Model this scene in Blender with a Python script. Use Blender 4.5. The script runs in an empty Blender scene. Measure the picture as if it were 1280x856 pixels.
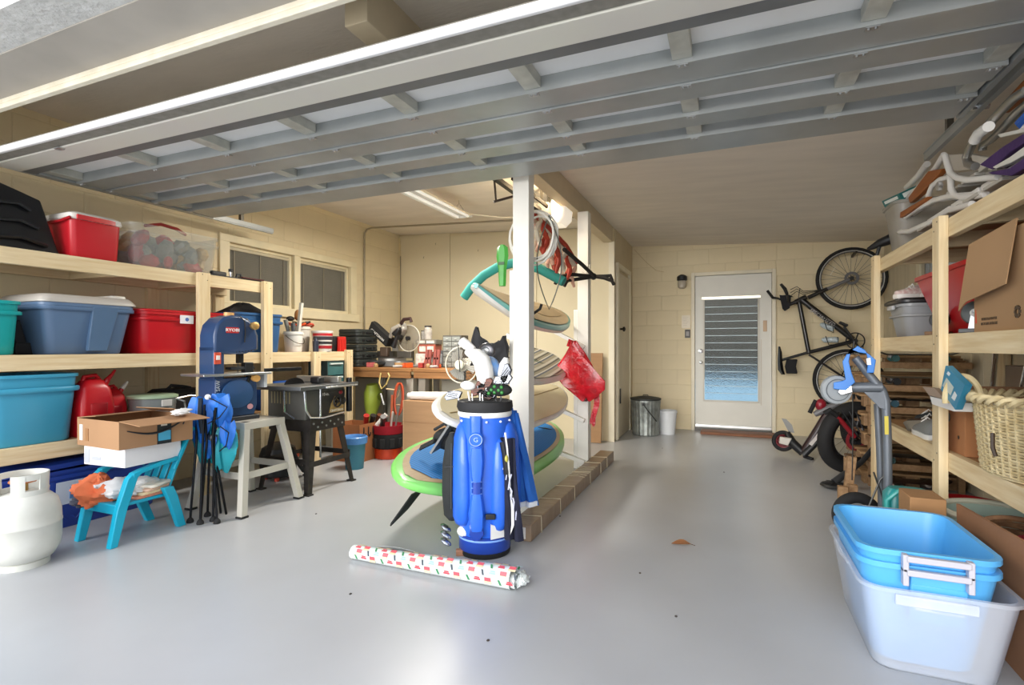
import bpy, bmesh, math, random
from mathutils import Vector, Matrix, Euler, noise
PI = math.pi
random.seed(7)
scene = bpy.context.scene
C = scene.collection
# ------------------------------------------------------------------ camera
FPX, YAW, EYE, HZ = 653.0, math.radians(22.6), 1.10, 434.0
cd = bpy.data.cameras.new('camera')
cam = bpy.data.objects.new('camera', cd); C.objects.link(cam)
cam.location = (0, 0, EYE); cam.rotation_euler = (PI/2, 0, YAW)
cd.sensor_width = 36; cd.lens = FPX/1280*36; cd.shift_y = (HZ-428)/1280
cd.clip_start = 0.05; cd.clip_end = 200
scene.camera = cam
# ------------------------------------------------------------------ world, sun, exposure
w = bpy.data.worlds.new('sky'); scene.world = w; w.use_nodes = True
nt = w.node_tree; nt.nodes.clear()
wo = nt.nodes.new('ShaderNodeOutputWorld'); bg = nt.nodes.new('ShaderNodeBackground')
sky = nt.nodes.new('ShaderNodeTexSky'); sky.sky_type = 'PREETHAM'; sky.turbidity = 6; sky.sun_direction = (0.1, -0.5, 0.86)
mx = nt.nodes.new('ShaderNodeMix'); mx.data_type = 'RGBA'; mx.inputs[0].default_value = 0.85
mx.inputs[7].default_value = (0.93, 0.96, 1.0, 1)
nt.links.new(sky.outputs[0], mx.inputs[6]); nt.links.new(mx.outputs[2], bg.inputs[0]); nt.links.new(bg.outputs[0], wo.inputs[0])
bg.inputs[1].default_value = 1.2
sd = bpy.data.lights.new('hazy_sun', 'SUN'); sd.energy = 3.1; sd.angle = math.radians(48); sd.color = (1, 0.97, 0.93)
so = bpy.data.objects.new('hazy_sun', sd); C.objects.link(so); so.rotation_euler = (math.radians(86), 0, math.radians(-8))
vs = scene.view_settings
vs.view_transform = 'Standard'; vs.look = 'None'; vs.gamma = 1; vs.use_curve_mapping = False; vs.exposure = 0.62

# ------------------------------------------------------------------ maths helpers
CY, SY = math.cos(YAW), math.sin(YAW)
def _ray(u, v):
    k = (u-640)/FPX
    return (-SY + CY*k, CY + SY*k, -(v-HZ)/FPX)
def PY(u, v, Y):
    r = _ray(u, v); t = Y/r[1]; return Vector((r[0]*t, Y, EYE+r[2]*t))
def PX(u, v, X):
    r = _ray(u, v); t = X/r[0]; return Vector((X, r[1]*t, EYE+r[2]*t))
def PZ(u, v, Z):
    r = _ray(u, v); t = (Z-EYE)/r[2]; return Vector((r[0]*t, r[1]*t, Z))
def V(*a): return Vector(a)

# ------------------------------------------------------------------ materials
MATS = {}
def s2l(h):
    c = [int(h[i:i+2], 16)/255 for i in (0, 2, 4)]
    return tuple((x/12.92 if x <= .04045 else ((x+.055)/1.055)**2.4) for x in c)+(1,)
def mat(name, col, rough=.5, metal=0, var=.08, scale=6, bump=0, stretch=None, alpha=1, trans=0, coat=0, emit=0, detail=4, col2=None, bscale=None, spec=.5, coord='Object'):
    if name in MATS: return MATS[name]
    m = bpy.data.materials.new(name); m.use_nodes = True; n = m.node_tree; L = n.links
    b = n.nodes['Principled BSDF']; c1 = s2l(col)
    b.inputs['Roughness'].default_value = rough; b.inputs['Metallic'].default_value = metal
    b.inputs['Coat Weight'].default_value = coat; b.inputs['Specular IOR Level'].default_value = spec
    tc = n.nodes.new('ShaderNodeTexCoord'); mp = n.nodes.new('ShaderNodeMapping'); L.new(tc.outputs[coord], mp.inputs[0])
    if stretch: mp.inputs['Scale'].default_value = stretch
    nz = n.nodes.new('ShaderNodeTexNoise'); nz.inputs['Scale'].default_value = scale; nz.inputs['Detail'].default_value = detail
    L.new(mp.outputs[0], nz.inputs['Vector'])
    cr = n.nodes.new('ShaderNodeValToRGB'); cr.color_ramp.elements[0].position = .3; cr.color_ramp.elements[1].position = .7
    cr.color_ramp.elements[0].color = tuple(x*(1-var) for x in c1[:3])+(1,) if not col2 else s2l(col2)
    cr.color_ramp.elements[1].color = tuple(min(1, x*(1+var)) for x in c1[:3])+(1,) if not col2 else c1
    L.new(nz.outputs[0], cr.inputs[0]); L.new(cr.outputs[0], b.inputs['Base Color'])
    if bump:
        n2 = nz
        if bscale:
            n2 = n.nodes.new('ShaderNodeTexNoise'); n2.inputs['Scale'].default_value = bscale; n2.inputs['Detail'].default_value = 5; L.new(mp.outputs[0], n2.inputs['Vector'])
        bp = n.nodes.new('ShaderNodeBump'); bp.inputs['Strength'].default_value = bump; bp.inputs['Distance'].default_value = .01
        L.new(n2.outputs[0], bp.inputs['Height']); L.new(bp.outputs[0], b.inputs['Normal'])
    if trans: b.inputs['Transmission Weight'].default_value = trans; b.inputs['IOR'].default_value = 1.15
    if alpha < 1: b.inputs['Alpha'].default_value = alpha
    if emit: b.inputs['Emission Color'].default_value = c1; b.inputs['Emission Strength'].default_value = emit
    MATS[name] = m; return m
def stripes(name, cols, axis, freq, rough=.45, dist=0):
    """repeating colour bands along an object axis (printed pattern)"""
    m = bpy.data.materials.new(name); m.use_nodes = True; n = m.node_tree; L = n.links; b = n.nodes['Principled BSDF']
    b.inputs['Roughness'].default_value = rough
    tc = n.nodes.new('ShaderNodeTexCoord'); sp = n.nodes.new('ShaderNodeSeparateXYZ'); L.new(tc.outputs['Object'], sp.inputs[0])
    a = n.nodes.new('ShaderNodeMath'); a.operation = 'MULTIPLY'; a.inputs[1].default_value = freq; L.new(sp.outputs[axis], a.inputs[0])
    last = a
    if dist:
        q = n.nodes.new('ShaderNodeMath'); q.operation = 'MULTIPLY_ADD'; q.inputs[1].default_value = dist; L.new(sp.outputs[1-axis if axis < 2 else 0], q.inputs[0]); L.new(a.outputs[0], q.inputs[2]); last = q
    fr = n.nodes.new('ShaderNodeMath'); fr.operation = 'FRACT'; L.new(last.outputs[0], fr.inputs[0])
    cr = n.nodes.new('ShaderNodeValToRGB'); cr.color_ramp.interpolation = 'CONSTANT'; L.new(fr.outputs[0], cr.inputs[0])
    e = cr.color_ramp.elements
    for i, (p, c) in enumerate(cols):
        x = e[i] if i < 2 else e.new(p)
        x.position = p; x.color = s2l(c)
    L.new(cr.outputs[0], b.inputs['Base Color'])
    MATS[name] = m; return m
PINE = dict(rough=.7, var=0, scale=5, detail=6, bump=.15)
def pine(ax):
    st = {'x': (.6, 9, 9), 'y': (9, .6, 9), 'z': (9, 9, .6)}[ax]
    return mat('pine_'+ax, 'ead8b2', col2='d6bc8e', stretch=st, **PINE)
def dark_wood(ax, nm='stained_wood', a='9a6a3c', b='7a4e28'):
    st = {'x': (.6, 9, 9), 'y': (9, .6, 9), 'z': (9, 9, .6)}[ax]
    return mat(nm+'_'+ax, a, col2=b, stretch=st, rough=.6, scale=4, detail=6, bump=.1)
def plastic(col, rough=.35): return mat('plastic_'+col, col, rough=rough, var=.05, scale=3)
def fabric(col): return mat('fabric_'+col, col, rough=.85, var=.14, scale=9, bump=.25, bscale=40)
def metal(col='b8babc', rough=.35): return mat('metal_'+col, col, rough=rough, metal=.9, var=.1, scale=5)
def painted(col, rough=.4): return mat('paint_'+col, col, rough=rough, var=.07, scale=4, bump=.04)
CARD = mat('cardboard', 'a5805c', rough=.85, var=.07, scale=3, stretch=(1, 1, 8), bump=.05)
BLACK = plastic('17181a', .45); RUBBER = mat('rubber', '1b1b1c', rough=.8, var=.1, scale=20)
WHITEP = painted('e9e6dd'); STEEL = metal(); CHROME = metal('d9dbdd', .18)

# ------------------------------------------------------------------ mesh builder
def rrect(w, d, r, z, n=4, cx=0, cy=0):
    out = []; r = min(r, w/2*.98, d/2*.98)
    for (sx, sy, a0) in ((1, 1, 0), (-1, 1, PI/2), (-1, -1, PI), (1, -1, 1.5*PI)):
        for i in range(n+1):
            a = a0+i/n*PI/2
            out.append(V(cx+sx*(w/2-r)+r*math.cos(a), cy+sy*(d/2-r)+r*math.sin(a), z))
    return out
def ell(rx, ry, z, n=20, cx=0, cy=0):
    return [V(cx+rx*math.cos(2*PI*i/n), cy+ry*math.sin(2*PI*i/n), z) for i in range(n)]
class MB:
    def __init__(s): s.bm = bmesh.new()
    def bx(s, x0, y0, z0, x1, y1, z1, M=None):
        vs_ = [s.bm.verts.new(V(x, y, z)) for x in (x0, x1) for y in (y0, y1) for z in (z0, z1)]
        for f in ((0, 1, 3, 2), (4, 6, 7, 5), (0, 4, 5, 1), (2, 3, 7, 6), (0, 2, 6, 4), (1, 5, 7, 3)):
            s.bm.faces.new([vs_[i] for i in f])
        if M is not None:
            for v in vs_: v.co = M @ v.co
        return s
    def box(s, c, sz, rot=None):
        M = Matrix.Translation(V(*c))
        if rot is not None: M = M @ Euler(rot).to_matrix().to_4x4()
        return s.bx(-sz[0]/2, -sz[1]/2, -sz[2]/2, sz[0]/2, sz[1]/2, sz[2]/2, M)
    def bar(s, p, q, w_, h_, up=(0, 0, 1)):
        p, q = V(*p), V(*q); d = (q-p); L = d.length
        if L < 1e-6: return s
        d.normalize(); u = V(*up)
        if abs(d.dot(u)) > .95: u = V(0, 1, 0) if abs(d.y) < .9 else V(1, 0, 0)
        x = d.cross(u).normalized(); z = x.cross(d)
        M = Matrix((x, d, z)).transposed().to_4x4(); M.translation = p
        return s.bx(-w_/2, 0, -h_/2, w_/2, L, h_/2, M)
    def loft(s, rings, cap0=True, cap1=True, closed=True, loop=False):
        R = [[s.bm.verts.new(p) for p in r] for r in rings]
        n = len(R[0]); pairs = list(zip(R, R[1:])) + ([(R[-1], R[0])] if loop else [])
        for a, b in pairs:
            for i in range(n if closed else n-1):
                j = (i+1) % n
                try: s.bm.faces.new((a[i], a[j], b[j], b[i]))
                except ValueError: pass
        if not loop:
            if cap0: s.bm.faces.new(R[0][::-1])
            if cap1: s.bm.faces.new(R[-1])
        return s
    def tube(s, pts, r, n=8, closed=False):
        pts = [V(*p) for p in pts]; m = len(pts); rings = []
        rs = r if isinstance(r, (list, tuple)) else [r]*m
        T = []
        for i in range(m):
            a = pts[i-1] if (i > 0 or closed) else pts[i]; b = pts[(i+1) % m] if (i < m-1 or closed) else pts[i]
            t = (b-a); T.append(t.normalized() if t.length > 1e-9 else V(0, 0, 1))
        up = V(0, 0, 1) if abs(T[0].z) < .9 else V(1, 0, 0)
        x = T[0].cross(up).normalized()
        for i in range(m):
            x = (x - T[i]*x.dot(T[i])); x = x.normalized() if x.length > 1e-6 else T[i].orthogonal().normalized()
            y = T[i].cross(x)
            rings.append([pts[i]+(x*math.cos(2*PI*k/n)+y*math.sin(2*PI*k/n))*rs[i] for k in range(n)])
        return s.loft(rings, loop=closed)
    def cyl(s, p, q, r, r2=None, n=16): return s.tube([p, q], [r, r if r2 is None else r2], n)
    def lathe(s, prof, n=20, c=(0, 0, 0), axis='z', cap0=True, cap1=True, M=None):
        rings = []
        for (r, z) in prof:
            r = max(r, 1e-4); ring = []
            for i in range(n):
                a = 2*PI*i/n; p = V(r*math.cos(a), r*math.sin(a), z)
                if axis == 'x': p = V(p.z, p.x, p.y)
                if axis == 'y': p = V(p.x, p.z, -p.y)
                p = p+V(*c)
                ring.append(M @ p if M is not None else p)
            rings.append(ring)
        return s.loft(rings, cap0, cap1)
    def poly(s, pts, off):
        a = [s.bm.verts.new(V(*p)) for p in pts]; b = [s.bm.verts.new(V(*p)+V(*off)) for p in pts]; n = len(a)
        s.bm.faces.new(a[::-1]); s.bm.faces.new(b)
        for i in range(n):
            j = (i+1) % n; s.bm.faces.new((a[i], a[j], b[j], b[i]))
        return s
    def sheet(s, fn, nu, nv, th=.004):
        P = [[V(*fn(i/nu, j/nv)) for j in range(nv+1)] for i in range(nu+1)]
        A = [[s.bm.verts.new(p) for p in r] for r in P]
        Bv = []
        for i in range(nu+1):
            row = []
            for j in range(nv+1):
                du = P[min(i+1, nu)][j]-P[max(i-1, 0)][j]; dv = P[i][min(j+1, nv)]-P[i][max(j-1, 0)]
                nn = du.cross(dv); nn = nn.normalized() if nn.length > 1e-9 else V(0, 0, 1)
                row.append(s.bm.verts.new(P[i][j]-nn*th))
            Bv.append(row)
        for i in range(nu):
            for j in range(nv):
                s.bm.faces.new((A[i][j], A[i+1][j], A[i+1][j+1], A[i][j+1]))
                s.bm.faces.new((Bv[i][j+1], Bv[i+1][j+1], Bv[i+1][j], Bv[i][j]))
        for i in range(nu):
            s.bm.faces.new((A[i][0], Bv[i][0], Bv[i+1][0], A[i+1][0])); s.bm.faces.new((A[i+1][nv], Bv[i+1][nv], Bv[i][nv], A[i][nv]))
        for j in range(nv):
            s.bm.faces.new((A[0][j+1], Bv[0][j+1], Bv[0][j], A[0][j])); s.bm.faces.new((A[nu][j], Bv[nu][j], Bv[nu][j+1], A[nu][j+1]))
        return s
    def ball(s, c, r, n=12, m=8, M=None):
        r = (r, r, r) if not isinstance(r, tuple) else r; rings = []
        for j in range(m+1):
            t = PI*j/m; k = max(math.sin(t), .02)
            ring = [V(r[0]*k*math.cos(2*PI*i/n), r[1]*k*math.sin(2*PI*i/n), -r[2]*math.cos(t)) for i in range(n)]
            rings.append([(M @ p if M is not None else p)+V(*c) for p in ring])
        return s.loft(rings)
    def xf(s, M):
        for v in s.bm.verts: v.co = M @ v.co
        return s
    def tub(s, w0, d0, w1, d1, h, r=.04, t=.006, z0=0, rim=.012, rimh=.02, open_=True, cx=0, cy=0):
        A = [rrect(w0-.01, d0-.01, r, z0, cx=cx, cy=cy), rrect(w0, d0, r, z0+.008, cx=cx, cy=cy),
             rrect(w1, d1, r, z0+h-rimh, cx=cx, cy=cy), rrect(w1+2*rim, d1+2*rim, r+rim, z0+h-rimh+.002, cx=cx, cy=cy), rrect(w1+2*rim, d1+2*rim, r+rim, z0+h, cx=cx, cy=cy)]
        if open_: A += [rrect(w1-2*t, d1-2*t, r, z0+h, cx=cx, cy=cy), rrect(w0-2*t, d0-2*t, r, z0+t, cx=cx, cy=cy)]
        return s.loft(A)
    def build(s, name, m, parent=None, bevel=0, sharp=38, loc=None, rot=None, smooth=True, sub=0):
        bmesh.ops.recalc_face_normals(s.bm, faces=s.bm.faces)
        me = bpy.data.meshes.new(name); s.bm.to_mesh(me); s.bm.free()
        if m: me.materials.append(m)
        if smooth:
            me.shade_smooth()
            me.set_sharp_from_angle(angle=math.radians(sharp))
        o = bpy.data.objects.new(name, me); C.objects.link(o)
        if parent: o.parent = parent
        if loc is not None: o.location = loc
        if rot is not None: o.rotation_euler = rot
        if bevel:
            b = o.modifiers.new('bevel', 'BEVEL'); b.width = bevel; b.segments = 2; b.limit_method = 'ANGLE'; b.angle_limit = math.radians(50)
        if sub:
            b = o.modifiers.new('sub', 'SUBSURF'); b.levels = sub; b.render_levels = sub
        return o
def thing(name, label, cat, loc=(0, 0, 0), rz=0, group=None, rot=None):
    o = bpy.data.objects.new(name, None); C.objects.link(o); o.empty_display_size = .1
    o.location = loc; o.rotation_euler = rot if rot else (0, 0, rz)
    return tag(o, label, cat, group)
def tag(o, label, cat, group=None, kind=None):
    o['label'] = label; o['category'] = cat
    if group: o['group'] = group
    if kind: o['kind'] = kind
    return o
def struct(o): o['kind'] = 'structure'; return o
def dup(o, parent=None, loc=None):
    c = o.copy(); C.objects.link(c)
    if parent is not None: c.parent = parent
    if loc is not None: c.location = loc
    for ch in list(o.children): dup(ch, c)
    return c
def share(o, loc, rot=None, parent=None, scale=None):
    c = o.copy(); C.objects.link(c); c.location = loc
    if parent is not None: c.parent = parent
    if rot is not None: c.rotation_euler = rot
    if scale is not None: c.scale = scale
    return c
def text(s_, size, m, parent, loc, rot, name='lettering', ext=.0006, align='CENTER', sx=1, bold=0):
    cu = bpy.data.curves.new(name, 'FONT'); cu.body = s_; cu.size = size; cu.extrude = ext; cu.align_x = align; cu.align_y = 'CENTER'; cu.offset = bold; cu.resolution_u = 2
    t = bpy.data.objects.new(name, cu); C.objects.link(t)
    dg = bpy.context.evaluated_depsgraph_get(); dg.update()
    me = bpy.data.meshes.new_from_object(t.evaluated_get(dg)); bpy.data.objects.remove(t)
    me.materials.clear(); me.materials.append(m)
    o = bpy.data.objects.new(name, me); C.objects.link(o); o.parent = parent; o.location = loc; o.rotation_euler = rot; o.scale = (sx, 1, 1)
    return o
# face orientations for text: the wall direction a text faces
F_YN = (PI/2, 0, 0)            # faces -Y
F_XP = (PI/2, 0, PI/2)         # faces +X
F_XN = (PI/2, 0, -PI/2)        # faces -X
# ================================================================== room shell
XL, XR, YB, YL, YF = -4.22, 1.68, 7.36, 6.07, 1.45
def ceil_z(x): return 2.65-.05*(x+4.22)
fl = mat('floor_paint', 'b7b9bc', rough=.32, col2='adaeb0', scale=1.3, bump=.03, bscale=3, detail=8, spec=.6)
struct(MB().bx(XL-.2, .3, -.12, XR+.2, YB+.2, 0).build('floor', fl))
struct(MB().bx(-9, -12, -.13, 9, .3, -.001).build('driveway', mat('driveway_concrete', 'c9c7c2', rough=.8, bump=.2, scale=3)))
cm = mat('ceiling_plaster', 'e6ddd0', rough=.85, var=.05, scale=2, bump=.25, bscale=18, stretch=(1, 4, 1))
struct(MB().poly([(XL-.15, 1.2, ceil_z(XL-.15)), (XR+.15, 1.2, ceil_z(XR+.15)), (XR+.15, 1.2, 2.9), (XL-.15, 1.2, 2.9)], (0, YB+.2-1.2, 0)).build('ceiling', cm))
blockm = mat('block_paint', 'e2d3b0', rough=.7, var=.035, scale=3, bump=.18, bscale=30)
wallm = mat('wall_paint', 'dccfae', rough=.75, var=.03, scale=1.2, bump=.06, bscale=25)
mort = mat('mortar_paint', 'dccdaa', rough=.8, var=.04)
def rect_sub(r, h):
    x0, z0, x1, z1 = r; a0, b0, a1, b1 = h
    if a1 <= x0 or a0 >= x1 or b1 <= z0 or b0 >= z1: return [r]
    out = []
    if x0 < a0: out.append((x0, z0, a0, z1))
    if a1 < x1: out.append((a1, z0, x1, z1))
    m0, m1 = max(x0, a0), min(x1, a1)
    if z0 < b0: out.append((m0, z0, m1, b0))
    if b1 < z1: out.append((m0, b1, m1, z1))
    return out
BC = {}
def block_wall(parent, u0, u1, top, holes, place, face, rz):
    """painted concrete blocks, one object each, sharing meshes by size; place(u) gives the point on the wall, face +/-1 thickness"""
    row = 0; z = .0
    while z < top:
        u = u0 - (0.2 if row % 2 else 0)
        while u < u1:
            cells = [(max(u, u0), z, min(u+.4, u1), min(z+.2, top))]
            for h in holes: cells = [q for r in cells for q in rect_sub(r, h)]
            for (a, b, c, d) in cells:
                if c-a < .03 or d-b < .02: continue
                k = (round(c-a, 2), round(d-b, 2), rz)
                w_, h_ = c-a, d-b
                if k not in BC:
                    BC[k] = MB().bx(-w_/2+.0012, -.012, -h_/2+.0012, w_/2-.0012, .012, h_/2-.0012).build("block", blockm, bevel=.005)
                    o = BC[k]; o.parent = parent
                    p = place((a+c)/2); o.location = (p[0], p[1], (b+d)/2); o.rotation_euler = (0, 0, rz)
                else:
                    p = place((a+c)/2); share(BC[k], (p[0], p[1], (b+d)/2), (0, 0, rz), parent)
            u += .4
        z += .2; row += 1
# left wall with a twin window
W1 = (3.40, 1.50, 4.17, 2.06); W2 = (4.25, 1.50, 5.05, 2.06)
def wall_with_holes(name, m, horiz, fixed, thick, u0, u1, top, holes):
    cells = [(u0, 0, u1, top)]
    for h in holes: cells = [q for r in cells for q in rect_sub(r, h)]
    b = MB()
    for (a, z0, c, z1) in cells:
        if horiz: b.bx(a, fixed, z0, c, fixed+thick, z1)
        else: b.bx(fixed, a, z0, fixed+thick, c, z1)
    return struct(b.build(name, m, smooth=False))
wl = wall_with_holes('wall_left', mort, False, XL-.16, .1605, 1.2, YL+.1, 2.8, [W1, W2])
block_wall(wl, 1.45, YL, 2.69, [W1, W2], lambda u: (XL-.009, u), 1, PI/2)
# back wall, right bay
DH = (-.47, 0, .54, 2.09)
wb = wall_with_holes('wall_back', mort, True, YB-.0005, .15, -1.40, XR+.15, 2.6, [DH])
block_wall(wb, -1.25, XR, 2.56, [DH], lambda u: (u, YB+.0095), 1, 0)
# back wall of the left bay, plasterboard panels
ws = struct(MB().bx(XL, YL+.014, 0, -1.262, YL+.12, 2.72).build('wall_back_left', mort, smooth=False))
for a, b_ in ((XL+.02, -3.42), (-3.415, -2.2), (-2.195, -1.25)):
    MB().bx(a, YL, .0, b_, YL+.0135, ceil_z(b_)+.02).build('panel', wallm, ws, bevel=.002)
ww = struct(MB().bx(-1.40, YL+.121, 0, -1.25, YB+.013, 2.6).build('wall_closet', mat('closet_paint', 'cfc0a0', rough=.7, var=.04), smooth=False))
struct(MB().bx(XL-.0, YL-.016, 0, XL+.03, YL-.001, 2.6).build('trim_1', painted('d9c89f')))
struct(MB().bx(-1.30, YL-.014, 0, -1.248, YL-.001, 2.33).bx(-1.2495, YL-.014, 0, -1.235, YL+.03, 2.33).build('trim_2', painted('e2d8be')))
# right wall boards with window
WR = (4.95, 1.56, 6.05, 2.06)
rwm = mat('right_wall_board', 'd2c6aa', rough=.75, var=.08, scale=2, stretch=(1, 6, .4))
wr = wall_with_holes('wall_right', rwm, False, XR+.012, .14, 1.2, YB+.014, 2.6, [WR])
y = 1.45
while y < YB-.01:
    y2 = min(y+.30, YB-.002); cells = [(y, 0, y2, 2.42)]
    for h in [WR]: cells = [q for r in cells for q in rect_sub(r, h)]
    for (a, b_, c, d) in cells:
        if c-a > .02: MB().bx(XR, a+.002, b_, XR+.0115, c-.002, d).build('board', rwm, wr, bevel=.002)
    y += .30
# front: header, piers, soffit
stucco = mat('stucco', 'd8d8d6', rough=.9, col2='c2c2bf', scale=14, bump=1.0, bscale=35)
soff = painted('b0aaa1', .8); crm = mat('cream_trim', 'efe8d6', rough=.6, col2='e2d9c2', scale=12)
struct(MB().bx(-8, 1.06, 2.355, 8, 1.22, 3.4).build('wall_front', stucco, smooth=False))
struct(MB().bx(-8, 1.2205, 2.35, 8, 1.44, 2.42).build('trim_3', soff, smooth=False))
hd = MB().bx(-4.5, 1.4405, 2.33, 2.2, 1.485, 2.40).bx(-4.5, 1.4405, 2.305, 2.2, 1.47, 2.3295).build('trim_4', crm, bevel=.004); struct(hd)
struct(MB().bx(-8, 1.06, 0, -3.95, 1.22, 2.354).bx(1.02, 1.06, 0, 8, 1.22, 2.354).build('wall_front_piers', stucco, smooth=False))
struct(MB().bx(XL-.16, 1.2205, 0, -3.97, 1.44, 2.349).bx(1.04, 1.2205, 0, XR+.2, 1.44, 2.349).build('wall_front_inner', painted('d8cbaa'), smooth=False))
# ceiling beam between the bays with perforated strap
struct(MB().bx(-1.36, 1.6, 2.325, -1.255, YL+.0, ceil_z(-1.36)+.01).build('ceiling_beam', mat('beam_paint', 'cdbd9f', rough=.6, var=.05), bevel=.003, smooth=False))
# windows
fr = painted('e6dab8')
def window_left(n, Wd):
    y0, z0, y1, z1 = Wd
    b = MB().bx(XL-.10, y0, z0, XL-.02, y0+.03, z1).bx(XL-.10, y1-.03, z0, XL-.02, y1, z1).bx(XL-.10, y0+.03, z0, XL-.02, y1-.03, z0+.03).bx(XL-.10, y0+.03, z1-.03, XL-.02, y1-.03, z1)
    o = struct(b.build('window_%d' % n, fr, bevel=.003))
    for k in range(4):
        zz = z0+.03+(z1-z0-.06)*k/4; MB().bx(XL-.095, y0+.032, zz+.004, XL-.089, y1-.032, zz+(z1-z0-.06)/4-.004).build('pane', mat('window_glass', 'c8d2d4', rough=.05, alpha=.35), o)
    s_ = MB()
    k = z0+.035
    while k < z1-.05:
        s_.box((XL-.045, (y0+y1)/2, k), (.024, y1-y0-.07, .0015), (0, -1.05, 0)); k += .017
    sl = s_.build('blind_slats', mat('blind_grey', '7d7a70', rough=.6, var=.06), o); sl['kind'] = 'stuff'
    MB().bx(XL-.06, y0+.032, z1-.06, XL-.025, y1-.032, z1-.031).build('blind_rail', painted('c9bfa4'), o, bevel=.003)
    for q in (.12, .5, .88): MB().bx(XL-.031, y0+(y1-y0)*q-.004, z0+.035, XL-.030, y0+(y1-y0)*q+.004, z1-.06).build('ladder_tape', painted('8b8472'), o)
window_left(1, W1); window_left(2, W2)
tr = MB().bx(XL+.005, 3.30, 2.06, XL+.028, 5.15, 2.13).bx(XL+.005, 5.05, 1.50, XL+.028, 5.15, 2.06).bx(XL+.005, 4.17, 1.5, XL+.024, 4.25, 2.06).bx(XL+.005, 3.30, 1.5, XL+.028, 3.40, 2.06)
struct(tr.build('trim_5', fr, bevel=.003))
struct(MB().bx(XL+.005, 3.26, 1.41, XL+.035, 5.19, 1.499).build('trim_6', fr, bevel=.004))
# right window
y0, z0, y1, z1 = WR
wr3 = struct(MB().bx(XR+.02, y0, z0, XR+.08, y0+.03, z1).bx(XR+.02, y1-.03, z0, XR+.08, y1, z1).bx(XR+.02, y0, z0, XR+.08, y1, z0+.03).bx(XR+.02, y0, z1-.03, XR+.08, y1, z1).bx(XR+.03, y1-.12, z0, XR+.07, y1-.10, z1).bx(XR+.03, y0, z0+.17, XR+.07, y1, z0+.185).build('window_3', painted('8d8c86'), smooth=False))
MB().bx(XR+.048, y0+.03, z0+.03, XR+.052, y1-.03, z1-.03).build('pane', MATS['window_glass'], wr3)
struct(MB().bx(XR-.02, y1, z0-.10, XR-.0005, y1+.10, z1+.1).bx(XR-.02, y0-.1, z0-.10, XR-.0005, y0, z1+.1).bx(XR-.02, y0, z1, XR-.0005, y1, z1+.08).bx(XR-.02, y0, z0-.1, XR-.0005, y1, z0).build('trim_7', painted('ddd5b8'), bevel=.003))
# back door with louvre glass
dm = mat('door_paint', 'dedcd2', rough=.4, var=.02)
GX0, GX1, GZ0, GZ1 = -.31, .34, .40, 1.73
dr = struct(MB().bx(-.42, 7.365, .085, GX0, 7.405, 2.04).bx(GX1, 7.365, .085, .49, 7.405, 2.04).bx(GX0, 7.365, .085, GX1, 7.405, GZ0).bx(GX0, 7.365, GZ1, GX1, 7.405, 2.04).build('door_1', dm, smooth=False))
MB().bx(GX0-.012, 7.353, GZ0-.012, GX0+.006, 7.3645, GZ1+.01).bx(GX1-.006, 7.353, GZ0-.012, GX1+.012, 7.3645, GZ1+.01).bx(GX0, 7.353, GZ0-.012, GX1, 7.3645, GZ0+.006).build('louvre_frame', painted('d6d2c6', .5), dr, bevel=.002)
MB().bx(GX0-.03, 7.335, GZ1-.005, GX1+.03, 7.3645, GZ1+.035).build('head_rail', metal('d8d0bd', .3), dr, bevel=.003)
frost = mat('obscure_glass', 'dbe6ea', rough=.22, trans=1, var=.03, bump=.7, bscale=60)
NL = 14
for k in range(NL):
    h = (GZ1-GZ0-.012)/NL; zc_ = GZ0+.006+h*(k+.5)
    MB().box((0, 0, 0), (GX1-GX0-.018, .005, h+.012)).build('louvre_pane', frost, dr, loc=((GX0+GX1)/2, 7.378, zc_), rot=(math.radians(-14), 0, 0))
    MB().box((0, 0, 0), (GX1-GX0-.018, .008, .004)).build('pane_edge', metal('c9ccc8', .4), dr, loc=((GX0+GX1)/2, 7.368, zc_-h/2))
MB().lathe([(.02, 0), (.022, .004), (.012, .012), (.022, .03), (.02, .045), (.006, .05)], 16, axis='y').xf(Matrix.Rotation(PI, 4, 'Z')).build('door_knob', CHROME, dr, loc=(-.35, 7.362, .90))
MB().lathe([(.028, 0), (.03, .006), (.012, .01), (.001, .012)], 16, axis='y').xf(Matrix.Rotation(PI, 4, 'Z')).build('deadbolt', CHROME, dr, loc=(-.35, 7.362, 1.05))
MB().bx(.395, 7.352, 1.30, .44, 7.3645, 1.44).build('plaque', painted('c8a884'), dr, bevel=.004)
MB().bx(-.42, 7.35, .05, .49, 7.3645, .083).build('sweep', metal('d8d8d6', .3), dr, bevel=.002)
MB().bx(GX1+.03, 7.352, .36, GX1+.034, 7.356, 1.2).build('pull_cord', painted('c9b9a0'), dr)
struct(MB().bx(-.47, 7.33, 0.0, -.425, 7.42, 2.09).bx(.495, 7.33, 0, .54, 7.42, 2.09).bx(-.425, 7.33, 2.045, .495, 7.42, 2.09).build('trim_8', painted('e3dac2'), bevel=.004))
struct(MB().bx(-.424, 7.30, 0, .494, 7.42, .048).build('trim_9', painted('55514b'), smooth=False))
tag(MB().bx(-.34, 7.02, .0, .53, 7.26, .035).build('wooden_step', dark_wood('x', 'step_wood', '8a5836', '6a4028'), bevel=.004), 'brown wooden board lying on the floor as a step below the white door', 'step')
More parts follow.
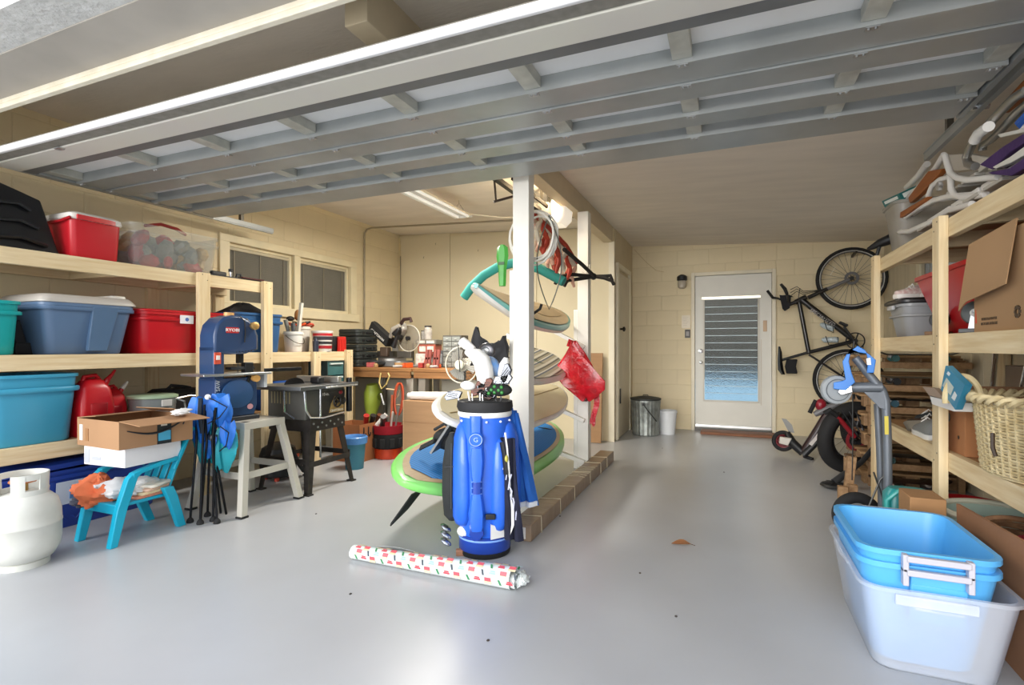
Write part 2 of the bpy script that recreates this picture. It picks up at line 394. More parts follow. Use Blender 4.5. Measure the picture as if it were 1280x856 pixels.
# closet door on side wall
d2 = struct(MB().bx(-1.2495, 6.28, .01, -1.225, 7.0, 2.0).build('door_2', painted('d9cdb4'), bevel=.003))
MB().bx(-1.2495, 6.20, 0, -1.215, 6.275, 2.05).bx(-1.2495, 7.005, 0, -1.215, 7.08, 2.05).bx(-1.2495, 6.20, 2.051, -1.215, 7.08, 2.11).build('door_frame', painted('e6ddc4'), d2, bevel=.003)
MB().lathe([(.012, 0), (.012, .03), (.028, .035), (.03, .055), (.008, .066)], 14, axis='x').build('door_knob', metal('3a332b', .4), d2, loc=(-1.225, 6.36, 1.32))
MB().bx(-1.2245, 6.33, .42, -1.215, 6.37, .60).build('latch_plate', BLACK, d2)
# outside: patio, pool and fence beyond the door
struct(MB().bx(-12, YB+.21, -.14, 14, 9.5, -.02).build('patio', mat('patio', 'dcd8cc', rough=.8), smooth=False))
struct(MB().bx(-12, 9.5, -.14, 14, 20, -.05).build('pool_water', mat('pool', 'a9cbdc', rough=.5), smooth=False))
struct(MB().bx(-12, 20, -.14, 14, 20.3, 4.2).build('exterior_wall', mat('brown_fence', '453d33', rough=.8), smooth=False))
struct(MB().bx(XL-.5, YB+.4, 2.65, XR+3, 11, 2.75).build('porch_roof', painted('6b5c4a'), smooth=False))
# ================================================================== overhead door
DX0, DX1, DZ = -3.88, .98, 2.15
gal = mat('galvanised', 'a9adad', rough=.42, metal=.55, var=.12, scale=3, bump=.03)
skin = mat('door_skin', 'e3e3e2', rough=.5, var=.03)
gd = thing('garage_door', 'raised overhead sectional garage door seen from below with galvanised rails and stiles', 'garage door', (-1.45, 2.2, DZ))
def D(b, nm, m, **k): return b.xf(Matrix.Translation((1.45, -2.2, -DZ))).build(nm, m, gd, **k)
for a, b_ in ((1.60, 2.30), (2.305, 2.62), (2.625, 2.99)):
    D(MB().bx(DX0, a, DZ+.055, DX1, b_, DZ+.07), 'panel', skin)
D(MB().bx(DX0, 1.528, DZ-.004, DX1, 1.553, DZ+.03), 'seal', mat('door_seal', 'e8e8ea', rough=.35), bevel=.008)
D(MB().bx(DX0, 1.554, DZ, DX1, 1.614, DZ+.05), 'bottom_rail', mat('speckled_grey', '8b8880', rough=.7, col2='7a776f', scale=25), bevel=.003)
D(MB().bx(DX0-.02, 1.615, DZ-.006, DX1+.02, 1.745, DZ+.012), 'strut', mat('strut_cream', 'd7d6c8', rough=.45, col2='cfcac6', scale=1.5), bevel=.003)
D(MB().bx(DX0-.02, 1.746, DZ+.0, DX1+.02, 1.815, DZ+.054), 'strut_flange', mat('dark_galv', '77797a', rough=.5, metal=.4), bevel=.002)
def rail(y0, y1, lip=True):
    b = MB().bx(DX0+.03, y0, DZ, DX1-.03, y1, DZ+.004).bx(DX0+.03, y0, DZ+.004, DX1-.03, y0+.003, DZ+.054).bx(DX0+.03, y1-.003, DZ+.004, DX1-.03, y1, DZ+.054)
    b.bx(DX0+.03, y0, DZ-.008, DX1-.03, y0+.012, DZ)
    return D(b, 'rail', gal)
for a, b_ in ((2.01, 2.172), (2.178, 2.33), (2.48, 2.622), (2.74, 2.985)): rail(a, b_)
for x in (-3.81, -3.10, -2.51, -1.92, -1.33, -.744, -.16, .43, .91):
    for a, b_ in ((1.815, 2.009), (2.332, 2.479), (2.624, 2.739)):
        D(MB().bx(x-.035, a, DZ+.008, x+.035, b_, DZ+.054), 'stile', mat('stile_galv', 'b7b7ae', rough=.5, metal=.3, var=.15, scale=14), bevel=.002)
    for a in (2.02, 2.19, 2.49, 2.75):
        D(MB().bx(x-.02, a-.008, DZ-.012, x+.02, a+.016, DZ-.0085).cyl((x-.01, a, DZ-.018), (x-.01, a, DZ-.012), .005, n=6).cyl((x+.01, a, DZ-.018), (x+.01, a, DZ-.012), .005, n=6), 'hinge', STEEL)
for x in (DX0+.01, DX1-.01):
    D(MB().bx(x-.012, 1.82, DZ-.004, x+.012, 2.99, DZ+.05), 'end_stile', gal)
D(MB().bx(DX0+.62, 1.60, DZ-.013, DX0+.66, 1.63, DZ-.0065), 'latch', STEEL)
for (nm, x) in (('left', XL+.27), ('right', 1.035)):
    tk = thing('door_track', ('galvanised horizontal door track and angle on the %s side below the ceiling' % nm), 'door track', (x, 2.6, DZ+.03), group='door tracks')
    MB().bx(-.012, -.85, -.02, .012, 1.05, -.014).bx(-.012, -.85, -.014, -.008, 1.05, .02).bx(.008, -.85, -.014, .012, 1.05, .02).build('channel', gal, tk)
    MB().bx(-.016, -.6, .0205, .02, 1.05, .026).bx(.017, -.6, -.01, .02, 1.05, .0205).build('angle', gal, tk)
    MB().bx(-.014, .70, .0265, .014, .73, ceil_z(x)-DZ-.03).build('hanger', metal('6d6a63'), tk)
    MB().bx(-.014, .2, .0265, .014, .23, ceil_z(x)-DZ-.03).build('hanger', metal('6d6a63'), tk)
    MB().cyl((-.03, .36, 0), (.03, .36, 0), .018).build('roller', CHROME, tk)
# ------------------------------------------------------------------ opener and its rail
op = thing('door_opener', 'garage door opener with pale housing and lit lamp hanging left of the ceiling beam', 'opener', (-1.54, 4.48, 2.21))
# ceiling clearance keeps it just right of the post line
MB().loft([rrect(.16, .26, .02, 0), rrect(.18, .30, .02, .03), rrect(.18, .30, .02, .15), rrect(.16, .28, .02, .165)]).build('housing', mat('opener_grey', '5d5c5a', rough=.5), op, bevel=.003)
MB().loft([rrect(.09, .22, .03, -.02, cx=.13), rrect(.13, .28, .05, .03, cx=.155), rrect(.14, .29, .04, .16, cx=.16), rrect(.11, .26, .03, .19, cx=.155)]).build('lamp_cover', mat('opener_cover', 'f4ecdc', rough=.4, emit=.35), op)
for sy in (-.1, .1): MB().bx(-.01, sy-.01, .166, .01, sy+.01, ceil_z(-1.54)-2.205).build('hanger_strap', metal('6d6a63'), op)
rl = tag(MB().bx(-1.56, 1.8, 2.29, -1.52, 4.32, 2.32).build('opener_rail', metal('3c3a38', .5)), 'dark steel opener rail running from the opener to the front', 'rail')
ld = bpy.data.lights.new('opener_bulb', 'POINT'); ld.energy = 9; ld.color = (1, .8, .52); ld.shadow_soft_size = .05
lo = bpy.data.objects.new('opener_bulb', ld); C.objects.link(lo); lo.location = (-1.40, 4.20, 2.38)
# ------------------------------------------------------------------ shop light, tubes off, with an added fill lamp under it
fx = thing('shop_light', 'white shop light with two fluorescents hung on chains under the left ceiling', 'ceiling light', (-2.46, 4.05, 2.40))
MB().poly([(-.10, -.6, 0), (-.05, -.6, .045), (.05, -.6, .045), (.10, -.6, 0), (.095, -.6, -.003), (.047, -.6, .04), (-.047, -.6, .04), (-.095, -.6, -.003)], (0, 1.2, 0)).build('reflector', painted('eeeae2'), fx)
MB().bx(-.03, -.6, .02, .03, .6, .039).build('ballast_cover', painted('e6e3dc'), fx, bevel=.004)
for sx in (-.055, .055):
    MB().cyl((sx, -.58, .008), (sx, .58, .008), .013, n=12).build('tube', mat('tube_added_glow', 'fffaf0', rough=.3, emit=.25), fx)  # tubes are off; a faint glow is put into their material
for sy in (-.6, .597): MB().poly([(-.10, sy, -.003), (-.05, sy, .05), (.05, sy, .05), (.10, sy, -.003)], (0, .004, 0)).build('end_cap', painted('f2f0ea'), fx)
for sy in (-.5, .5):
    b = MB().tube([(-.05, sy, .05), (0, sy, .12), (.05, sy, .05)], .002, 5).tube([(0, sy, .12), (0, sy, ceil_z(-2.46)-2.415)], .002, 5)
    b.build('chain', metal('6d675c'), fx)
fl2 = bpy.data.lights.new('fluorescent_fill', 'AREA'); fl2.shape = 'RECTANGLE'; fl2.size = .15; fl2.size_y = 1.15; fl2.energy = 42; fl2.color = (1, .95, .86)  # fixture is off; area lamp added to brighten the back of the room
fo = bpy.data.objects.new('fluorescent_fill', fl2); C.objects.link(fo); fo.location = (-2.46, 4.05, 2.385)
tag(MB().tube([(-2.44, 4.66, 2.44), (-2.1, 4.8, 2.40), (-1.8, 4.9, 2.40), (-1.45, 4.95, 2.43)], .006, 6).build('power_cord', painted('e6dfcd')), 'pale power cord sagging from the shop light to the ceiling beam', 'cord')
# conduit
cdz = 2.56
tag(MB().tube([(XL+.03, 5.29, 1.1), (XL+.03, 5.29, 2.46), (XL+.035, 5.29, 2.52), (XL+.07, 5.29, 2.56), (XL+.14, 5.29, 2.575), (-1.37, 5.29, 2.455)], .011, 8).build('conduit', metal('a9a08c', .5)), 'thin grey electrical conduit bending from the left wall onto the ceiling', 'conduit')
tag(MB().tube([(XL+.045, YL-.03, .9), (XL+.045, YL-.03, 2.35)], .006, 6).build('wire', metal('8d8472', .6)), 'thin dark wire running up the far left corner of the wall', 'wire')
for (u, v_, l_) in ((545, 305, 'small dark wire hook high on the back wall, left of the chain'), (598, 313, 'small dark wire hook on the back wall nearest the green swim fin'), (530, 322, 'lowest small dark wire hook on the blank back wall')):
    p = PY(u, v_, YL-.004)
    tag(MB().tube([p+V(0, .003, .012), p+V(0, -.012, .008), p+V(0, -.016, -.01), p+V(0, -.008, -.014)], .002, 5).build('wall_hook', metal('5b5348', .5)), l_, 'hook', 'hooks on the blank back wall')

# ================================================================== board rack posts
rack = thing('board_rack', 'white painted wooden board rack of two posts rising to the ceiling beam', 'rack', (-1.23, 3.15, 0))
def R_(b, nm, m=WHITEP, **k): return b.xf(Matrix.Translation((1.23, -3.15, 0))).build(nm, m, rack, bevel=.004, **k)
R_(MB().bx(-1.285, 3.10, 0, -1.175, 3.20, 2.324), 'post'); R_(MB().bx(-1.27, 4.59, 0, -1.17, 4.69, 2.324), 'post')
R_(MB().bx(-1.322, 3.13, .0, -1.287, 3.19, 1.60), 'batten'); R_(MB().bx(-1.308, 4.60, .0, -1.272, 4.66, 1.44), 'batten')
ARMS = ((.10, 18), (.47, 24), (.76, 30), (1.13, 30))
for (z, a) in ARMS:
    for yy in (3.205, 4.56):
        al = .36 if yy > 4 or z < .2 else .16
        q = (-1.24-al*math.cos(math.radians(a)), yy+.02, z-.03+al*math.sin(math.radians(a)))
        R_(MB().bar((-1.20, yy+.02, z-.03), q, .035, .05, up=(0, 1, 0)), 'arm')

# ================================================================== boards on the rack
def outline(L, W, nose, tail, n=30):
    """half width along the length t in 0..1, nose/tail roundness exponents (smaller = blunter)"""
    out = []
    for i in range(n+1):
        t = .5-.5*math.cos(PI*i/n)
        hw = W/2*(math.sin(PI*min(t/.9, 1)/2)**nose if t < .45/1 else 1)
        a = min(t/.42, 1); b_ = min((1-t)/.42, 1)
        hw = W/2*(1-(1-a)**2.2)**nose*(1-(1-b_)**2.2)**tail
        out.append((t*L, max(hw, .012)))
    return out
def under_pts(O, L, W, rocker): return [(y, h, rocker*(2*abs(y/L-.5))**2.5, min(1, .35+h/(W/2)*.7)) for y, h in O]
def board(name, label, L, W, T, nose, tail, loc, tilt, pitch, cols, rocker=.07, yaw=0, under=None, dkw=.86):
    """deck on +Z, nose towards -Y; built as lofted cross-sections"""
    th = thing(name, label, 'surfboard' if name != 'paddleboard' else 'paddleboard', loc, rot=(pitch, tilt, yaw), group='boards on the white rack')
    O = outline(L, W, nose, tail); rail_c, deck_c, pad = cols
    rings = []; dk = []
    for (y, h) in O:
        t = y/L; zr = rocker*(2*abs(t-.5))**2.5
        tt = T*min(1, .35+h/(W/2)*.7)
        prof = [(-1, 0), (-.96, .32), (-.82, .46), (-.4, .5), (0, .5), (.4, .5), (.82, .46), (.96, .32), (1, 0), (.94, -.32), (.7, -.5), (0, -.5), (-.7, -.5), (-.94, -.32)]
        rings.append([V(px*h, y-L/2, zr+pz*tt) for px, pz in prof])
        dk.append((y, h, zr+.5*tt))
    MB().loft(rings).build('hull', rail_c, th, sharp=70)
    if under: MB().loft([[V(-h*1.005, y-L/2, zr_-.02*T*q_), V(-h*.955, y-L/2, zr_-(.36*T+.002)*q_), V(-h*.7, y-L/2, zr_-(.5*T+.004)*q_), V(h*.7, y-L/2, zr_-(.5*T+.004)*q_), V(h*.955, y-L/2, zr_-(.36*T+.002)*q_), V(h*1.005, y-L/2, zr_-.02*T*q_)] for y, h, zr_, q_ in under_pts(O, L, W, rocker)], closed=False, cap0=False, cap1=False).build('underside', under, th)
    # deck skin slightly inset
    k = .86
    def band(k0, z_, m, nm, y0=.03, y1=.97, kk=1):
        pts = [(y, h, z) for (y, h, z) in dk if y0*L <= y <= y1*L]
        b = MB(); R = []
        for (y, h, z) in pts:
            e = math.sqrt(max(0, 1-(2*(y/L-(y0+y1)/2)/(y1-y0))**8))
            hh = max(h*k0*e, .004); R.append([V(-hh, y-L/2, z+.0005-.0*h), V(-hh, y-L/2, z+z_), V(0, y-L/2, z+z_+.001), V(hh, y-L/2, z+z_), V(hh, y-L/2, z+.0005)])
        b.loft(R, cap0=False, cap1=False, closed=False).build(nm, m, th, smooth=False)
    if deck_c: band(dkw, .003, deck_c, 'deck', .015, .985)
    if pad: band(pad[1], .007, pad[0], 'deck_pad', pad[2], pad[3])
    return th
wood_deck = mat('tan_deck', 'b9a07c', rough=.4, col2='a9906c', stretch=(8, .8, 8), scale=4)
grn = mat('lime_rail', '8fe08a', rough=.3, col2='7ccb5a', scale=1)
padblue = stripes('blue_pad', ((0, '1f7fc4'), (.72, '155a96')), 1, 34, rough=.7)
ca = lambda a: math.cos(math.radians(a)); sa = lambda a: math.sin(math.radians(a))
def ctr(xr, zr, W, a, y, lift=.0): return (xr-W/2*ca(a), y, zr+W/2*sa(a)+lift)
b4 = board('paddleboard', 'paddleboard with lime green rails and blue ridged deck pad, lowest on the rack', 2.46, .76, .10, .55, .5, ctr(-1.30, .16, .74, 18, 3.62, .03), math.radians(18), 0, (grn, wood_deck, (padblue, .74, .055, .95)), .06, dkw=.84)
MB().poly([(-.004, -1.10, -.04), (-.004, -.98, -.04), (-.004, -1.10, -.13), (-.004, -1.24, -.19), (-.004, -1.24, -.175)], (.008, 0, 0)).build('fin', BLACK, b4)
MB().tube([(-.10, -1.06, .065), (-.06, -1.0, .075), (-.12, -.96, .07), (-.08, -.9, .07)], .005, 6).build('leash_loop', BLACK, b4)
MB().tube([(.02, .86, .075), (.08, .9, .085), (.14, .98, .075)], .006, 6).build('carry_handle', BLACK, b4)
cream = mat('aged_cream', 'd9cfb2', rough=.3, col2='c9bb93', scale=2)
b3 = board('longboard', 'old cream longboard with white rails and a yellowed stringer, above the paddleboard', 2.30, .56, .07, .5, .6, ctr(-1.30, .50, .56, 29, 3.74, .02), math.radians(29), 0, (painted('efede6', .25), cream, (mat('stringer', '9a8350', rough=.4), .012, .03, .97)), .05, dkw=.92)
MB().poly([(-.01, -.98, -.03), (-.01, -.82, -.03), (-.01, -.95, -.2), (-.01, -1.04, -.22)], (.014, 0, 0)).build('fin', mat('grey_fin', '5c5f60', rough=.4), b3)
strp = stripes('striped_deck', ((0, 'c4bfae'), (.20, '47443c'), (.34, '8f8872'), (.52, 'cfcabb'), (.62, '3f4a60'), (.74, '9b937d')), 0, 9, dist=1.2)
b2 = board('shortboard', 'short surfboard with grey and white curved stripes and a green emblem on the deck', 1.62, .56, .06, .75, .5, ctr(-1.30, .80, .56, 31, 3.92, .02), math.radians(31), 0, (painted('e8e6df', .3), strp, None), .05)
MB().tube([(.0+.07*math.cos(a/8*PI)*1.0, .36+.15*math.sin(a/8*PI), .034) for a in range(16)], .006, 5, closed=True).build('emblem_ring', mat('green_ink', '4c7a58', rough=.4), b2)
MB().tube([(.04*math.sin(a*.9), .26+.02*a, .034) for a in range(11)], .006, 5).build('emblem_mark', mat('dark_ink', '4b5a50', rough=.4), b2)
teal = mat('teal_rail', '6fb5b0', rough=.3, var=.05)
b1 = board('soft_top_board', 'sand coloured board with teal rails and pointed nose, topmost on the rack', 1.95, .50, .08, .85, .5, ctr(-1.30, 1.21, .50, 33, 3.86, .03), math.radians(33), math.radians(-2), (teal, mat('sand_deck', 'b3a184', rough=.45, col2='a38f70', stretch=(3, 1, 1)), (mat('oval_pad', '9d8b6d', rough=.6), .35, .55, .93)), .09, under=painted('eceae4', .3))
MB().tube([(.02+.02*math.sin(a*1.7), .38+.03*a, .05) for a in range(8)], .005, 5).build('script_mark', BLACK, b1)
# black folded seat / fin bag pushed between the boards
bb = thing('seat_bag', 'black cloth kayak seat with two pointed corners stuffed between the boards', 'seat', (-1.455, 3.02, 1.0)); bb.scale = (.72, 1, .80)
def ip(a, K):
    for (x0_, y0_), (x1_, y1_) in zip(K, K[1:]):
        if a <= x1_: q_ = (a-x0_)/(x1_-x0_); q_ = q_*q_*(3-2*q_); return y0_+(y1_-y0_)*q_
    return K[-1][1]
MB().sheet(lambda a, b_: (-.16+.36*a, .03*math.sin(a*7+b_*3)+.04*(1-b_)+.015*noise.noise(V(a*6, b_*6, 0)), ip(a, ((0, -.02), (.35, -.12), (1, -.08)))*(1-b_)+b_*ip(a, ((0, .06), (.14, .14), (.28, .29), (.42, .20), (.6, .155), (.8, .17), (1, .215)))+.008*noise.noise(V(a*9, b_*4, 3))), 26, 14, .03).build('back_panel', fabric('2a2a2c'), bb)
MB().lathe([(.045, 0), (.05, .004), (.05, .02), (.03, .03)], 16, axis='y').build('foot_peg', mat('peg_grey', '6a6a68', rough=.5), bb, loc=(-.02, -.07, .02))
# fin bag with strap under the cream board
fb = thing('deck_bag', 'crumpled black mesh bag with a strap between cream longboard and paddleboard', 'bag', (-1.62, 2.86, .53))
MB().ball((0, 0, 0), (.10, .09, .07), 14, 10).sheet(lambda a, b_: (-.14+.1*a, -.12+.02*b_, -.06+.05*a+.025*b_), 4, 2, .01).build('bag_body', fabric('1f2021'), fb)
MB().tube([(-.10, 0, .05), (0, -.05, .10), (.09, -.03, .05)], .01, 6).build('strap', fabric('2c2d2e'), fb)
# teal foam arch
tn = [PY(u, v_, 3.95) for u, v_ in ((580, 372), (590, 358), (605, 344), (622, 334), (640, 329), (661, 331), (675, 336), (690, 344), (705, 352))]
tag(MB().tube([p for p in tn], .039, 12).build('foam_tube', mat('teal_foam', '2f8b80', rough=.8, var=.05, bump=.1)), 'bent teal foam tube arching over the boards behind the front post', 'foam tube')
# green fin
gf = thing('swim_fin', 'green rubber swim fin hanging beside the front post above the boards', 'swim fin', PY(628, 306, 3.3)); gf.scale = (1.25, 1, 1)
MB().loft([[V(x*sx, y*.5, z) for x, y in ((-1, 0), (-.5, -.03), (.5, -.03), (1, 0), (.5, .03), (-.5, .03))] for sx, z in ((.012, 0), (.032, -.02), (.036, -.08), (.03, -.13), (.024, -.17), (.022, -.26), (.02, -.285))]).build('blade', mat('green_rubber', '3f9a3a', rough=.4, var=.15), gf)
MB().box((0, -.02, -.13), (.035, .004, .02)).build('badge', mat('dark_badge', '3a5a3a'), gf)
# coiled white hose on the front post
coil = thing('coiled_hose', 'coil of white hose hung on the front post', 'hose', (-1.22, 3.30, 1.84))
for k, (r, oz, ox) in enumerate(((.17, 0, 0), (.155, .01, .012), (.18, -.01, -.008), (.165, .012, .02), (.15, -.005, .03))):
    MB().tube([(ox+r*math.cos(a/12*PI)*.9, .015*k-.03+.01*math.sin(a), oz+r*1.0*math.sin(a/12*PI)) for a in range(24)], .0075, 6, closed=True).build('loop', painted('dcdad2'), coil)
lr = tag(MB().tube([(-1.10+.085*math.sin(t*PI), 3.28+.01*t, 1.97-.62*t+.0*t) if t < 1 else (-1.10+.085*math.sin(t*PI), 3.28, 1.35+.62*(t-1)) for t in [i/12 for i in range(25)]], .004, 6).build('grey_cable', metal('6d6f6a', .6)), 'long loop of thin grey cable hanging from the coiled hose', 'cable')
tag(MB().tube([PY(u, v_, 3.32) for u, v_ in ((661, 389), (668, 391), (675, 386), (677, 380))], .010, 8).build('bungee_end', fabric('1e1e20')), 'short black and white strap hooked at the foot of the cable loop', 'strap')
# red and white hammock rope with bike hooks
ham = thing('rope_bundle', 'red and cream rope hammock bundle draped over black hooks between the posts', 'rope', (-1.18, 3.9, 1.85))
HM = [fabric('b5442f'), fabric('e3d9c4'), fabric('9c3a28'), fabric('d8a890')]
random.seed(3)
for k in range(20):
    a = k/19; x0 = -.10+.05*math.sin(k*2.1); ln = .14+.12*random.random(); oy = -.50+.95*a
    pts = [(x0+.01*math.sin(j+k), oy+.03*math.sin(j*1.3+k), .13-.18*a+.05-(j/6)*ln) for j in range(7)]
    MB().tube(pts, [.012+.008*math.sin(PI*j/6) for j in range(7)], 7).build('strand', HM[k % 4], ham)
MB().tube([(-.12, -.55, .19), (-.1, -.2, .13), (-.08, .2, .05), (-.06, .48, -.04)], .024, 8).build('rope_roll', HM[1], ham)
MB().tube([(-.10, -.56, .20), (-.075, -.2, .15), (-.05, .2, .08), (-.04, .48, -.02)], .018, 8).build('rope_roll', HM[0], ham)
hk = thing('storage_hooks', 'black curved storage hooks reaching out from the far white post', 'hooks', (-1.12, 4.50, 1.72))
for pts in (((-.05, -.65, .13), (0, -.3, .06), (.03, 0, 0)), ((.03, 0, 0), (.12, -.02, -.02), (.19, -.04, -.05), (.21, -.05, -.085)), ((.03, 0, 0), (.10, .02, .0), (.17, .0, -.0), (.185, 0, -.045)),
            ((.03, 0, 0), (-.12, -.2, .0), (-.2, -.3, -.03), (-.23, -.32, -.09)), ((.03, 0, 0), (-.1, -.1, -.03), (-.16, -.2, -.05), (-.18, -.22, -.10))):
    MB().tube(pts, .016, 8).build('hook_arm', mat('hook_foam', '1d1a18', rough=.7), hk)
MB().ball((.02, 0, 0), .03).build('hub', BLACK, hk)
br = thing('bike_hoist', 'black steel hoist bracket under the left ceiling beside the front post', 'bracket', PY(628, 245, 3.5))
MB().bar((-.07, 0, -.035), (.12, .1, .03), .02, .014).bar((-.05, 0, -.03), (-.065, .0, .13), .012, .012).build('bracket_bar', mat('brown_steel', '3a2b22', rough=.6), br)
tag(MB().bar(PY(640, 222, 3.55), PY(684, 258, 4.15), .016, .03).build('diagonal_brace', MATS['brown_steel']), 'dark diagonal steel brace running from the ceiling to the opener', 'brace')
# hook and red bag on the far post
tag(MB().tube([PY(u, v_, 4.57) for u, v_ in ((728, 340), (733, 343), (734, 334), (737, 330), (737, 337), (733, 341))], .005, 6).build('rope_hook', painted('d8d5cb')), 'small white hook with frayed cord tied to the far post', 'hook')
rbp = PY(712, 428, 4.5); rb = thing('plastic_bag', 'crumpled red plastic shopping bag hanging on the far white post', 'bag', rbp)
redbag = mat('red_film', 'c41826', rough=.22, var=.3, scale=14, bump=.9, bscale=28, coat=.4)
prof = ((.025, 0), (.045, -.05), (.09, -.13), (.16, -.24), (.20, -.34), (.17, -.42), (.10, -.49), (.04, -.54))
MB().loft([[V(.05+.20*(-z)+r*math.cos(a)*(1+.22*math.sin(3*a+9*z)), -.06+.35*r*math.sin(a)*(1+.3*math.sin(5*a+12*z)), z*.92+.02*math.sin(4*a)) for a in [2*PI*i/26 for i in range(26)]] for r, z in prof]).build('bag_body', redbag, rb, sharp=20)
MB().sheet(lambda a, b_: (.21+.05*a+.02*math.sin(b_*5), -.02, -.42-.30*b_+.02*math.sin(a*7)), 4, 6, .012).build('loose_end', redbag, rb)
MB().tube([(-.02, .02, -.03), (.0, .0, .02), (.03, .01, .0)], .016, 6).build('handle', redbag, rb)
tag(MB().box((0, 0, 0), (.17, .025, 1.03)).build('cardboard_sheet', CARD, loc=(-1.44, 5.95, .518), rot=(math.radians(-5), 0, 0)), 'tall flat brown cardboard piece leaning on the back wall behind the far post', 'cardboard')
# long wrapped carton on the floor
lc = thing('long_carton', 'long narrow brown carton tied with cream twine on the floor right of the rack', 'carton', (-1.095, 3.9, 0))
PK = mat('wrap_kraft', 'a08a72', rough=.5, col2='8f7a64', stretch=(3, 12, 3), scale=3, bump=.4, coat=.2)
MB().bx(-.072, -1.14, 0, .062, 1.15, .095).build('carton_body', PK, lc, bevel=.006)
for y_ in (-1.0, -.62, -.28, .18, .55, .8): MB().tube([(-.074, y_, .0), (-.075, y_, .098), (.064, y_+.03, .098), (.066, y_+.03, .0)], .003, 5).build('twine', fabric('dcd0b4'), lc)
for k in range(7): MB().tube([(-.07, .02+.06*k, .098), (.0, .06+.05*k, .101), (.063, .03+.07*k, .098)], .003, 5).build('fibre_strap', fabric('c4b79c'), lc)
MB().bx(-.066, -1.143, .015, .03, -1.1405, .08).build('shipping_label', painted('ebe9e4'), lc)
for k in range(7): MB().bx(-.05+.009*k, -1.145, .025, -.046+.009*k, -1.1435, .05).build('bar', BLACK, lc)
# ================================================================== left shelving
def ZX(X, u):            # Y where pixel column u crosses plane X
    return PX(u, 434, X).y
def shelving(name, label, xf, xb, levels, posts, cross=True):
    """levels: (z_top, y0, y1); posts: (y, ztop, front/back)"""
    sx = 1 if xf < xb else -1
    t = thing(name, label, 'shelving', ((xf+xb)/2, posts[0][0], 0))
    o = Matrix.Translation((-(xf+xb)/2, -posts[0][0], 0))
    for (z, y0, y1) in levels:
        for x in (xf, xb-sx*.038):
            x1 = x+sx*.038
            MB().bx(min(x, x1), y0, z-.09, max(x, x1), y1, z).xf(o).build('beam', pine('y'), t, bevel=.002)
        a, b_ = sorted((xf+sx*.0385, xb-sx*.0385))
        MB().bx(a, y0, z-.014, b_, y1, z-.001).xf(o).build('shelf_board', mat('plywood', 'b78a5c', rough=.7, col2='a2774b', stretch=(1, 5, 5), scale=4), t)
        y = y0+.02
        while y < y1-.05:
            MB().bx(a, y, z-.09, b_, y+.038, z-.0145).xf(o).build('cross_bar', pine('x'), t); y += .6
    for (y, zt, z0) in posts:
        for x in (xf-sx*.0385, xb):
            x1 = x+sx*.038
            b = MB().bx(min(x, x1), y-.045, z0, max(x, x1), y+.045, zt).xf(o)
            b.build('post', pine('z'), t, bevel=.002)
    for (y, zt, z0) in posts:
        b = MB()
        for (z, y0, y1) in levels:
            if y0-.05 <= y <= y1+.05 and z <= zt+.01:
                for d in (-.02, .02): b.cyl((xf-sx*.040, y+d, z-.03-d), (xf-sx*.0383, y+d, z-.03-d), .004, n=6)
        if len(b.bm.verts): b.xf(o).build('screws', metal('6b6254'), t)
    return t
LX = -3.60
shelving('wooden_shelving', 'long unpainted pine shelving of two by fours along the left wall', LX-.04, XL+.04,
         [(1.65, 1.5, 3.33), (1.057, 1.5, 4.36), (.544, 1.5, 4.36)],
         [(2.71, 1.655, 0), (3.29, 1.655, 0), (3.86, 1.056, 0), (4.32, 1.075, 0)])
# (posts: window A, B, C, D)
SX = LX+.0          # shelf front
def tote(name, label, y0, y1, z, h, col, depth=.45, xfront=-3.64, taper=.86, lid=None, lidh=.03, rough=.35, cat='storage bin', r=.05, ribs=True, material=None, group=None):
    """rectangular bin with its long side towards the room; y0..y1 at the rim"""
    w_ = y1-y0-.02
    t = thing(name, label, cat, (xfront-depth/2-.012, (y0+y1)/2, z), group=group)
    m = material or plastic(col, rough)
    MB().tub((depth-.02)*taper, w_*taper, depth-.03, w_-.02, h-(lidh if lid else 0), r=r, t=.006, open_=True).build('body', m, t, sharp=50)
    if ribs:
        for k in (-.18, .18):
            MB().loft([[V((depth-.02)*taper/2-.004+dx*q, w_*k+dy, zz) for dx, dy in ((0, -.02), (.008, -.014), (.008, .014), (0, .02))] for q, dy0, zz in ((1, 0, .02), (1, 0, h*.3))]).build('rib', m, t) if False else None
        MB().loft([rrect(depth-.012, w_-.002, r, h*.74), rrect(depth-.002, w_+.006, r, h*.755), rrect(depth-.002, w_+.006, r, h*.80), rrect(depth-.016, w_-.006, r, h*.815)], cap0=False, cap1=False).build('band', m, t, sharp=50)
    if lid:
        lm = plastic(lid, .4)
        MB().loft([rrect(depth-.004, w_+.01, r, h-lidh), rrect(depth+.006, w_+.02, r, h-lidh+.003), rrect(depth+.006, w_+.02, r, h-lidh+.012), rrect(depth-.03, w_-.02, r, h-.008), rrect(depth-.05, w_-.04, r, h)]).build('lid', lm, t, sharp=50)
    return t
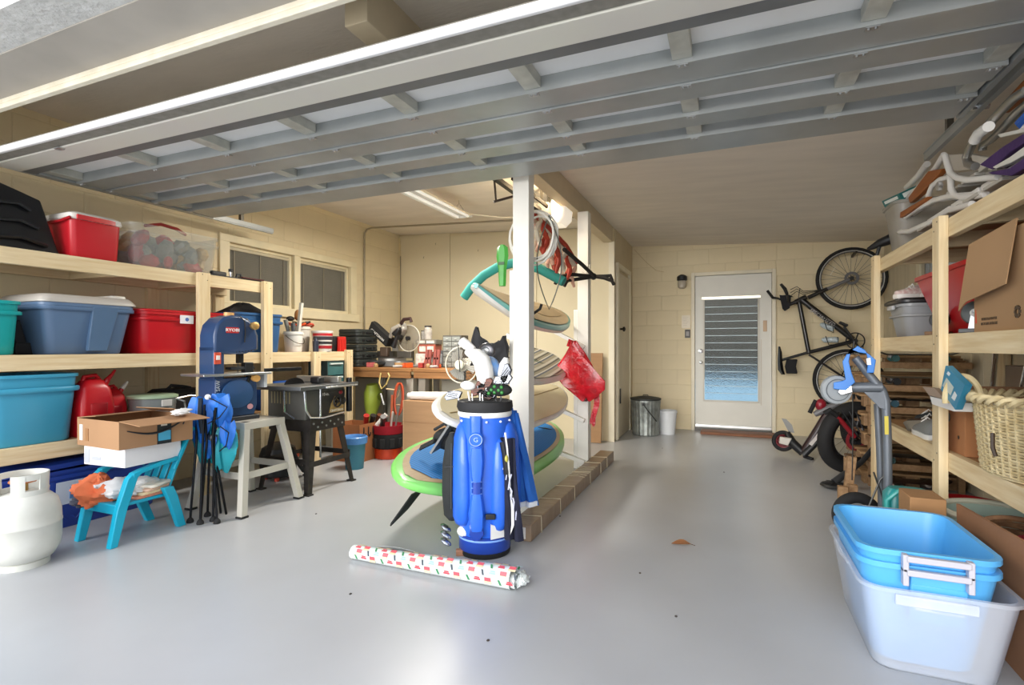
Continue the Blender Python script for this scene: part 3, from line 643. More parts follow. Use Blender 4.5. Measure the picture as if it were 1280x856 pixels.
# --- top shelf
bp = thing('plastic_liner', 'large black moulded plastic liner leaning at the left end of the top shelf', 'liner', (-3.86, 1.70, 1.65))
q = [(.13, -.20, 0), (.12, .17, 0), (.05, .105, .33), (.05, -.20, .42)]
MB().poly(q, (-.10, 0, .0)).build('shell', mat('black_abs', '141518', rough=.35, var=.2), bp, bevel=.01)
for k in range(3): MB().tube([(.135-.02*k, -.18, .06+.1*k), (.13-.02*k, -.02, .08+.1*k), (.125-.02*k, .10-.03*k, .05+.1*k)], .012, 6).build('moulded_ridge', MATS['black_abs'], bp)
ck = thing('cooler', 'red cooler with white lid and red swing handle on the top shelf', 'cooler', (-3.83, 2.04, 1.65))
MB().loft([rrect(.25, .25, .03, 0), rrect(.27, .27, .035, .02), rrect(.29, .29, .035, .235)]).build('body', plastic('c4202c'), ck)
MB().loft([rrect(.30, .30, .035, .236), rrect(.31, .31, .035, .245), rrect(.30, .30, .035, .27), rrect(.25, .25, .035, .285)]).build('lid', plastic('e9e6df'), ck)
MB().loft([[V(.155+dx, -.12+dy, z) for dx, dy in ((0, 0), (.012, 0), (.012, .18), (0, .22))] for z in (.235, .262)]).build('handle', plastic('d03038'), ck)
MB().tube([(.148, -.15, .24), (.07, -.165, .22), (-.07, -.165, .22), (-.148, -.15, .24)], .008, 6).build('handle_side', plastic('b01c26'), ck)
clearm = mat('clear_plastic', 'b9beba', rough=.15, alpha=.22, var=.05); milk = mat('milky_plastic', 'e2e9f4', rough=.3, alpha=.34, var=.03)
cb = tote('clear_bin', 'clear plastic bin full of red and gold odds and ends on the top shelf', 2.22, 2.90, 1.65, .29, '', material=clearm, depth=.42, taper=.9)
tag(cb, cb['label'], 'storage bin')
random.seed(11)
for k in range(40):
    x, y_, z_ = random.uniform(-.12, .11), random.uniform(-.25, .25), random.uniform(.03, .20)
    c_ = ['b3222a', '8c8f86', 'c7a15b', '8c8f86', '7a7f7a', 'b3222a'][k % 6]
    o = MB().ball((0, 0, 0), (random.uniform(.05, .10), random.uniform(.05, .09), random.uniform(.03, .06)), 7, 5).build('trinket', mat('trinket_'+c_, c_, rough=.4, var=.3, scale=20), None, sharp=10, loc=(cb.location.x+x, cb.location.y+y_, cb.location.z+z_+.02), rot=(random.random()*3, random.random()*3, 0))
    tag(o, {'b3222a': 'small red crumpled ornament inside the clear bin on the top shelf', '8c8f86': 'small grey-green crumpled ornament inside the clear bin on the top shelf', 'c7a15b': 'small gold crumpled ornament inside the clear bin on the top shelf', 'd8d4c8': 'small cream crumpled ornament inside the clear bin on the top shelf', '7a7f7a': 'small dark grey crumpled ornament inside the clear bin on the top shelf'}[c_], 'ornament', 'ornaments of colour '+{'b3222a': 'red', '8c8f86': 'grey-green', 'c7a15b': 'gold', 'd8d4c8': 'cream', '7a7f7a': 'dark grey'}[c_]+' in the clear bin')
tag(MB().tube([(-3.80, 2.40, 1.955), (-3.78, 2.50, 1.985), (-3.78, 2.62, 1.975), (-3.80, 2.70, 1.95)], .012, 6).build('red_handle_strap', plastic('8e2a26')), 'dark red strap handle lying across the rim of the clear bin', 'strap')
cl = thing('bar_clamp', 'long black bar clamp with chrome knobs at the end of the top shelf', 'clamp', (-3.68, 3.02, 1.65))
MB().bx(-.02, -.30, .0, .02, .28, .012).build('bar', mat('clamp_black', '1c1a1a', rough=.5), cl)
MB().box((0, -.14, .026), (.04, .12, .03)).build('jaw', BLACK, cl, bevel=.006)
MB().cyl((0, -.03, .012), (0, -.03, .05), .012).build('knob', CHROME, cl); MB().cyl((0, -.03, .051), (0, -.03, .075), .016).build('knob_cap', BLACK, cl)
MB().tube([(0, .02, .013), (0, .03, .04), (0, .06, .045), (0, .07, .013)], .008, 6).build('trigger', BLACK, cl)
MB().bx(-.03, .06, -.0, .03, .27, .010).xf(Matrix.Translation((0.0, 0, .0125))).build('pad', mat('maroon', '4c1f1d', rough=.7), cl)
# --- middle shelf
tote('teal_tote', 'teal plastic tote cut off by the left edge, on the middle shelf', 1.47, 1.67, 1.057, .30, '12a0a0', taper=.82)
fc = thing('folded_bracket', 'black folding gadget with a ridged arm behind the teal tote', 'bracket', (-3.92, 1.86, 1.057))
MB().bar((.0, -.10, .03), (0, -.14, .2), .05, .05).bx(-.04, -.15, 0, .05, .04, .07).build('frame', BLACK, fc, bevel=.004)
MB().bar((.06, .10, .0), (.06, -.02, .21), .03, .012).build('ridged_arm', BLACK, fc)
bt = tote('blue_tote', 'grey-blue tote with a light grey snap lid on the middle shelf', 1.73, 2.27, 1.057, .36, '5c7696', taper=.80, lid='b9b4ac', lidh=.05, depth=.5)
MB().loft([rrect(.20, .10, .02, .36, cx=.10, cy=.18), rrect(.19, .09, .02, .378, cx=.1, cy=.18)]).build('lid_latch', plastic('d8d4cb'), bt)
MB().loft([[V(x, y_, z) for x, y_ in ((.20, a), (.248-.02*(1-z/.26), a), (.248-.02*(1-z/.26), b_), (.20, b_))] for z, a, b_ in ((.02, -.02, .09), (.30, .0, .15))]).build('front_panel', plastic('54708f'), bt, bevel=.004)
rt = tote('red_tote', 'bright red tote with a white label at its corner on the middle shelf', 2.28, 2.98, 1.057, .31, 'c41a24', taper=.93, lid='c41a24', lidh=.02)
MB().bx(.2225, -.075, .215, .2345, .02, .275).build('sticker', painted('e9eaf0'), rt)
MB().lathe([(.001, 0), (.014, .0005), (.001, .001)], 14, axis='x').build('sticker_oval', painted('4d6fb5'), rt, loc=(.2347, -.03, .245), rot=None)
nb = tote('navy_tote', 'blue tote with a crumpled black bag on it, between the two tall pine posts', 3.02, 3.53, 1.057, .33, '2f5f92', taper=.9, lid=None)
MB().loft([[V(.17*k*math.cos(t)*(1+.2*math.sin(3*t)), .2*k*math.sin(t)*(1+.15*math.sin(5*t)), z+.012*math.sin(4*t)) for t in [2*PI*i/20 for i in range(20)]] for k, z in ((1, .30), (.98, .34), (.7, .37), (.35, .41), (.05, .42))]).xf(Matrix.Translation((nb.location.x-.0, nb.location.y-.02, nb.location.z))).build('tmp', fabric('2b2b2b')).name
o = bpy.data.objects['tmp']; o.name = 'rubbish_bag'; tag(o, 'crumpled dark grey plastic bag lying in the blue tote between the tall posts', 'bag')
def bucket(name, label, loc, r, h, m, n=24, taper=.86, handle=None, cat='bucket', rim=True, lid=None):
    t = thing(name, label, cat, loc)
    pr = [(r*taper*.98, 0), (r*taper, .004), (r, h-.03), (r+(.008 if rim else 0), h-.028), (r+(.008 if rim else 0), h-.012), (r+.002, h-.01), (r+.002, h), (r-.004, h), (r*taper-.004, .006)]
    MB().lathe(pr, n).build('body', m, t, sharp=50)
    if lid: MB().lathe([(r+.005, h+.001), (r+.012, h+.003), (r+.012, h+.018), (r-.01, h+.02), (r-.02, h+.012), (.001, h+.012)], n).build('lid', lid, t, sharp=50)
    if handle: MB().tube([(r*math.cos(a)+.012*math.cos(a), (r+.01)*math.sin(a)*1.0, h-.035-handle*math.sin((a-(-PI/2))/PI*PI)) for a in [-PI/2+PI*i/12 for i in range(13)]], .003, 6).build('handle', metal('4a4742'), t)
    return t
wbk = bucket('white_bucket', 'white bucket of tools with a thin wire handle on the middle shelf', (-3.78, 3.74, 1.057), .085, .19, painted('e8e6e0', .45), handle=.08)
tl = tag(MB().bar((-3.77, 3.77, 1.10), (-3.74, 3.80, 1.52), .028, .028).build('white_stick', painted('dedbd0')), 'white painted stick standing in the white bucket', 'stick')
for i, (dx, dy, hh, c_, l_) in enumerate(((-.03, -.04, .30, '8a8a86', 'grey handled tool leaning in the white bucket'), (.02, -.02, .27, '5f6265', 'dark grey tool handle in the white bucket'), (-.02, .02, .25, 'a9aaa8', 'pale grey tool handle beside the white stick'))):
    tag(MB().tube([(-3.78+dx*.5, 3.74+dy*.5, 1.075), (-3.78+dx, 3.74+dy, 1.057+hh*.7), (-3.78+dx*1.2, 3.74+dy*1.5, 1.057+hh)], [.01, .016, .02], 8).build('hand_tool', plastic(c_)), l_, 'tool')
wb2 = bucket('putty_pail', 'second white pail with orange cords piled on it, behind the painted tub', (-3.98, 4.02, 1.057), .10, .25, painted('ddd9cf', .5))
for k, (y_, z_, c_, l_) in enumerate(((-.06, .27, 'd8542a', 'coil of orange cord on the rear white pail'), (.0, .285, '201e1e', 'small black coil of cable on the rear white pail'), (.05, .265, 'd24a33', 'red-orange coil of cord on the rear white pail'))):
    tag(MB().tube([(-3.96+.09*math.cos(a), 4.02+y_+.06*math.sin(a), 1.057+z_+.012*math.sin(2*a+k)) for a in [PI*2*i/14 for i in range(14)]], .012, 6, closed=True).build('cord_coil', plastic(c_), None), l_, 'cord')
tag(MB().ball((-3.99, 4.0, 1.42), (.03, .03, .055), 10, 8).build('leather_glove', mat('tan_leather', '9c6b3c', rough=.8, bump=.3)), 'tan leather glove on top of the orange cords', 'glove')
tag(MB().ball((-3.90, 3.82, 1.375), (.03, .045, .025), 10, 8).build('work_light', BLACK), 'small black work light lying behind the white bucket', 'lamp')
pc = thing('paint_tub', 'white tub with a red and black printed label on the middle shelf', 'tub', (-3.72, 4.05, 1.057))
MB().lathe([(.085, 0), (.088, .004), (.098, .185), (.103, .187), (.103, .205), (.001, .205)], 24).build('body', painted('e6e2dc', .4), pc, sharp=50)
for a0, z0_, z1_, c_, nm in ((0, .03, .06, 'a8222c', 'red_band'), (0, .075, .10, '2d2b2c', 'black_band'), (0, .115, .15, '35313a', 'black_band'), (0, .155, .18, 'c0242e', 'red_band')):
    rr_ = lambda z: .0895+(.0098*z/.185)
    MB().loft([[V(rr_(z)*math.cos(t), rr_(z)*math.sin(t), z) for t in [-1.9+2.6*i/14 for i in range(15)]] for z in (z0_, z1_)], cap0=False, cap1=False, closed=False).build(nm, painted(c_), pc)
tag(MB().lathe([(.026, 0), (.028, .1), (.012, .12), (.012, .14)], 12, c=(-3.66, 3.90, 1.057)).build('spray_bottle', plastic('2b3040')), 'small dark blue bottle beside the painted tub', 'bottle')
tb = thing('tool_box', 'black tool box with a bright red ribbed end on the middle shelf', 'tool box', (-3.78, 4.22, 1.058))
MB().loft([rrect(.20, .18, .02, 0, cy=-.02), rrect(.22, .20, .02, .14, cy=-.02), rrect(.20, .18, .02, .155, cy=-.02)]).build('body', BLACK, tb)
MB().bx(.112, -.02, .0, .135, .09, .15).build('end_panel', plastic('c8261f'), tb, bevel=.004)
for k in range(4): MB().bx(.1355, -.01+.026*k, .01, .143, .002+.026*k, .12).build('rib', plastic('d8322a'), tb)
# --- lower shelf
lt = tote('light_blue_tote', 'large light blue tote on the lower left shelf', 1.47, 1.95, .544, .40, '3f9cbe', taper=.86, depth=.5, xfront=-3.62, r=.07)
def gas_can(name, label, loc, sx, h, spout):
    t = thing(name, label, 'fuel can', loc); rd = plastic('c01822', .3)
    w_ = .16*sx
    def ring(z, a, b_): return rrect(a, b_, .04*sx, z)
    MB().loft([ring(0, .2*sx, w_*1.5), ring(.015, .22*sx, w_*1.6), ring(h*.55, .21*sx, w_*1.55), ring(h*.8, .17*sx, w_*1.35), ring(h*.93, .12*sx, w_*.9), ring(h*.97, .05*sx, w_*.5)]).build('body', rd, t, sharp=60)
    MB().tube([(0, -.07*sx, h*.86), (0, -.05*sx, h*1.0), (0, .03*sx, h*1.02), (0, .07*sx, h*.9)], .017*sx, 8).build('handle', rd, t)
    MB().loft([[V(.106*sx, y_*sx, z) for y_, z in ((-.06, h*.3), (.06, h*.3), (.06, h*.56), (-.06, h*.56))], [V(.1135*sx, y_*sx, z) for y_, z in ((-.05, h*.33), (.05, h*.33), (.05, h*.53), (-.05, h*.53))]]).build('side_badge', plastic('a8141e'), t)
    MB().cyl((0, .09*sx, h*.82), (0, .115*sx, h*.93), .022*sx).build('cap', rd, t)
    MB().tube([(0, .115*sx, h*.93), (0, .15*sx, h*1.02), (0, .175*sx, h*1.10)], [.016, .011, .007], 8).build('spout', plastic(spout), t)
    return t
gas_can('fuel_can', 'large red fuel can with a red spout on the lower shelf', (-3.74, 2.035, .544), .80, .37, 'b01420')
gas_can('fuel_can', 'small red fuel can with a white spout behind the cardboard boxes', (-3.86, 2.215, .544), .62, .29, 'e3dfd6')
rc = thing('round_container', 'round clear container with a pale green lid and clip on the lower shelf', 'container', (-3.76, 2.43, .544))
MB().lathe([(.125, 0), (.13, .005), (.145, .20), (.139, .20), (.124, .01)], 24).build('body', mat('smoky_clear', '9fa6a4', rough=.2, alpha=.6), rc, sharp=50)
MB().lathe([(.15, .201), (.155, .204), (.155, .218), (.135, .225), (.001, .222)], 24).build('lid', plastic('a9c0a0'), rc, sharp=50)
MB().box((.150, .0, .17), (.012, .07, .045)).build('clip', painted('d9d6d0'), rc, bevel=.003)
MB().tube([(.12, .09, .19), (.16, .12, .17), (.155, .13, .12), (.13, .1, .08)], .007, 6).build('handle', CHROME, rc)
tag(MB().ball((0, 0, 0), (.1, .1, .06), 12, 8).build('cloth_roll', fabric('6d7f92'), loc=(-3.76, 2.43, .61)), 'grey-blue cloth rolled up inside the round clear container', 'cloth')
bk = thing('camera_bag', 'black soft case with a silver edge on the lower shelf', 'bag', (-3.98, 2.76, .544)); bk.scale = (.8, .8, 1)
MB().loft([rrect(.34, .40, .05, 0), rrect(.36, .42, .05, .03), rrect(.35, .40, .05, .21), rrect(.30, .34, .05, .235)]).build('body', fabric('1b1b1d'), bk)
MB().tube([(.178, -.15, .17), (.182, 0, .185), (.178, .15, .17)], .007, 6).build('silver_edge', CHROME, bk)
MB().tube([(.05, -.17, .21), (.06, -.1, .265), (.06, .02, .25), (.05, .1, .235)], .013, 8).build('handle', fabric('242427'), bk)
bb2 = thing('gym_bag', 'bright blue and black bag on the lower shelf behind the band saw', 'bag', (-3.80, 3.60, .544))
MB().loft([rrect(.3, .36, .08, 0), rrect(.34, .42, .1, .06), rrect(.33, .40, .1, .15), rrect(.24, .3, .1, .23), rrect(.1, .12, .04, .25)]).build('body', fabric('1c4f9c'), bb2)
MB().box((.155, 0, .12), (.04, .40, .05)).build('black_panel', fabric('15171c'), bb2, bevel=.01)
# organiser drawers
od = thing('drawer_organiser', 'small clear teal drawer stack on the lower shelf beside the last post', 'drawers', (-3.74, 4.13, .544))
MB().bx(-.12, -.12, 0, .12, .12, .006).bx(-.12, -.12, .006, .12, -.114, .42).bx(-.12, .114, .006, .12, .12, .42).bx(-.12, -.114, .414, .12, .114, .42).bx(-.12, -.114, .006, -.114, .114, .414).build('case', mat('dark_case', '3a4a4a', rough=.4), od)
for k in range(3):
    dz = .012+.135*k; dd = MB().bx(-.10, -.108, dz, .118, .108, dz+.125).build('drawer', mat('teal_clear', '47787a', rough=.2, alpha=.8, var=.2), od)
    MB().bx(.119, -.09, dz+.105, .135, .09, dz+.12).build('drawer_pull', painted('c7d4d0'), dd)
# --- floor level left
bn = thing('navy_floor_bin', 'big royal blue storage bin with its lid ajar on the floor under the left shelves', 'storage bin', (-3.94, 1.90, 0))
rb_ = plastic('20409a', .4)
MB().tub(.40, 1.08, .46, 1.18, .36, r=.05).build('body', rb_, bn, sharp=50)
MB().loft([rrect(.455, 1.19, .05, .30), rrect(.468, 1.205, .05, .305), rrect(.468, 1.205, .05, .325), rrect(.455, 1.19, .05, .33)], cap0=False, cap1=False).build('band', rb_, bn)
MB().loft([rrect(.48, 1.2, .05, 0), rrect(.49, 1.21, .05, .004), rrect(.49, 1.21, .05, .03), rrect(.44, 1.16, .05, .045)]).build('lid', rb_, bn, loc=(0, 0, .372), rot=(math.radians(1.6), 0, 0))
MB().box((.233, .02, .22), (.004, .18, .14), (0, math.radians(5), 0)).build('label', painted('c9d4e2'), bn)
MB().box((.2365, .045, .215), (.004, .09, .07), (0, math.radians(5), 0)).build('label_picture', painted('5a87ba'), bn)
for k in range(7):
    a = .10+.07*k
    MB().tube([(.218, a-.5+.0, .05), (.219, a-.5+.02, .075), (.218, a-.5+.045, .05)] if k % 2 else [(.218, a-.5, .075), (.218, a-.5+.02, .05), (.219, a-.5+.045, .075)], .004, 4).build('moulded_mark', rb_, bn)
pt = thing('propane_tank', 'worn white propane tank with collar on the floor at the left edge', 'gas tank', (-3.30, 1.49, 0))
tw = mat('tank_white', 'dedfd8', rough=.45, col2='cdcdc4', scale=6)
MB().lathe([(.10, 0), (.105, .0), (.105, .03), (.10, .032), (.10, .04)], 24).build('foot_ring', tw, pt)
MB().lathe([(.06, .022), (.12, .04), (.146, .085), (.152, .13), (.152, .205), (.154, .207), (.154, .215), (.152, .217), (.150, .27), (.135, .325), (.10, .36), (.04, .375), (.001, .376)], 32).build('vessel', tw, pt, sharp=60)
cr_ = [[V(r*math.cos(t), r*math.sin(t), z+dz*math.cos(t*2)) for t in [.2+5.2*i/20 for i in range(21)]] for r, z, dz in ((.095, .345, 0), (.10, .40, 0), (.102, .45, .012), (.097, .45, .012), (.094, .40, 0), (.09, .345, 0))]
col_o = MB(); 
for (t0, t1) in ((.0, .55), (1.15, 2.3), (2.9, 4.1), (4.6, 5.4)):
    tt_ = [t0+(t1-t0)*i/6 for i in range(7)]
    col_o.loft([[V(r*math.cos(t-.9), r*math.sin(t-.9), z) for r, z in ((.098, .34), (.102, .46), (.096, .46), (.092, .34))] for t in tt_])
for (z0_, z1_) in ((.34, .385), (.435, .465)):
    col_o.loft([[V(r*math.cos(t-.9), r*math.sin(t-.9), z) for r, z in ((.098, z0_), (.102, z1_), (.096, z1_), (.092, z0_))] for t in [5.4*i/26 for i in range(27)]])
col_o.build('collar', tw, pt, sharp=50)
MB().cyl((0, 0, .376), (0, 0, .42), .02).cyl((0, 0, .41), (.04, -.03, .41), .012).build('valve', metal('b08a50', .4), pt)
MB().tube([(.05*math.cos(t), .05*math.sin(t), .425) for t in [2*PI*i/10 for i in range(10)]], .008, 6, closed=True).build('valve_wheel', plastic('c87a4a'), pt)
# --- turquoise child's chair
TQ = plastic('12a9c9', .35)
ch = thing('child_chair', 'small turquoise plastic child chair heaped with clothes and boxes', 'chair', (-3.27, 2.0, 0))
def strip(pts, w_, th_): 
    b = MB()
    for p, q_ in zip(pts, pts[1:]): b.bar(p, q_, w_, th_, up=(0, 0, 1))
    return b
for sx in (-1, 1):
    X = .145*sx
    MB().loft([[V(X+dx, y_+dy*wd, z) for dx, dy in ((-.02, -1), (.02, -1), (.02, 1), (-.02, 1))] for (y_, z, wd) in ((-.20, 0, .020), (-.155, .20, .027), (-.10, .36, .028), (-.07, .385, .028))]).build('leg', TQ, ch, bevel=.004)
    MB().loft([[V(X*(1+.12*k)+dx, y_+dy*wd, z) for dx, dy in ((-.018, -1), (.018, -1), (.018, 1), (-.018, 1))] for k, (y_, z, wd) in enumerate(((.19, 0, .024), (.12, .20, .03), (.08, .27, .03)))]).build('leg', TQ, ch, bevel=.004)
    MB().loft([[V(X+dx, y_, z+dz) for dx, dz in ((-.022, -.012), (.022, -.012), (.022, .012), (-.022, .012))] for (y_, z) in ((-.10, .375), (-.05, .39), (.05, .41), (.16, .425))]).build('arm', TQ, ch, bevel=.004)
MB().bx(-.14, -.17, .205, .14, .13, .225).bx(-.14, -.178, .17, .14, -.165, .225).build('seat', TQ, ch, bevel=.005)
for k in range(4):
    X = -.105+.07*k
    MB().bar((X, .12, .22), (X, .27, .60), .05, .012, up=(0, 1, 0)).build('back_slat', TQ, ch, bevel=.004)
MB().bar((-.15, .262, .585), (.15, .262, .585), .05, .016).build('top_rail', TQ, ch, bevel=.006)
for sx in (-1, 1): MB().bar((.15*sx, .14, .36), (.14*sx, .265, .60), .035, .02, up=(0, 1, 0)).build('back_post', TQ, ch, bevel=.004)
def blob(name, label, cat, loc, r, col, seed, flat=1, group=None, m=None, amp=.42):
    off = V(seed*3.1, seed*1.7, seed*.9); rings = []
    for j in range(21):
        t = PI*j/20; k = max(math.sin(t), .03); ring = []
        for i in range(44):
            a = 2*PI*i/44; d = V(k*math.cos(a), k*math.sin(a), -math.cos(t))
            q_ = 1+amp*(noise.noise(d*1.7+off))+amp*.45*abs(noise.noise(d*4.5+off))*2-amp*.2+amp*.12*noise.noise(d*9+off)
            ring.append(V(r[0]*d.x*q_, r[1]*d.y*q_, r[2]*max(d.z, -.85)*q_))
        rings.append(ring)
    return tag(MB().loft(rings).build(name, m or mat('cloth_'+col, col, rough=.85, var=.1, scale=8, bump=.5, bscale=30), loc=loc), label, cat, group)
blob('towel', 'orange towel spilling over the left side of the small turquoise chair', 'towel', (-3.37, 1.87, .262), (.13, .11, .085), 'e0764a', 2)
blob('shirt', 'crumpled white shirt on the seat of the turquoise chair', 'clothing', (-3.265, 1.96, .278), (.115, .14, .058), 'e8e5e2', 5)
blob('jeans', 'dark grey folded trousers under the orange towel on the chair', 'clothing', (-3.40, 1.83, .225), (.06, .07, .035), '4a4c58', 8)
for k, (c_, l_) in enumerate((('d08a70', 'folded pink cloth lowest in the pile on the turquoise chair'), ('e9d3a8', 'folded cream cloth second from the seat of the turquoise chair'), ('dfb9a0', 'folded peach cloth near the right chair arm'), ('e6dfd0', 'folded off-white cloth topmost in the right pile on the turquoise chair'))):
    tag(MB().loft([rrect(.17, .18-.01*k, .02, 0), rrect(.18, .19-.01*k, .03, .008), rrect(.17, .18-.01*k, .02, .016)]).build('folded_cloth', fabric(c_), loc=(-3.215+.005*k, 2.02+.01*k, .227+.0175*k), rot=(0, 0, .1*k)), l_, 'cloth')
wx = thing('shoe_box', 'long white box with a grey printed end on the arms of the turquoise chair', 'box', (-3.27, 1.99, .428), rz=math.radians(4))
MB().bx(-.17, -.15, 0, .16, .19, .105).build('box_body', painted('e9e9ec'), wx, bevel=.003)
MB().bx(-.16, -.153, .012, -.12, -.1505, .09).bx(-.10, -.153, .03, -.03, -.1505, .05).build('end_print', painted('b8bcc4'), wx)
ab = thing('shipping_box', 'brown shipping box with a curved arrow print and open flaps atop the white box', 'box', (-3.26, 2.02, .535), rz=math.radians(-3))
CB2 = mat('box_kraft', 'a37d5a', rough=.85, var=.06, scale=3)
MB().bx(-.23, -.20, 0, .19, -.196, .155).bx(-.23, .206, 0, .19, .21, .155).bx(-.23, -.196, 0, -.226, .206, .155).bx(.186, -.196, 0, .19, .206, .155).bx(-.226, -.196, 0, .186, .206, .004).build('box_body', CB2, ab)
def flap(pts, nm='flap'): return MB().poly(pts, (0, 0, -.004)).build(nm, CB2, ab)
flap([(.19, -.20, .160), (.19, .21, .160), (.31, .24, .135), (.31, -.16, .135)])
flap([(-.23, -.20, .160), (-.23, .21, .160), (-.06, .20, .175), (-.06, -.19, .175)])
flap([(-.22, .21, .162), (.18, .21, .162), (.17, .10, .20), (-.20, .10, .19)])
fm = painted('1e2328')
MB().tube([(.1915, -.16+.32*t, .10-.045*math.sin(PI*t)+.03*t) for t in [i/12 for i in range(13)]], [.003+.004*math.sin(PI*i/12) for i in range(13)], 6).tube([(.1915, .12, .145), (.1915, .165, .137), (.1915, .150, .098)], .004, 5).build('printed_arrow', fm, ab)
MB().bx(.1905, .0, .0, .1925, .08, .14).build('tape', fm, ab); MB().bx(.193, .005, .02, .194, .075, .075).build('tape_patch', painted('4aa8cc'), ab); MB().bx(.193, .02, .105, .194, .055, .12).build('tape_mark', painted('d8cfc0'), ab)
MB().bx(-.231, -.19, .03, -.2305, -.15, .12).bx(-.20, -.2025, .03, -.17, -.2005, .12).build('barcode_label', painted('eeeae4'), ab)
MB().bx(-.14, -.2025, .03, -.11, -.2005, .10).build('arrow_print', painted('9a6f48'), ab)
blob('white_pouch', 'small white pouch resting on the flap of the brown shipping box', 'pouch', (-3.02, 2.12, .715), (.04, .05, .02), 'dcdcdc', 12)
# --- folded camping chair
cc = thing('folded_chair', 'folded blue camping chair with black legs standing in front of the band saw', 'folding chair', (-3.07, 2.37, 0), rz=math.radians(20))
blk = metal('26272a', .4)
LEGS = [(-.095, -.09), (-.06, .03), (-.01, -.12), (.035, -.06), (.085, -.10), (.06, .04), (-.04, -.07), (.01, .06)]
for k, (a, b_) in enumerate(LEGS):
    MB().tube([(a, b_, .012), (a*.45+.012*((k*3) % 5-2), b_*.45-.03, .50), (a*.8-.01*((k*2) % 3-1), b_*.5-.02, .70+.02*(k % 3))], .0075, 8).build('leg', blk, cc)
for k, (a, b_) in enumerate(LEGS[:5]): MB().lathe([(.020, 0), (.022, .006), (.018, .02), (.010, .03)], 10, c=(a, b_, 0)).build('foot', RUBBER, cc)
MB().lathe([(.03, .50), (.035, .51), (.035, .53), (.03, .54)], 12).build('hub', metal('9b9ea2'), cc)
bl = mat('blue_nylon', '1f6fd0', rough=.5, var=.15, scale=5, bump=.4, bscale=15); tl_ = mat('teal_nylon', '1c9aa8', rough=.5, var=.15, scale=5, bump=.4, bscale=15)
def drape(nm, m, c_, r, z0_, z1_, seed, wd=1):
    rnd = random.Random(seed); ph = rnd.random()*6
    MB().loft([[V(c_[0]+r*(math.sin(PI*(.25+.6*j/7)))*math.cos(t)*(1+.3*math.sin(3*t+ph+j*.5)), c_[1]+r*.7*math.sin(PI*(.25+.6*j/7))*math.sin(t)*(1+.25*math.sin(5*t+ph)), z1_+(z0_-z1_)*j/7+.015*math.sin(3*t+ph)) for t in [2*PI*i/22 for i in range(22)]] for j in range(8)]).build(nm, m, cc, sharp=25)
drape('seat_cloth', bl, (-.07, -.02), .075, .50, .77, 3); drape('seat_cloth', bl, (.06, -.01), .065, .60, .79, 9)
drape('back_cloth', tl_, (-.07, .02), .07, .36, .60, 5); drape('back_cloth', tl_, (.05, .03), .075, .30, .56, 14); drape('arm_cloth', bl, (.10, -.01), .045, .46, .62, 21); drape('arm_cloth', bl, (-.02, .0), .06, .40, .52, 33)
for pts in (((.0, -.06, .78), (.05, -.08, .77), (.12, -.05, .72), (.09, -.08, .66), (.02, -.09, .62)), ((.08, -.06, .60), (.13, -.05, .56), (.12, -.06, .48), (.07, -.05, .44))): MB().tube(pts, .004, 5).build('edge_binding', fabric('10151f'), cc)
MB().tube([(-.04, -.07, .78), (-.035, -.085, .68), (-.02, -.08, .56)], .014, 6).build('strap', fabric('1d2733'), cc)
MB().ball((.0, -.06, .785), .018).build('buckle', painted('dfe3ea'), cc)
# --- band saw and stand
bs = thing('saw_stand', 'pale grey steel stand with splayed legs under the band saw', 'stand', (-3.14, 2.70, 0))
sm_ = painted('bdb9ae', .4)
TOP = .60
def leg_l(b, foot, top, w_=.045): 
    return b.loft([[V(foot[0]+a, foot[1]+c_, 0.012) for a, c_ in ((-w_/2, -w_/2), (w_/2, -w_/2), (w_/2, w_/2), (-w_/2, w_/2))], [V(top[0]+a, top[1]+c_, TOP) for a, c_ in ((-w_/2, -w_/2), (w_/2, -w_/2), (w_/2, w_/2), (-w_/2, w_/2))]])
FT = [((.24, -.26), (.15, -.16)), ((.24, .22), (.15, .12)), ((-.24, -.26), (-.15, -.16)), ((-.24, .22), (-.15, .12))]
for f, t_ in FT:
    leg_l(MB(), f, t_).build('leg', sm_, bs, bevel=.002)
    MB().box((f[0], f[1], .006), (.055, .055, .012)).build('foot', RUBBER, bs)
MB().bx(-.18, -.19, TOP-.05, .18, .15, TOP).build('top_frame', sm_, bs, bevel=.003)
for a, b_ in ((0, 1), (2, 3), (0, 2), (1, 3)):
    k = .42; pa = [FT[a][0][i]+(FT[a][1][i]-FT[a][0][i])*k for i in (0, 1)]; pb = [FT[b_][0][i]+(FT[b_][1][i]-FT[b_][0][i])*k for i in (0, 1)]
    MB().bar((pa[0], pa[1], TOP*k), (pb[0], pb[1], TOP*k), .006, .045).build('brace', sm_, bs)
sw = thing('band_saw', 'dark blue band saw with a rounded top and steel table, standing on the pale stand', 'band saw', (-3.20, 2.60, TOP), rz=math.radians(-6)); sw.scale = (.97, 1.12, .97)
navy = mat('saw_blue', '243f66', rough=.35, var=.08, coat=.2)
MB().bx(-.13, -.14, 0, .13, .12, .03).build('base', metal('4a4c50', .5), sw, bevel=.004)
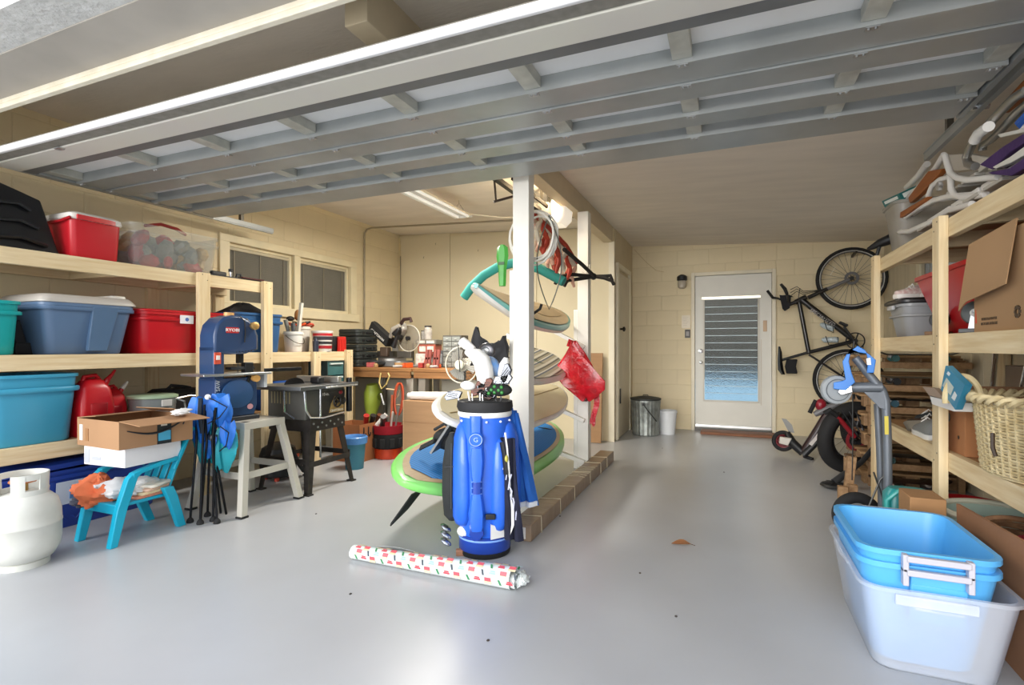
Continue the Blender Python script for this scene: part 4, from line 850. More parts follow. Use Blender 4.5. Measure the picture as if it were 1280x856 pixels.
# body: +X faces the room, Y along image right. profile in YZ extruded on X
def prof_yz(pts, x0, x1, nm, m, b=.006, par=None): return MB().poly([(x0, a, c_) for a, c_ in pts], (x1-x0, 0, 0)).build(nm, m, par or sw, bevel=b)
low = [(-.15, .03), (.10, .03), (.12, .10), (.12, .30), (-.15, .30)]
prof_yz(low, -.10, .10, 'lower_housing', navy)
prof_yz([(-.155, .29), (-.09, .29), (-.09, .52), (-.155, .52)], -.08, .09, 'column', navy)
up_ = [(-.155, .48), (-.05, .465), (.05, .47), (.125, .50), (.125, .60), (.105, .66), (.07, .705), (.02, .735), (-.04, .74), (-.10, .72), (-.14, .67), (-.155, .60)]
prof_yz(up_, -.08, .10, 'upper_housing', navy, .014)
prof_yz([(.128, .49), (.15, .50), (.15, .60), (.12, .68), (.075, .728), (.07, .71), (.11, .655), (.128, .60)], -.10, .06, 'rear_cover', mat('saw_grey', '6c6a66', rough=.5), .004)
MB().lathe([(.09, 0), (.10, .01), (.10, .022), (.06, .03), (.001, .035)], 24, axis='x').build('wheel_cover', mat('saw_blue_light', '2b4d78', rough=.3), sw, loc=(.101, -.02, .19))
MB().lathe([(.024, 0), (.028, .01), (.028, .03), (.018, .036)], 14, axis='x').build('tension_knob', metal('c8a46a', .5), sw, loc=(.101, .09, .67))
MB().cyl((-.02, -.0, .742), (-.02, 0, .765), .03).build('top_knob', plastic('d8a86a'), sw)
MB().bx(.1005, -.085, .615, .1025, -.005, .655).build('badge', plastic('c22a2c'), sw); text('RYOBI', .029, painted('f1eeee'), sw, (.1035, -.045, .635), F_XP, sx=1.1, bold=.0006)
MB().bx(.0905, -.155, .40, .1, -.115, .48).build('switch_plate', plastic('d2543a'), sw, bevel=.003); MB().bx(.1005, -.145, .43, .106, -.125, .46).build('switch', painted('e8e4e0'), sw)
text('BAND SAW', .034, painted('d6dae0'), sw, (.1035, -.135, .20), (PI/2, -PI/2, PI/2))
MB().lathe([(.02, 0), (.02, .002), (.001, .003)], 14, axis='x').build('round_sticker', painted('cf9aa0'), sw, loc=(.1012, .07, .09))
for k in range(6): MB().cyl((.10, -.02+.02*k, .482+.002*k), (.103, -.02+.02*k, .482+.002*k), .004, n=6).build('vent_hole', BLACK, sw)
MB().tube([(.105, .0, .735), (.108, .03, .70), (.107, .035, .62), (.106, .03, .55)], .004, 6).build('cord', BLACK, sw)
MB().tube([(-.02, .06, .47), (-.02, .06, .33)], .004, 6).build('blade', STEEL, sw)
MB().bx(-.02, .045, .40, .02, .075, .47).build('blade_guard', BLACK, sw); MB().bx(-.03, -.02, .355, .04, .14, .375).build('guide_block', mat('guide_dark', '35383b', rough=.5, metal=.4), sw, bevel=.004)
MB().box((.02, .10, .36), (.05, .06, .09)).build('fence_lock', metal('3c3e40', .5), sw, bevel=.005)
MB().bx(-.13, -.24, .318, .14, .20, .334).build('table', metal('b9bdc0', .3), sw, bevel=.003)
MB().bx(.11, .16, .335, .13, .44, .36).build('fence_rail', metal('2f3033', .4), sw, bevel=.003)
MB().cyl((.02, .10, .30), (.13, .10, .29), .025).build('tilt_knob', plastic('d2a05a'), sw); MB().bar((.09, .07, .31), (.10, .02, .20), .03, .02).build('trunnion', BLACK, sw, bevel=.004)
MB().bx(-.02, .17, .22, .10, .19, .315).build('side_plate', painted('cdd2d6'), sw)
# --- table saw
tsn = thing('saw_bench', 'dark battered steel stand with splayed legs carrying the table saw', 'stand', (-3.12, 3.235, 0))
dk = mat('dark_steel', '3a3633', rough=.5, metal=.5, var=.3, scale=12)
TT = .55
for sx in (-1, 1):
    for sy in (-1, 1):
        f = (.25*sx, .255*sy); t_ = (.19*sx, .17*sy)
        MB().loft([[V(p[0]+a, p[1]+c_, z) for a, c_ in ((0, 0), (-sx*w_, 0), (-sx*w_, -sy*.006), (-sx*.006, -sy*.006), (-sx*.006, -sy*w_), (0, -sy*w_))] for p, z, w_ in ((f, .0, .04), (t_, TT, .07))]).build('leg', dk, tsn)
        MB().box((f[0]-.015*sx, f[1]-.015*sy, .005), (.06, .05, .01)).build('foot', dk, tsn)
MB().bx(-.21, -.19, TT-.09, .21, -.183, TT).bx(-.21, .183, TT-.09, .21, .19, TT).bx(.203, -.183, TT-.09, .21, .183, TT).bx(-.21, -.183, TT-.09, -.203, .183, TT).build('apron', dk, tsn)
for z_, k in ((.22, .22),):
    x_ = .232; y_ = .225
    MB().bar((x_, -y_, z_), (x_, y_, z_), .005, .04).bar((-x_, -y_, z_), (-x_, y_, z_), .005, .04).bar((-x_, -y_, z_+.02), (x_, -y_, z_+.02), .005, .04).bar((-x_, y_, z_+.02), (x_, y_, z_+.02), .005, .04).build('brace', dk, tsn)
for k in range(8): MB().cyl((.21, -.16+.045*k, TT-.03-.03*(k % 2)), (.216, -.16+.045*k, TT-.03-.03*(k % 2)), .008, n=8).build('bolt', STEEL, tsn)
ts = thing('table_saw', 'dark table saw with chrome rails and a worn gold front panel on the steel stand', 'table saw', (-3.12, 3.235, TT))
MB().bx(-.19, -.22, .0, .19, .21, .23).build('cabinet', mat('saw_cabinet', '4b4a46', rough=.5, var=.2), ts, bevel=.01)
MB().bx(-.25, -.34, .232, .26, .30, .262).build('table_top', metal('6f7274', .45), ts, bevel=.004)
MB().bx(.1905, -.06, .02, .196, .205, .205).build('front_panel', mat('panel_dark', '2a2827', rough=.5), ts)
MB().poly([(.1965, .02, .03), (.1965, .19, .03), (.1965, .19, .09), (.1965, .12, .13), (.1965, .09, .16), (.1965, .05, .11)], (.002, 0, 0)).build('gold_plate', mat('worn_gold', 'a98c55', rough=.5, var=.2, scale=20), ts)
for (y_, z_, r_) in ((.10, .115, .042), (.16, .12, .028)):
    h_ = MB().tube([(.215, y_+r_*math.cos(t), z_+r_*math.sin(t)) for t in [2*PI*i/16 for i in range(16)]], .007, 6, closed=True)
    for k in range(3): h_.cyl((.212, y_, z_), (.212, y_+r_*math.cos(k*2.1), z_+r_*math.sin(k*2.1)), .005, n=6)
    h_.cyl((.198, y_, z_), (.22, y_, z_), .012).build('hand_wheel', BLACK, ts)
text('10-in.', .035, painted('dcd8d0'), ts, (.1975, -.015, .182), F_XP); MB().ball((.20, .155, .185), (.01, .022, .016)).build('start_switch', plastic('8e1f2a'), ts)
text('CRAFTSMAN', .026, painted('e8e2d4'), ts, (.1995, .11, .045), F_XP, bold=.0006)
MB().bx(.262, -.10, .235, .285, .26, .25).build('front_rail', CHROME, ts, bevel=.003)
MB().cyl((.20, -.075, -.30), (.20, -.075, .23), .008, n=8).build('upright_bar', CHROME, ts)
MB().tube([(.20, -.24, .22), (.205, -.23, .08), (.21, -.19, .02), (.21, -.06, .005), (.21, .18, .02)], .008, 8).build('frame_tube', CHROME, ts)
MB().tube([(.0, -.24, .22), (.0, -.235, .06), (.1, -.23, .01)], .008, 8).build('frame_tube', CHROME, ts)
MB().bx(-.22, .10, .263, .22, .14, .315).build('rip_fence', metal('b4b3ad', .4), ts, bevel=.004)
MB().lathe([(.12, .0), (.12, .003), (.001, .004)], 24, axis='x').bm.free()
MB().poly([(-.02, -.12+.1*math.cos(t), .263+.05*math.sin(t)) for t in [PI*i/10 for i in range(11)]], (.004, 0, 0)).build('blade', metal('3a3a3c', .4), ts)
MB().box((.10, -.0, .29), (.09, .07, .05)).build('motor_knob', BLACK, ts, bevel=.01); MB().bx(.19, .225, .02, .225, .265, .30).build('outer_guard', metal('3c3e42'), ts, bevel=.006)
for k in range(7): MB().bx(-.15+.03*k, -.2225, .12, -.14+.03*k, -.2205, .21).build('vent_slot', painted('8d8363'), ts)
# --- things under the saw and shelf
mt = thing('shop_vacuum', 'dark shop machine with orange parts on the floor under the table saw', 'vacuum', (-3.50, 3.30, 0))
MB().lathe([(.13, .03), (.14, .04), (.15, .2), (.13, .26), (.06, .30), (.001, .31)], 20).build('drum', BLACK, mt)
MB().tube([(.0, .0, .28), (.14, .0, .26), (.18, .05, .12), (.16, .12, .05)], .018, 8).build('hose', RUBBER, mt)
for k in range(4): MB().cyl((.1*math.cos(k*1.57+.7), .1*math.sin(k*1.57+.7), 0), (.1*math.cos(k*1.57+.7), .1*math.sin(k*1.57+.7), .034), .02).build('foot', plastic('c0432c'), mt)
MB().bx(.10, -.08, .18, .152, .08, .21).build('orange_latch', plastic('c8502c'), mt, bevel=.004)
bn2 = bucket('waste_bin', 'blue-grey waste bin with a blue bag liner on the floor below the workbench', (-3.15, 3.84, 0), .10, .28, plastic('3d7f93', .5), taper=.8)
MB().lathe([(.112, .23), (.115, .285), (.105, .295), (.095, .28), (.09, .22)], 24).build('liner', mat('blue_film', '5a95d8', rough=.3, bump=.6, bscale=30, alpha=.9), bn2)
cbx = thing('tool_carton', 'open brown carton of hand tools on the floor behind the waste bin', 'box', (-3.40, 4.16, 0))
MB().bx(-.16, -.14, 0, .16, -.135, .36).bx(-.16, .135, 0, .16, .14, .36).bx(-.16, -.135, 0, -.155, .135, .36).bx(.155, -.135, 0, .16, .135, .36).bx(-.155, -.135, 0, .155, .135, .005).build('box_body', mat('brown_carton', 'a5683f', rough=.8), cbx)
for k in range(3): MB().tube([(.163, -.08+.07*k, .33), (.166, -.085+.07*k, .26), (.166, -.06+.07*k, .24), (.163, -.05+.07*k, .27)], .006, 6).build('hook_print', BLACK, cbx)
for k, (c_, l_) in enumerate((('b03028', 'red handled tool poking from the brown tool carton'), ('2a2624', 'black gripped tool poking from the brown tool carton'), ('6a3b24', 'brown wooden handled tool in the brown tool carton'), ('e8e4dc', 'white tag-like tool end in the brown tool carton'), ('3c3230', 'dark brown grip at the back of the brown tool carton'))):
    tag(MB().tube([(-3.36+.05*k, 4.22+.03*k, .02), (-3.34+.045*k, 4.24+.03*(k % 3), .34), (-3.30+.05*k, 4.20+.04*(k % 4), .43)], [.012, .022, .03], 8).build('hand_tool', plastic(c_)), l_, 'tool')
# leaf blower
lb = thing('leaf_blower', 'lime green leaf blower standing nose down against the post end', 'leaf blower', (-3.58, 4.60, .0)); lb.scale = (1, 1, .92)
lg = plastic('a9bd45', .4)
MB().tube([(.0, 0, .18), (0, .03, .36), (0, .05, .52), (0, .07, .66), (0, .05, .76)], [.035, .045, .085, .10, .06], 16).build('body', lg, lb)
MB().tube([(0, -.02, .0), (0, -.01, .10), (0, .0, .20)], [.03, .035, .04], 12).build('nozzle', BLACK, lb)
MB().lathe([(.045, 0), (.05, .008), (.03, .012), (.001, .014)], 18, axis='x').build('air_intake', plastic('7f9230'), lb, loc=(.092, .06, .62))
# workbench
wbn = thing('workbench', 'brown wooden workbench in two lengths with an apron, beyond the pine shelving', 'workbench', (-3.2, 4.85, 0))
dwx = dark_wood('x', 'bench_wood', 'a87848', '8a5f36')
def W_(b, nm, m=dwx, **k): return b.xf(Matrix.Translation((3.2, -4.85, 0))).build(nm, m, wbn, **k)
W_(MB().bx(-4.17, 4.50, .85, -2.985, 5.20, .885), 'worktop', bevel=.004)
W_(MB().bx(-2.98, 4.52, .85, -2.25, 5.15, .885), 'worktop', bevel=.004)
W_(MB().bx(-4.15, 4.505, .785, -3.0, 4.535, .849), 'apron', bevel=.003); W_(MB().bx(-2.97, 4.525, .785, -2.27, 4.555, .849), 'apron', bevel=.003)
for x_, y_ in ((-4.10, 4.60), (-3.04, 4.60), (-2.92, 4.64), (-2.33, 4.64), (-4.10, 5.13), (-3.04, 5.13), (-2.33, 5.08)):
    W_(MB().bx(x_-.04, y_-.04, 0, x_+.04, y_+.04, .784), 'leg', painted('b9b3a4'), bevel=.003)
for x0_, x1_ in ((-3.98, -3.56), (-3.54, -3.12), (-2.84, -2.42)):
    W_(MB().bx(x0_, 4.86, .04, x1_, 5.14, .784), 'cabinet', painted('a9a596', .6), bevel=.004)
    W_(MB().bx(x0_+.02, 4.845, .08, x1_-.02, 4.859, .75), 'cabinet_door', painted('b3afa0', .6), bevel=.003)
# on the bench
cs = [('black case second lowest in the stack at the left end of the workbench'), ]
names = ['lowest', 'second lowest', 'middle', 'second from the top', 'topmost']
for k in range(5):
    t = thing('tool_case', 'black plastic tool case, %s in the stack on the workbench' % names[k], 'tool case', (-3.82, 4.72, .886+.083*k), group='stacked black tool cases')
    MB().loft([rrect(.26, .34, .03, 0), rrect(.28, .36, .04, .012), rrect(.28, .36, .04, .036), rrect(.27, .35, .04, .040), rrect(.28, .36, .04, .044), rrect(.28, .36, .04, .07), rrect(.26, .34, .03, .08)]).build('shell', mat('case_grey', '2e3230', rough=.45, var=.15), t)
    for s_ in (-1, 1): MB().box((.143, .09*s_, .04), (.008, .03, .03)).build('latch', BLACK, t, bevel=.002)
    MB().box((.146, 0, .04), (.012, .08, .02)).build('handle', BLACK, t, bevel=.004)
ms = thing('mitre_saw', 'mitre saw with raised head, round blade and black dust bag on the workbench', 'mitre saw', (-3.47, 4.86, .886)); ms.scale = (1.04, 1, 1.08)
MB().loft([rrect(.40, .30, .05, 0), rrect(.42, .32, .05, .01), rrect(.40, .3, .05, .06)]).build('base', metal('8c8f90', .5), ms)
MB().lathe([(.15, .061), (.15, .085), (.001, .086)], 20).build('turntable', metal('a8a9a6', .45), ms)
MB().bx(-.22, .03, .087, -.04, .06, .16).bx(.04, .03, .087, .22, .06, .16).build('fence', metal('77736b', .5), ms, bevel=.003)
MB().bar((.0, .10, .06), (-.03, .13, .26), .08, .08).build('pivot_arm', mat('saw_alloy', 'b0aba0', rough=.45, metal=.3), ms, bevel=.01)
MB().bar((-.03, .12, .24), (.17, -.02, .42), .07, .09).build('upper_arm', MATS['saw_alloy'], ms, bevel=.02)
MB().lathe([(.02, -.002), (.128, -.0015), (.13, 0), (.128, .0015), (.02, .002)], 32, axis='y').build('blade', mat('blade_dull', '8d8575', rough=.5, alpha=.55), ms, loc=(.19, .035, .29))
MB().tube([(.19+.135*math.cos(t), .035, .29+.135*math.sin(t)) for t in [2*PI*i/28 for i in range(28)]], .006, 6, closed=True).build('guard_rim', painted('c9c3b4'), ms)
MB().cyl((.19, .0, .29), (.19, .04, .29), .022).build('arbor', BLACK, ms)
MB().tube([(.05, -.05, .20), (.10, -.06, .30), (.13, -.06, .40)], [.03, .018, .012], 8).build('guard_link', BLACK, ms)
MB().bx(-.10, -.12, .087, .16, -.02, .10).bx(-.02, -.02, .087, .02, .10, .16).build('slide_bars', metal('5f5c56', .5), ms)
MB().box((-.10, .02, .15), (.10, .08, .10)).build('pivot_housing', mat('pivot_brown', '5b4a3c', rough=.5), ms, bevel=.012)
MB().box((.10, -.05, .36), (.07, .09, .10), (0, .6, 0)).build('motor_cover', BLACK, ms, bevel=.015)
MB().tube([(.02, -.06, .30), (.07, -.08, .38), (.15, -.08, .42)], [.02, .03, .02], 8).build('belt_cover', MATS['saw_alloy'], ms)
MB().cyl((.10, -.06, .30), (.10, .02, .30), .03).build('motor', BLACK, ms)
MB().tube([(.14, -.04, .44), (.19, -.06, .48), (.27, -.06, .485), (.28, -.06, .45)], .018, 8).build('handle', mat('handle_maroon', '3a2422', rough=.5), ms)
MB().loft([[V(x_+a*.5, .02+b_, z_+a) for a, b_ in ((-.045, -.05), (.045, -.05), (.055, 0), (.045, .05), (-.045, .05))] for x_, z_ in ((-.04, .25), (-.12, .31), (-.24, .40), (-.27, .42))]).build('dust_bag', fabric('232220'), ms)
text('CRAFTSMAN', .036, painted('e4e0d8'), ms, (-.155, -.052, .325), (PI/2, math.radians(36), 0), bold=.0006)
MB().cyl((.0, -.28, .03), (.0, -.14, .04), .022).build('turn_handle', BLACK, ms)
MB().cyl((.21, .09, .06), (.21, .09, .24), .008).build('guide_rod', BLACK, ms)
# jars, little boxes, drawer block
jr = lambda label, x, y, z, r, h, col, lid: (lambda t: (MB().lathe([(r*.95, 0), (r, .006), (r, h*.8), (r*.8, h*.85), (r*.8, h*.9)], 16).build('jar', mat('jar_'+col, col, rough=.15, alpha=.75, var=.25, scale=25), t), MB().lathe([(r*.88, h*.9+.0005), (r*.88, h), (.001, h)], 16).build('lid', plastic(lid), t)))(thing('jar', label, 'jar', (x, y, z)))
jr('tall clear jar with a dark lid standing highest on the workbench boxes', -3.06, 4.95, 1.187, .045, .15, 'c9c2b8', '2a2724')
jr('short clear jar with a dark lid beside the tallest jar', -3.14, 4.99, 1.187, .035, .10, 'b9b4ac', '4b4743')
for k, (x_, z_, w_, h_, c_, l_) in enumerate(((-3.09, .886, .2, .145, 'c9c6bf', 'white and brown box of jars lowest under the tall jar'), (-3.05, 1.032, .22, .10, 'a04f3c', 'red-brown printed box under the tall jar'), (-3.06, 1.133, .26, .05, '6e6a62', 'flat grey tray directly under the tall jar'), (-2.90, .886, .14, .18, '55585a', 'dark grey parts box right of the jars on the workbench'))):
    t = thing('parts_box', l_, 'box', (x_, 4.97, z_))
    MB().bx(-w_/2, -.07, 0, w_/2, .07, h_).build('box_body', mat('pbox_'+c_, c_, rough=.5, var=.2, scale=15), t, bevel=.003)
    MB().bx(-w_/2+.02, -.074, h_*.2, -.01, -.0705, h_*.8).bx(.01, -.074, h_*.2, w_/2-.02, -.0705, h_*.8).build('box_label', mat('pl_'+c_, 'd8d0c4' if k != 3 else '8e9294', rough=.5, var=.3, scale=30), t)
pd = thing('drawer_cabinet', 'small grey drawer cabinet with many little drawers at the right of the workbench', 'drawers', (-2.70, 4.90, .886))
MB().bx(-.11, -.06, 0, .11, .10, .34).build('case', mat('drawer_case', '55534e', rough=.5), pd)
for i in range(2):
    for j in range(6): 
        d_ = MB().bx(-.10+.102*i, -.068, .01+.054*j, -.004+.102*i, -.0605, .056+.054*j).build('drawer', mat('drawer_clear', '8f938e', rough=.3), pd); MB().bx(-.065+.102*i, -.078, .03+.054*j, -.04+.102*i, -.0685, .036+.054*j).build('drawer_pull', painted('cfcfca'), d_)
rw = thing('clamp_rack', 'pair of red spring clamps standing on the workbench', 'clamps', (-2.84, 4.66, .886))
for s_ in (-.07, .03):
    MB().bar((s_, 0, 0), (s_+.02, .0, .19), .03, .02).bar((s_+.04, 0, 0), (s_+.06, 0, .19), .03, .02).box((s_+.03, 0, .10), (.05, .02, .02)).build('jaw', mat('clamp_red', '9a5148', rough=.5, var=.2), rw)
random.seed(4)
lab = [('orange', 'd85a28'), ('grey', '7d7b78'), ('red', 'a63a34'), ('black', '232120'), ('tan', 'a8865c'), ('silver', 'b5b5b2')]
pos = [('left of the mitre saw', -3.70), ('in front of the mitre saw', -3.30), ('just right of the mitre saw', -2.98), ('near the joint of the two worktops', -2.84), ('in front of the jars', -2.70), ('beside the red clamps', -2.60)]
kk = 0
for pi_, (pl, px_) in enumerate(pos):
    for j in range(3):
        cn, cc_ = lab[(pi_*2+j) % 6]
        sh_ = ['box-shaped tool', 'tube-shaped tool', 'small round part'][j]
        x_ = px_+.05*(j-1); y_ = 5.46+.05*((j+pi_) % 3)-(.04 if px_ < -2.9 else -.03)
        b = MB()
        if j == 0: b.box((0, 0, .026), (.09, .05, .05), (0, 0, .4*pi_))
        elif j == 1: b.tube([(-.05, 0, .014), (.0, .02, .016), (.06, 0, .02)], [.012, .014, .009], 8)
        else: b.lathe([(.022, 0), (.025, .004), (.025, .03), (.012, .045)], 12)
        tag(b.build('small_tool', plastic(cc_), None, loc=(x_-.22, y_-.85, .8865), bevel=.002 if j == 0 else 0), '%s %s on the workbench, %s' % (cn, sh_, pl), 'tool')
tag(MB().box((0, 0, 0), (.07, .03, .15)).build('orange_bracket', plastic('d9601f'), loc=(-2.97, 4.80, .966), rot=(0, .3, 0), bevel=.006), 'bright orange bracket standing on the workbench before the jars', 'bracket')
# hanging cord and tubes below the bench
tag(MB().tube([PY(u, v_, 4.485) for u, v_ in ((476, 466), (474, 478), (477, 486), (483, 480), (487, 470), (485, 466))] , .008, 7).build('yellow_cord', plastic('d9c27a')), 'loop of yellowish cord hanging over the workbench edge', 'cord')
tag(MB().tube([PY(u, v_, 4.46) for u, v_ in ((483, 486), (492, 487), (500, 488), (498, 494), (490, 502), (492, 506), (500, 506))], .008, 7).build('cream_cord', plastic('dcc7a0')), 'cream cord zigzagging below the workbench', 'cord')
tag(MB().cyl(PY(476, 492, 4.48), PY(480, 506, 4.46), .012).build('steel_rod', STEEL), 'short shiny steel rod hanging under the workbench left of the cream cord', 'rod')
rt_ = thing('cord_reel', 'orange extension cord hanging in loops below the workbench', 'cord', (-3.10, 4.44, .42))
for k in range(4): MB().tube([(.05*math.cos(t)+.012*k, .02*math.sin(t)-.01*k, .16+.16*math.sin(t)) for t in [2*PI*i/14 for i in range(14)]], .008, 6, closed=True).build('cord_loop', plastic('c2502c'), rt_)
rbk = thing('red_tool_bucket', 'red bucket with a black tool apron and orange base on the floor below the workbench', 'bucket', (-3.16, 4.36, 0))
MB().lathe([(.13, 0), (.135, .005), (.14, .10), (.12, .10)], 24).build('orange_base', plastic('d8461f'), rbk)
MB().lathe([(.12, .101), (.145, .105), (.155, .22), (.15, .24), (.13, .24)], 24).build('black_apron', fabric('1c1c1c'), rbk)
MB().lathe([(.135, .241), (.15, .245), (.16, .30), (.165, .33), (.155, .33), (.13, .25)], 24).build('red_top', fabric('b01c2c'), rbk)
for k in range(5): MB().box((.158*math.cos(-1.9+.6*k), .158*math.sin(-1.9+.6*k), .16), (.02, .05, .09), (0, 0, -1.9+.6*k)).build('pocket', fabric('262626'), rbk, bevel=.006)
for k, (dx, dy, h_, c_, l_, r_) in enumerate(((-.06, -.02, .42, 'b9b3a4', 'wooden wedge sticking out of the red tool bucket', .025), (.02, .03, .62, 'c86a4a', 'tall orange-brown handle in the red tool bucket', .012), (.06, -.03, .46, 'd8d4cc', 'white handled tool at the right of the red tool bucket', .01), (.09, .02, .50, '8b8884', 'grey steel tool at the right of the red tool bucket', .01))):
    tag(MB().tube([(-3.16+dx*.4, 4.36+dy*.4, .012), (-3.16+dx, 4.36+dy, h_*.8), (-3.16+dx*1.3, 4.36+dy, h_)], r_, 7).build('long_tool', plastic(c_)), l_, 'tool')
tag(MB().bar((-3.08, 4.50, .30), (-2.90, 4.47, .62), .05, .02).build('board_offcut', mat('offcut', 'a08a66', rough=.8)), 'grey-brown board offcut leaning from the red bucket to the carton', 'board')
lcb = thing('tall_carton', 'tall plain brown carton on the floor behind the cream longboard', 'box', (-2.57, 4.30, 0))
MB().bx(-.27, -.15, 0, .22, .15, .60).build('box_body', CARD, lcb, bevel=.004); MB().bx(-.27, -.152, .40, .22, -.1505, .403).build('seam', painted('8f6a48'), lcb); MB().bx(-.27, -.1515, .0, -.262, -.1505, .6).build('edge_tape', painted('c9a27c'), lcb)
tag(MB().cyl((-2.80, 4.24, .64), (-2.36, 4.22, .655), .036, n=16).cyl((-2.84, 4.24, .64), (-2.801, 4.24, .64), .025, n=12).build('paper_roll', painted('e8e6e2')), 'white paper roll lying on top of the tall brown carton', 'roll')
# floor fan
fn = thing('pedestal_fan', 'round pedestal fan with a pale hub and black spine standing behind the boards', 'fan', PY(577, 434, 4.22))
fz = fn.location.z; 
MB().tube([(.165*math.cos(t), 0, .165*math.sin(t)-.16) for t in [2*PI*i/32 for i in range(32)]], .007, 6, closed=True).build('grille_rim', painted('dcd6c6'), fn)
g = MB()
for k in range(36):
    t = 2*PI*k/36; g.cyl((.045*math.cos(t), -.045, .045*math.sin(t)-.16), (.165*math.cos(t), 0, .165*math.sin(t)-.16), .0018, n=4)
gg = g.build('grille_wires', metal('8f8c86'), fn); gg['kind'] = 'stuff'
MB().lathe([(.042, -.03), (.045, 0), (.036, .012), (.001, .014)], 20, axis='y').xf(Matrix.Rotation(PI, 4, 'Z')).build('hub', painted('e2dcc8'), fn, loc=(0, -.05, -.16))
for k in range(3):
    t = k*2.09
    MB().sheet(lambda a, b_: ((.04+.10*a)*math.cos(t+(b_-.5)*1.2), .015+.03*(b_-.5), (.04+.10*a)*math.sin(t+(b_-.5)*1.2)-.16), 5, 5, .003).build('blade', painted('a8a59c'), fn)
MB().bar((0, -.066, .03), (.02, -.07, -.22), .008, .004).build('spine', BLACK, fn)
MB().cyl((0, .06, -.16), (0, .06, -fz+.03), .014).cyl((0, .06, -fz+.03), (0, .06, -fz+.0), .12, .13, n=24).build('stand', painted('4b4a48'), fn); MB().cyl((0, .01, -.16), (0, .12, -.16), .06).build('motor', painted('cfc9bb'), fn)
# ================================================================== right shelving
shelving('wooden_shelving', 'unpainted pine shelving of two by fours along the right wall', .97, XR-.045,
         [(1.72, 1.6, 4.44), (1.165, 1.6, 4.44), (.595, 1.6, 4.44)], [(4.38, 1.74, 0), (3.16, 1.735, 0), (2.28, 1.735, 0), (1.66, 1.735, 0)])
RX = .99
def sbox(name, label, x0, x1, y0, y1, z0, z1, m, cat='box', open_=False, bev=.003):
    t = thing(name, label, cat, ((x0+x1)/2, (y0+y1)/2, z0)); a, b_, h = (x1-x0)/2, (y1-y0)/2, z1-z0
    if open_:
        MB().bx(-a, -b_, 0, a, -b_+.004, h).bx(-a, b_-.004, 0, a, b_, h).bx(-a, -b_+.004, 0, -a+.004, b_-.004, h).bx(a-.004, -b_+.004, 0, a, b_-.004, h).bx(-a+.004, -b_+.004, 0, a-.004, b_-.004, .004).build('box_body', m, t)
    else: MB().bx(-a, -b_, 0, a, b_, h).build('box_body', m, t, bevel=bev)
    return t
# middle shelf
gt = thing('grey_tote', 'grey tote with a black lid at the far end of the right middle shelf', 'storage bin', (1.24, 4.19, 1.165))
MB().tub(.38, .28, .44, .34, .215, r=.05).build('body', plastic('9a9da0'), gt, sharp=50)
MB().loft([rrect(.44, .34, .05, .13), rrect(.452, .352, .05, .135), rrect(.452, .352, .05, .142), rrect(.44, .34, .05, .147)], cap0=False, cap1=False).build('band', plastic('a5a8aa'), gt)
MB().loft([rrect(.49, .385, .06, .217), rrect(.50, .395, .06, .222), rrect(.50, .395, .06, .236), rrect(.46, .36, .05, .25)]).build('lid', plastic('1f2124'), gt)
for sx in (-1,): MB().box((-.245, 0, .195), (.02, .12, .03)).build('handle', plastic('b4b6b8'), gt, bevel=.006)
def shoe(name, label, loc, rz, L, col, sole, seed=0):
    t = thing(name, label, 'shoe', loc, rz)
    st = [(-.5, .26, .30), (-.42, .34, .40), (-.2, .33, .42), (0, .36, .36), (.2, .40, .25), (.38, .36, .18), (.5, .16, .13)]
    MB().loft([[V(y_*L*.97+0, w_*L*.5*math.cos(a)*.92, .03+max(0, math.sin(a))*h_*L*.62) for a in [PI*i/10 for i in range(11)]]+[V(y_*L*.97, -w_*L*.46*(1-2*i/4), .022) for i in range(1, 4)] for y_, w_, h_ in st]).build('upper', col, t, sharp=60)
    MB().loft([[V(y_*L*k, w_*L*.5*s_, z_) for y_, w_, s_ in [(a, b_, 1) for a, b_, c_ in st]+[(a, b_, -1) for a, b_, c_ in st[::-1]]] for z_, k in ((0, .98), (.010, 1.02), (.028, 1.0))]).build('sole', sole, t)
    for k in range(3): MB().tube([(.02*k+.02, -.028, .03+.30*L*(1-.25*k)*.55), (.02*k+.02, 0, .05+.30*L*(1-.3*k)*.62), (.02*k+.03, .028, .03+.30*L*(1-.25*k)*.55)], .004, 5).build('lace', painted('e6e4de'), t)
    return t
shoe('sneaker', 'pink speckled sneaker on the black tote lid, further from the red bin', (1.12, 4.15, 1.416), math.radians(200), .26, mat('pink_knit', 'c9a09a', rough=.8, col2='e6dcd6', scale=60), painted('e3ded8'))
shoe('sneaker', 'pink speckled sneaker on the black tote lid, next to the red bin', (1.26, 4.10, 1.416), math.radians(190), .26, MATS['pink_knit'], painted('e3ded8'))
rbn = thing('red_bin', 'tall red plastic bin with a flared rim on the right middle shelf', 'storage bin', (1.29, 3.46, 1.165))
MB().tub(.36, .50, .50, .84, .35, r=.06, rim=.014, rimh=.025).build('body', plastic('c0141e', .3), rbn, sharp=50)
def caster(name, label, loc, rz, r, base, wheel='2a2b2c'):
    t = thing(name, label, 'caster', loc, rz)
    MB().bx(-.07, -.05, 0, .07, .05, .02).build('base_plate', base, t, bevel=.004)
    MB().lathe([(.001, -.014), (r*.5, -.016), (r*.9, -.014), (r, -.008), (r, .008), (r*.9, .014), (r*.5, .016), (.001, .014)], 20, axis='x').build('wheel', plastic(wheel), t, loc=(.0, 0, .022+r+.015))
    for s_ in (-.022, .019): MB().poly([(s_, -.025, .02), (s_, .025, .02), (s_, .012, r+.05), (s_, -.012, r+.05)], (.003, 0, 0)).build('fork', CHROME, t)
    MB().lathe([(.001, 0), (r*.35, 0), (r*.35, .004), (.001, .004)], 14, axis='x').build('hub', painted('c9c7c0'), t, loc=(-.022, 0, .022+r+.015))
    return t
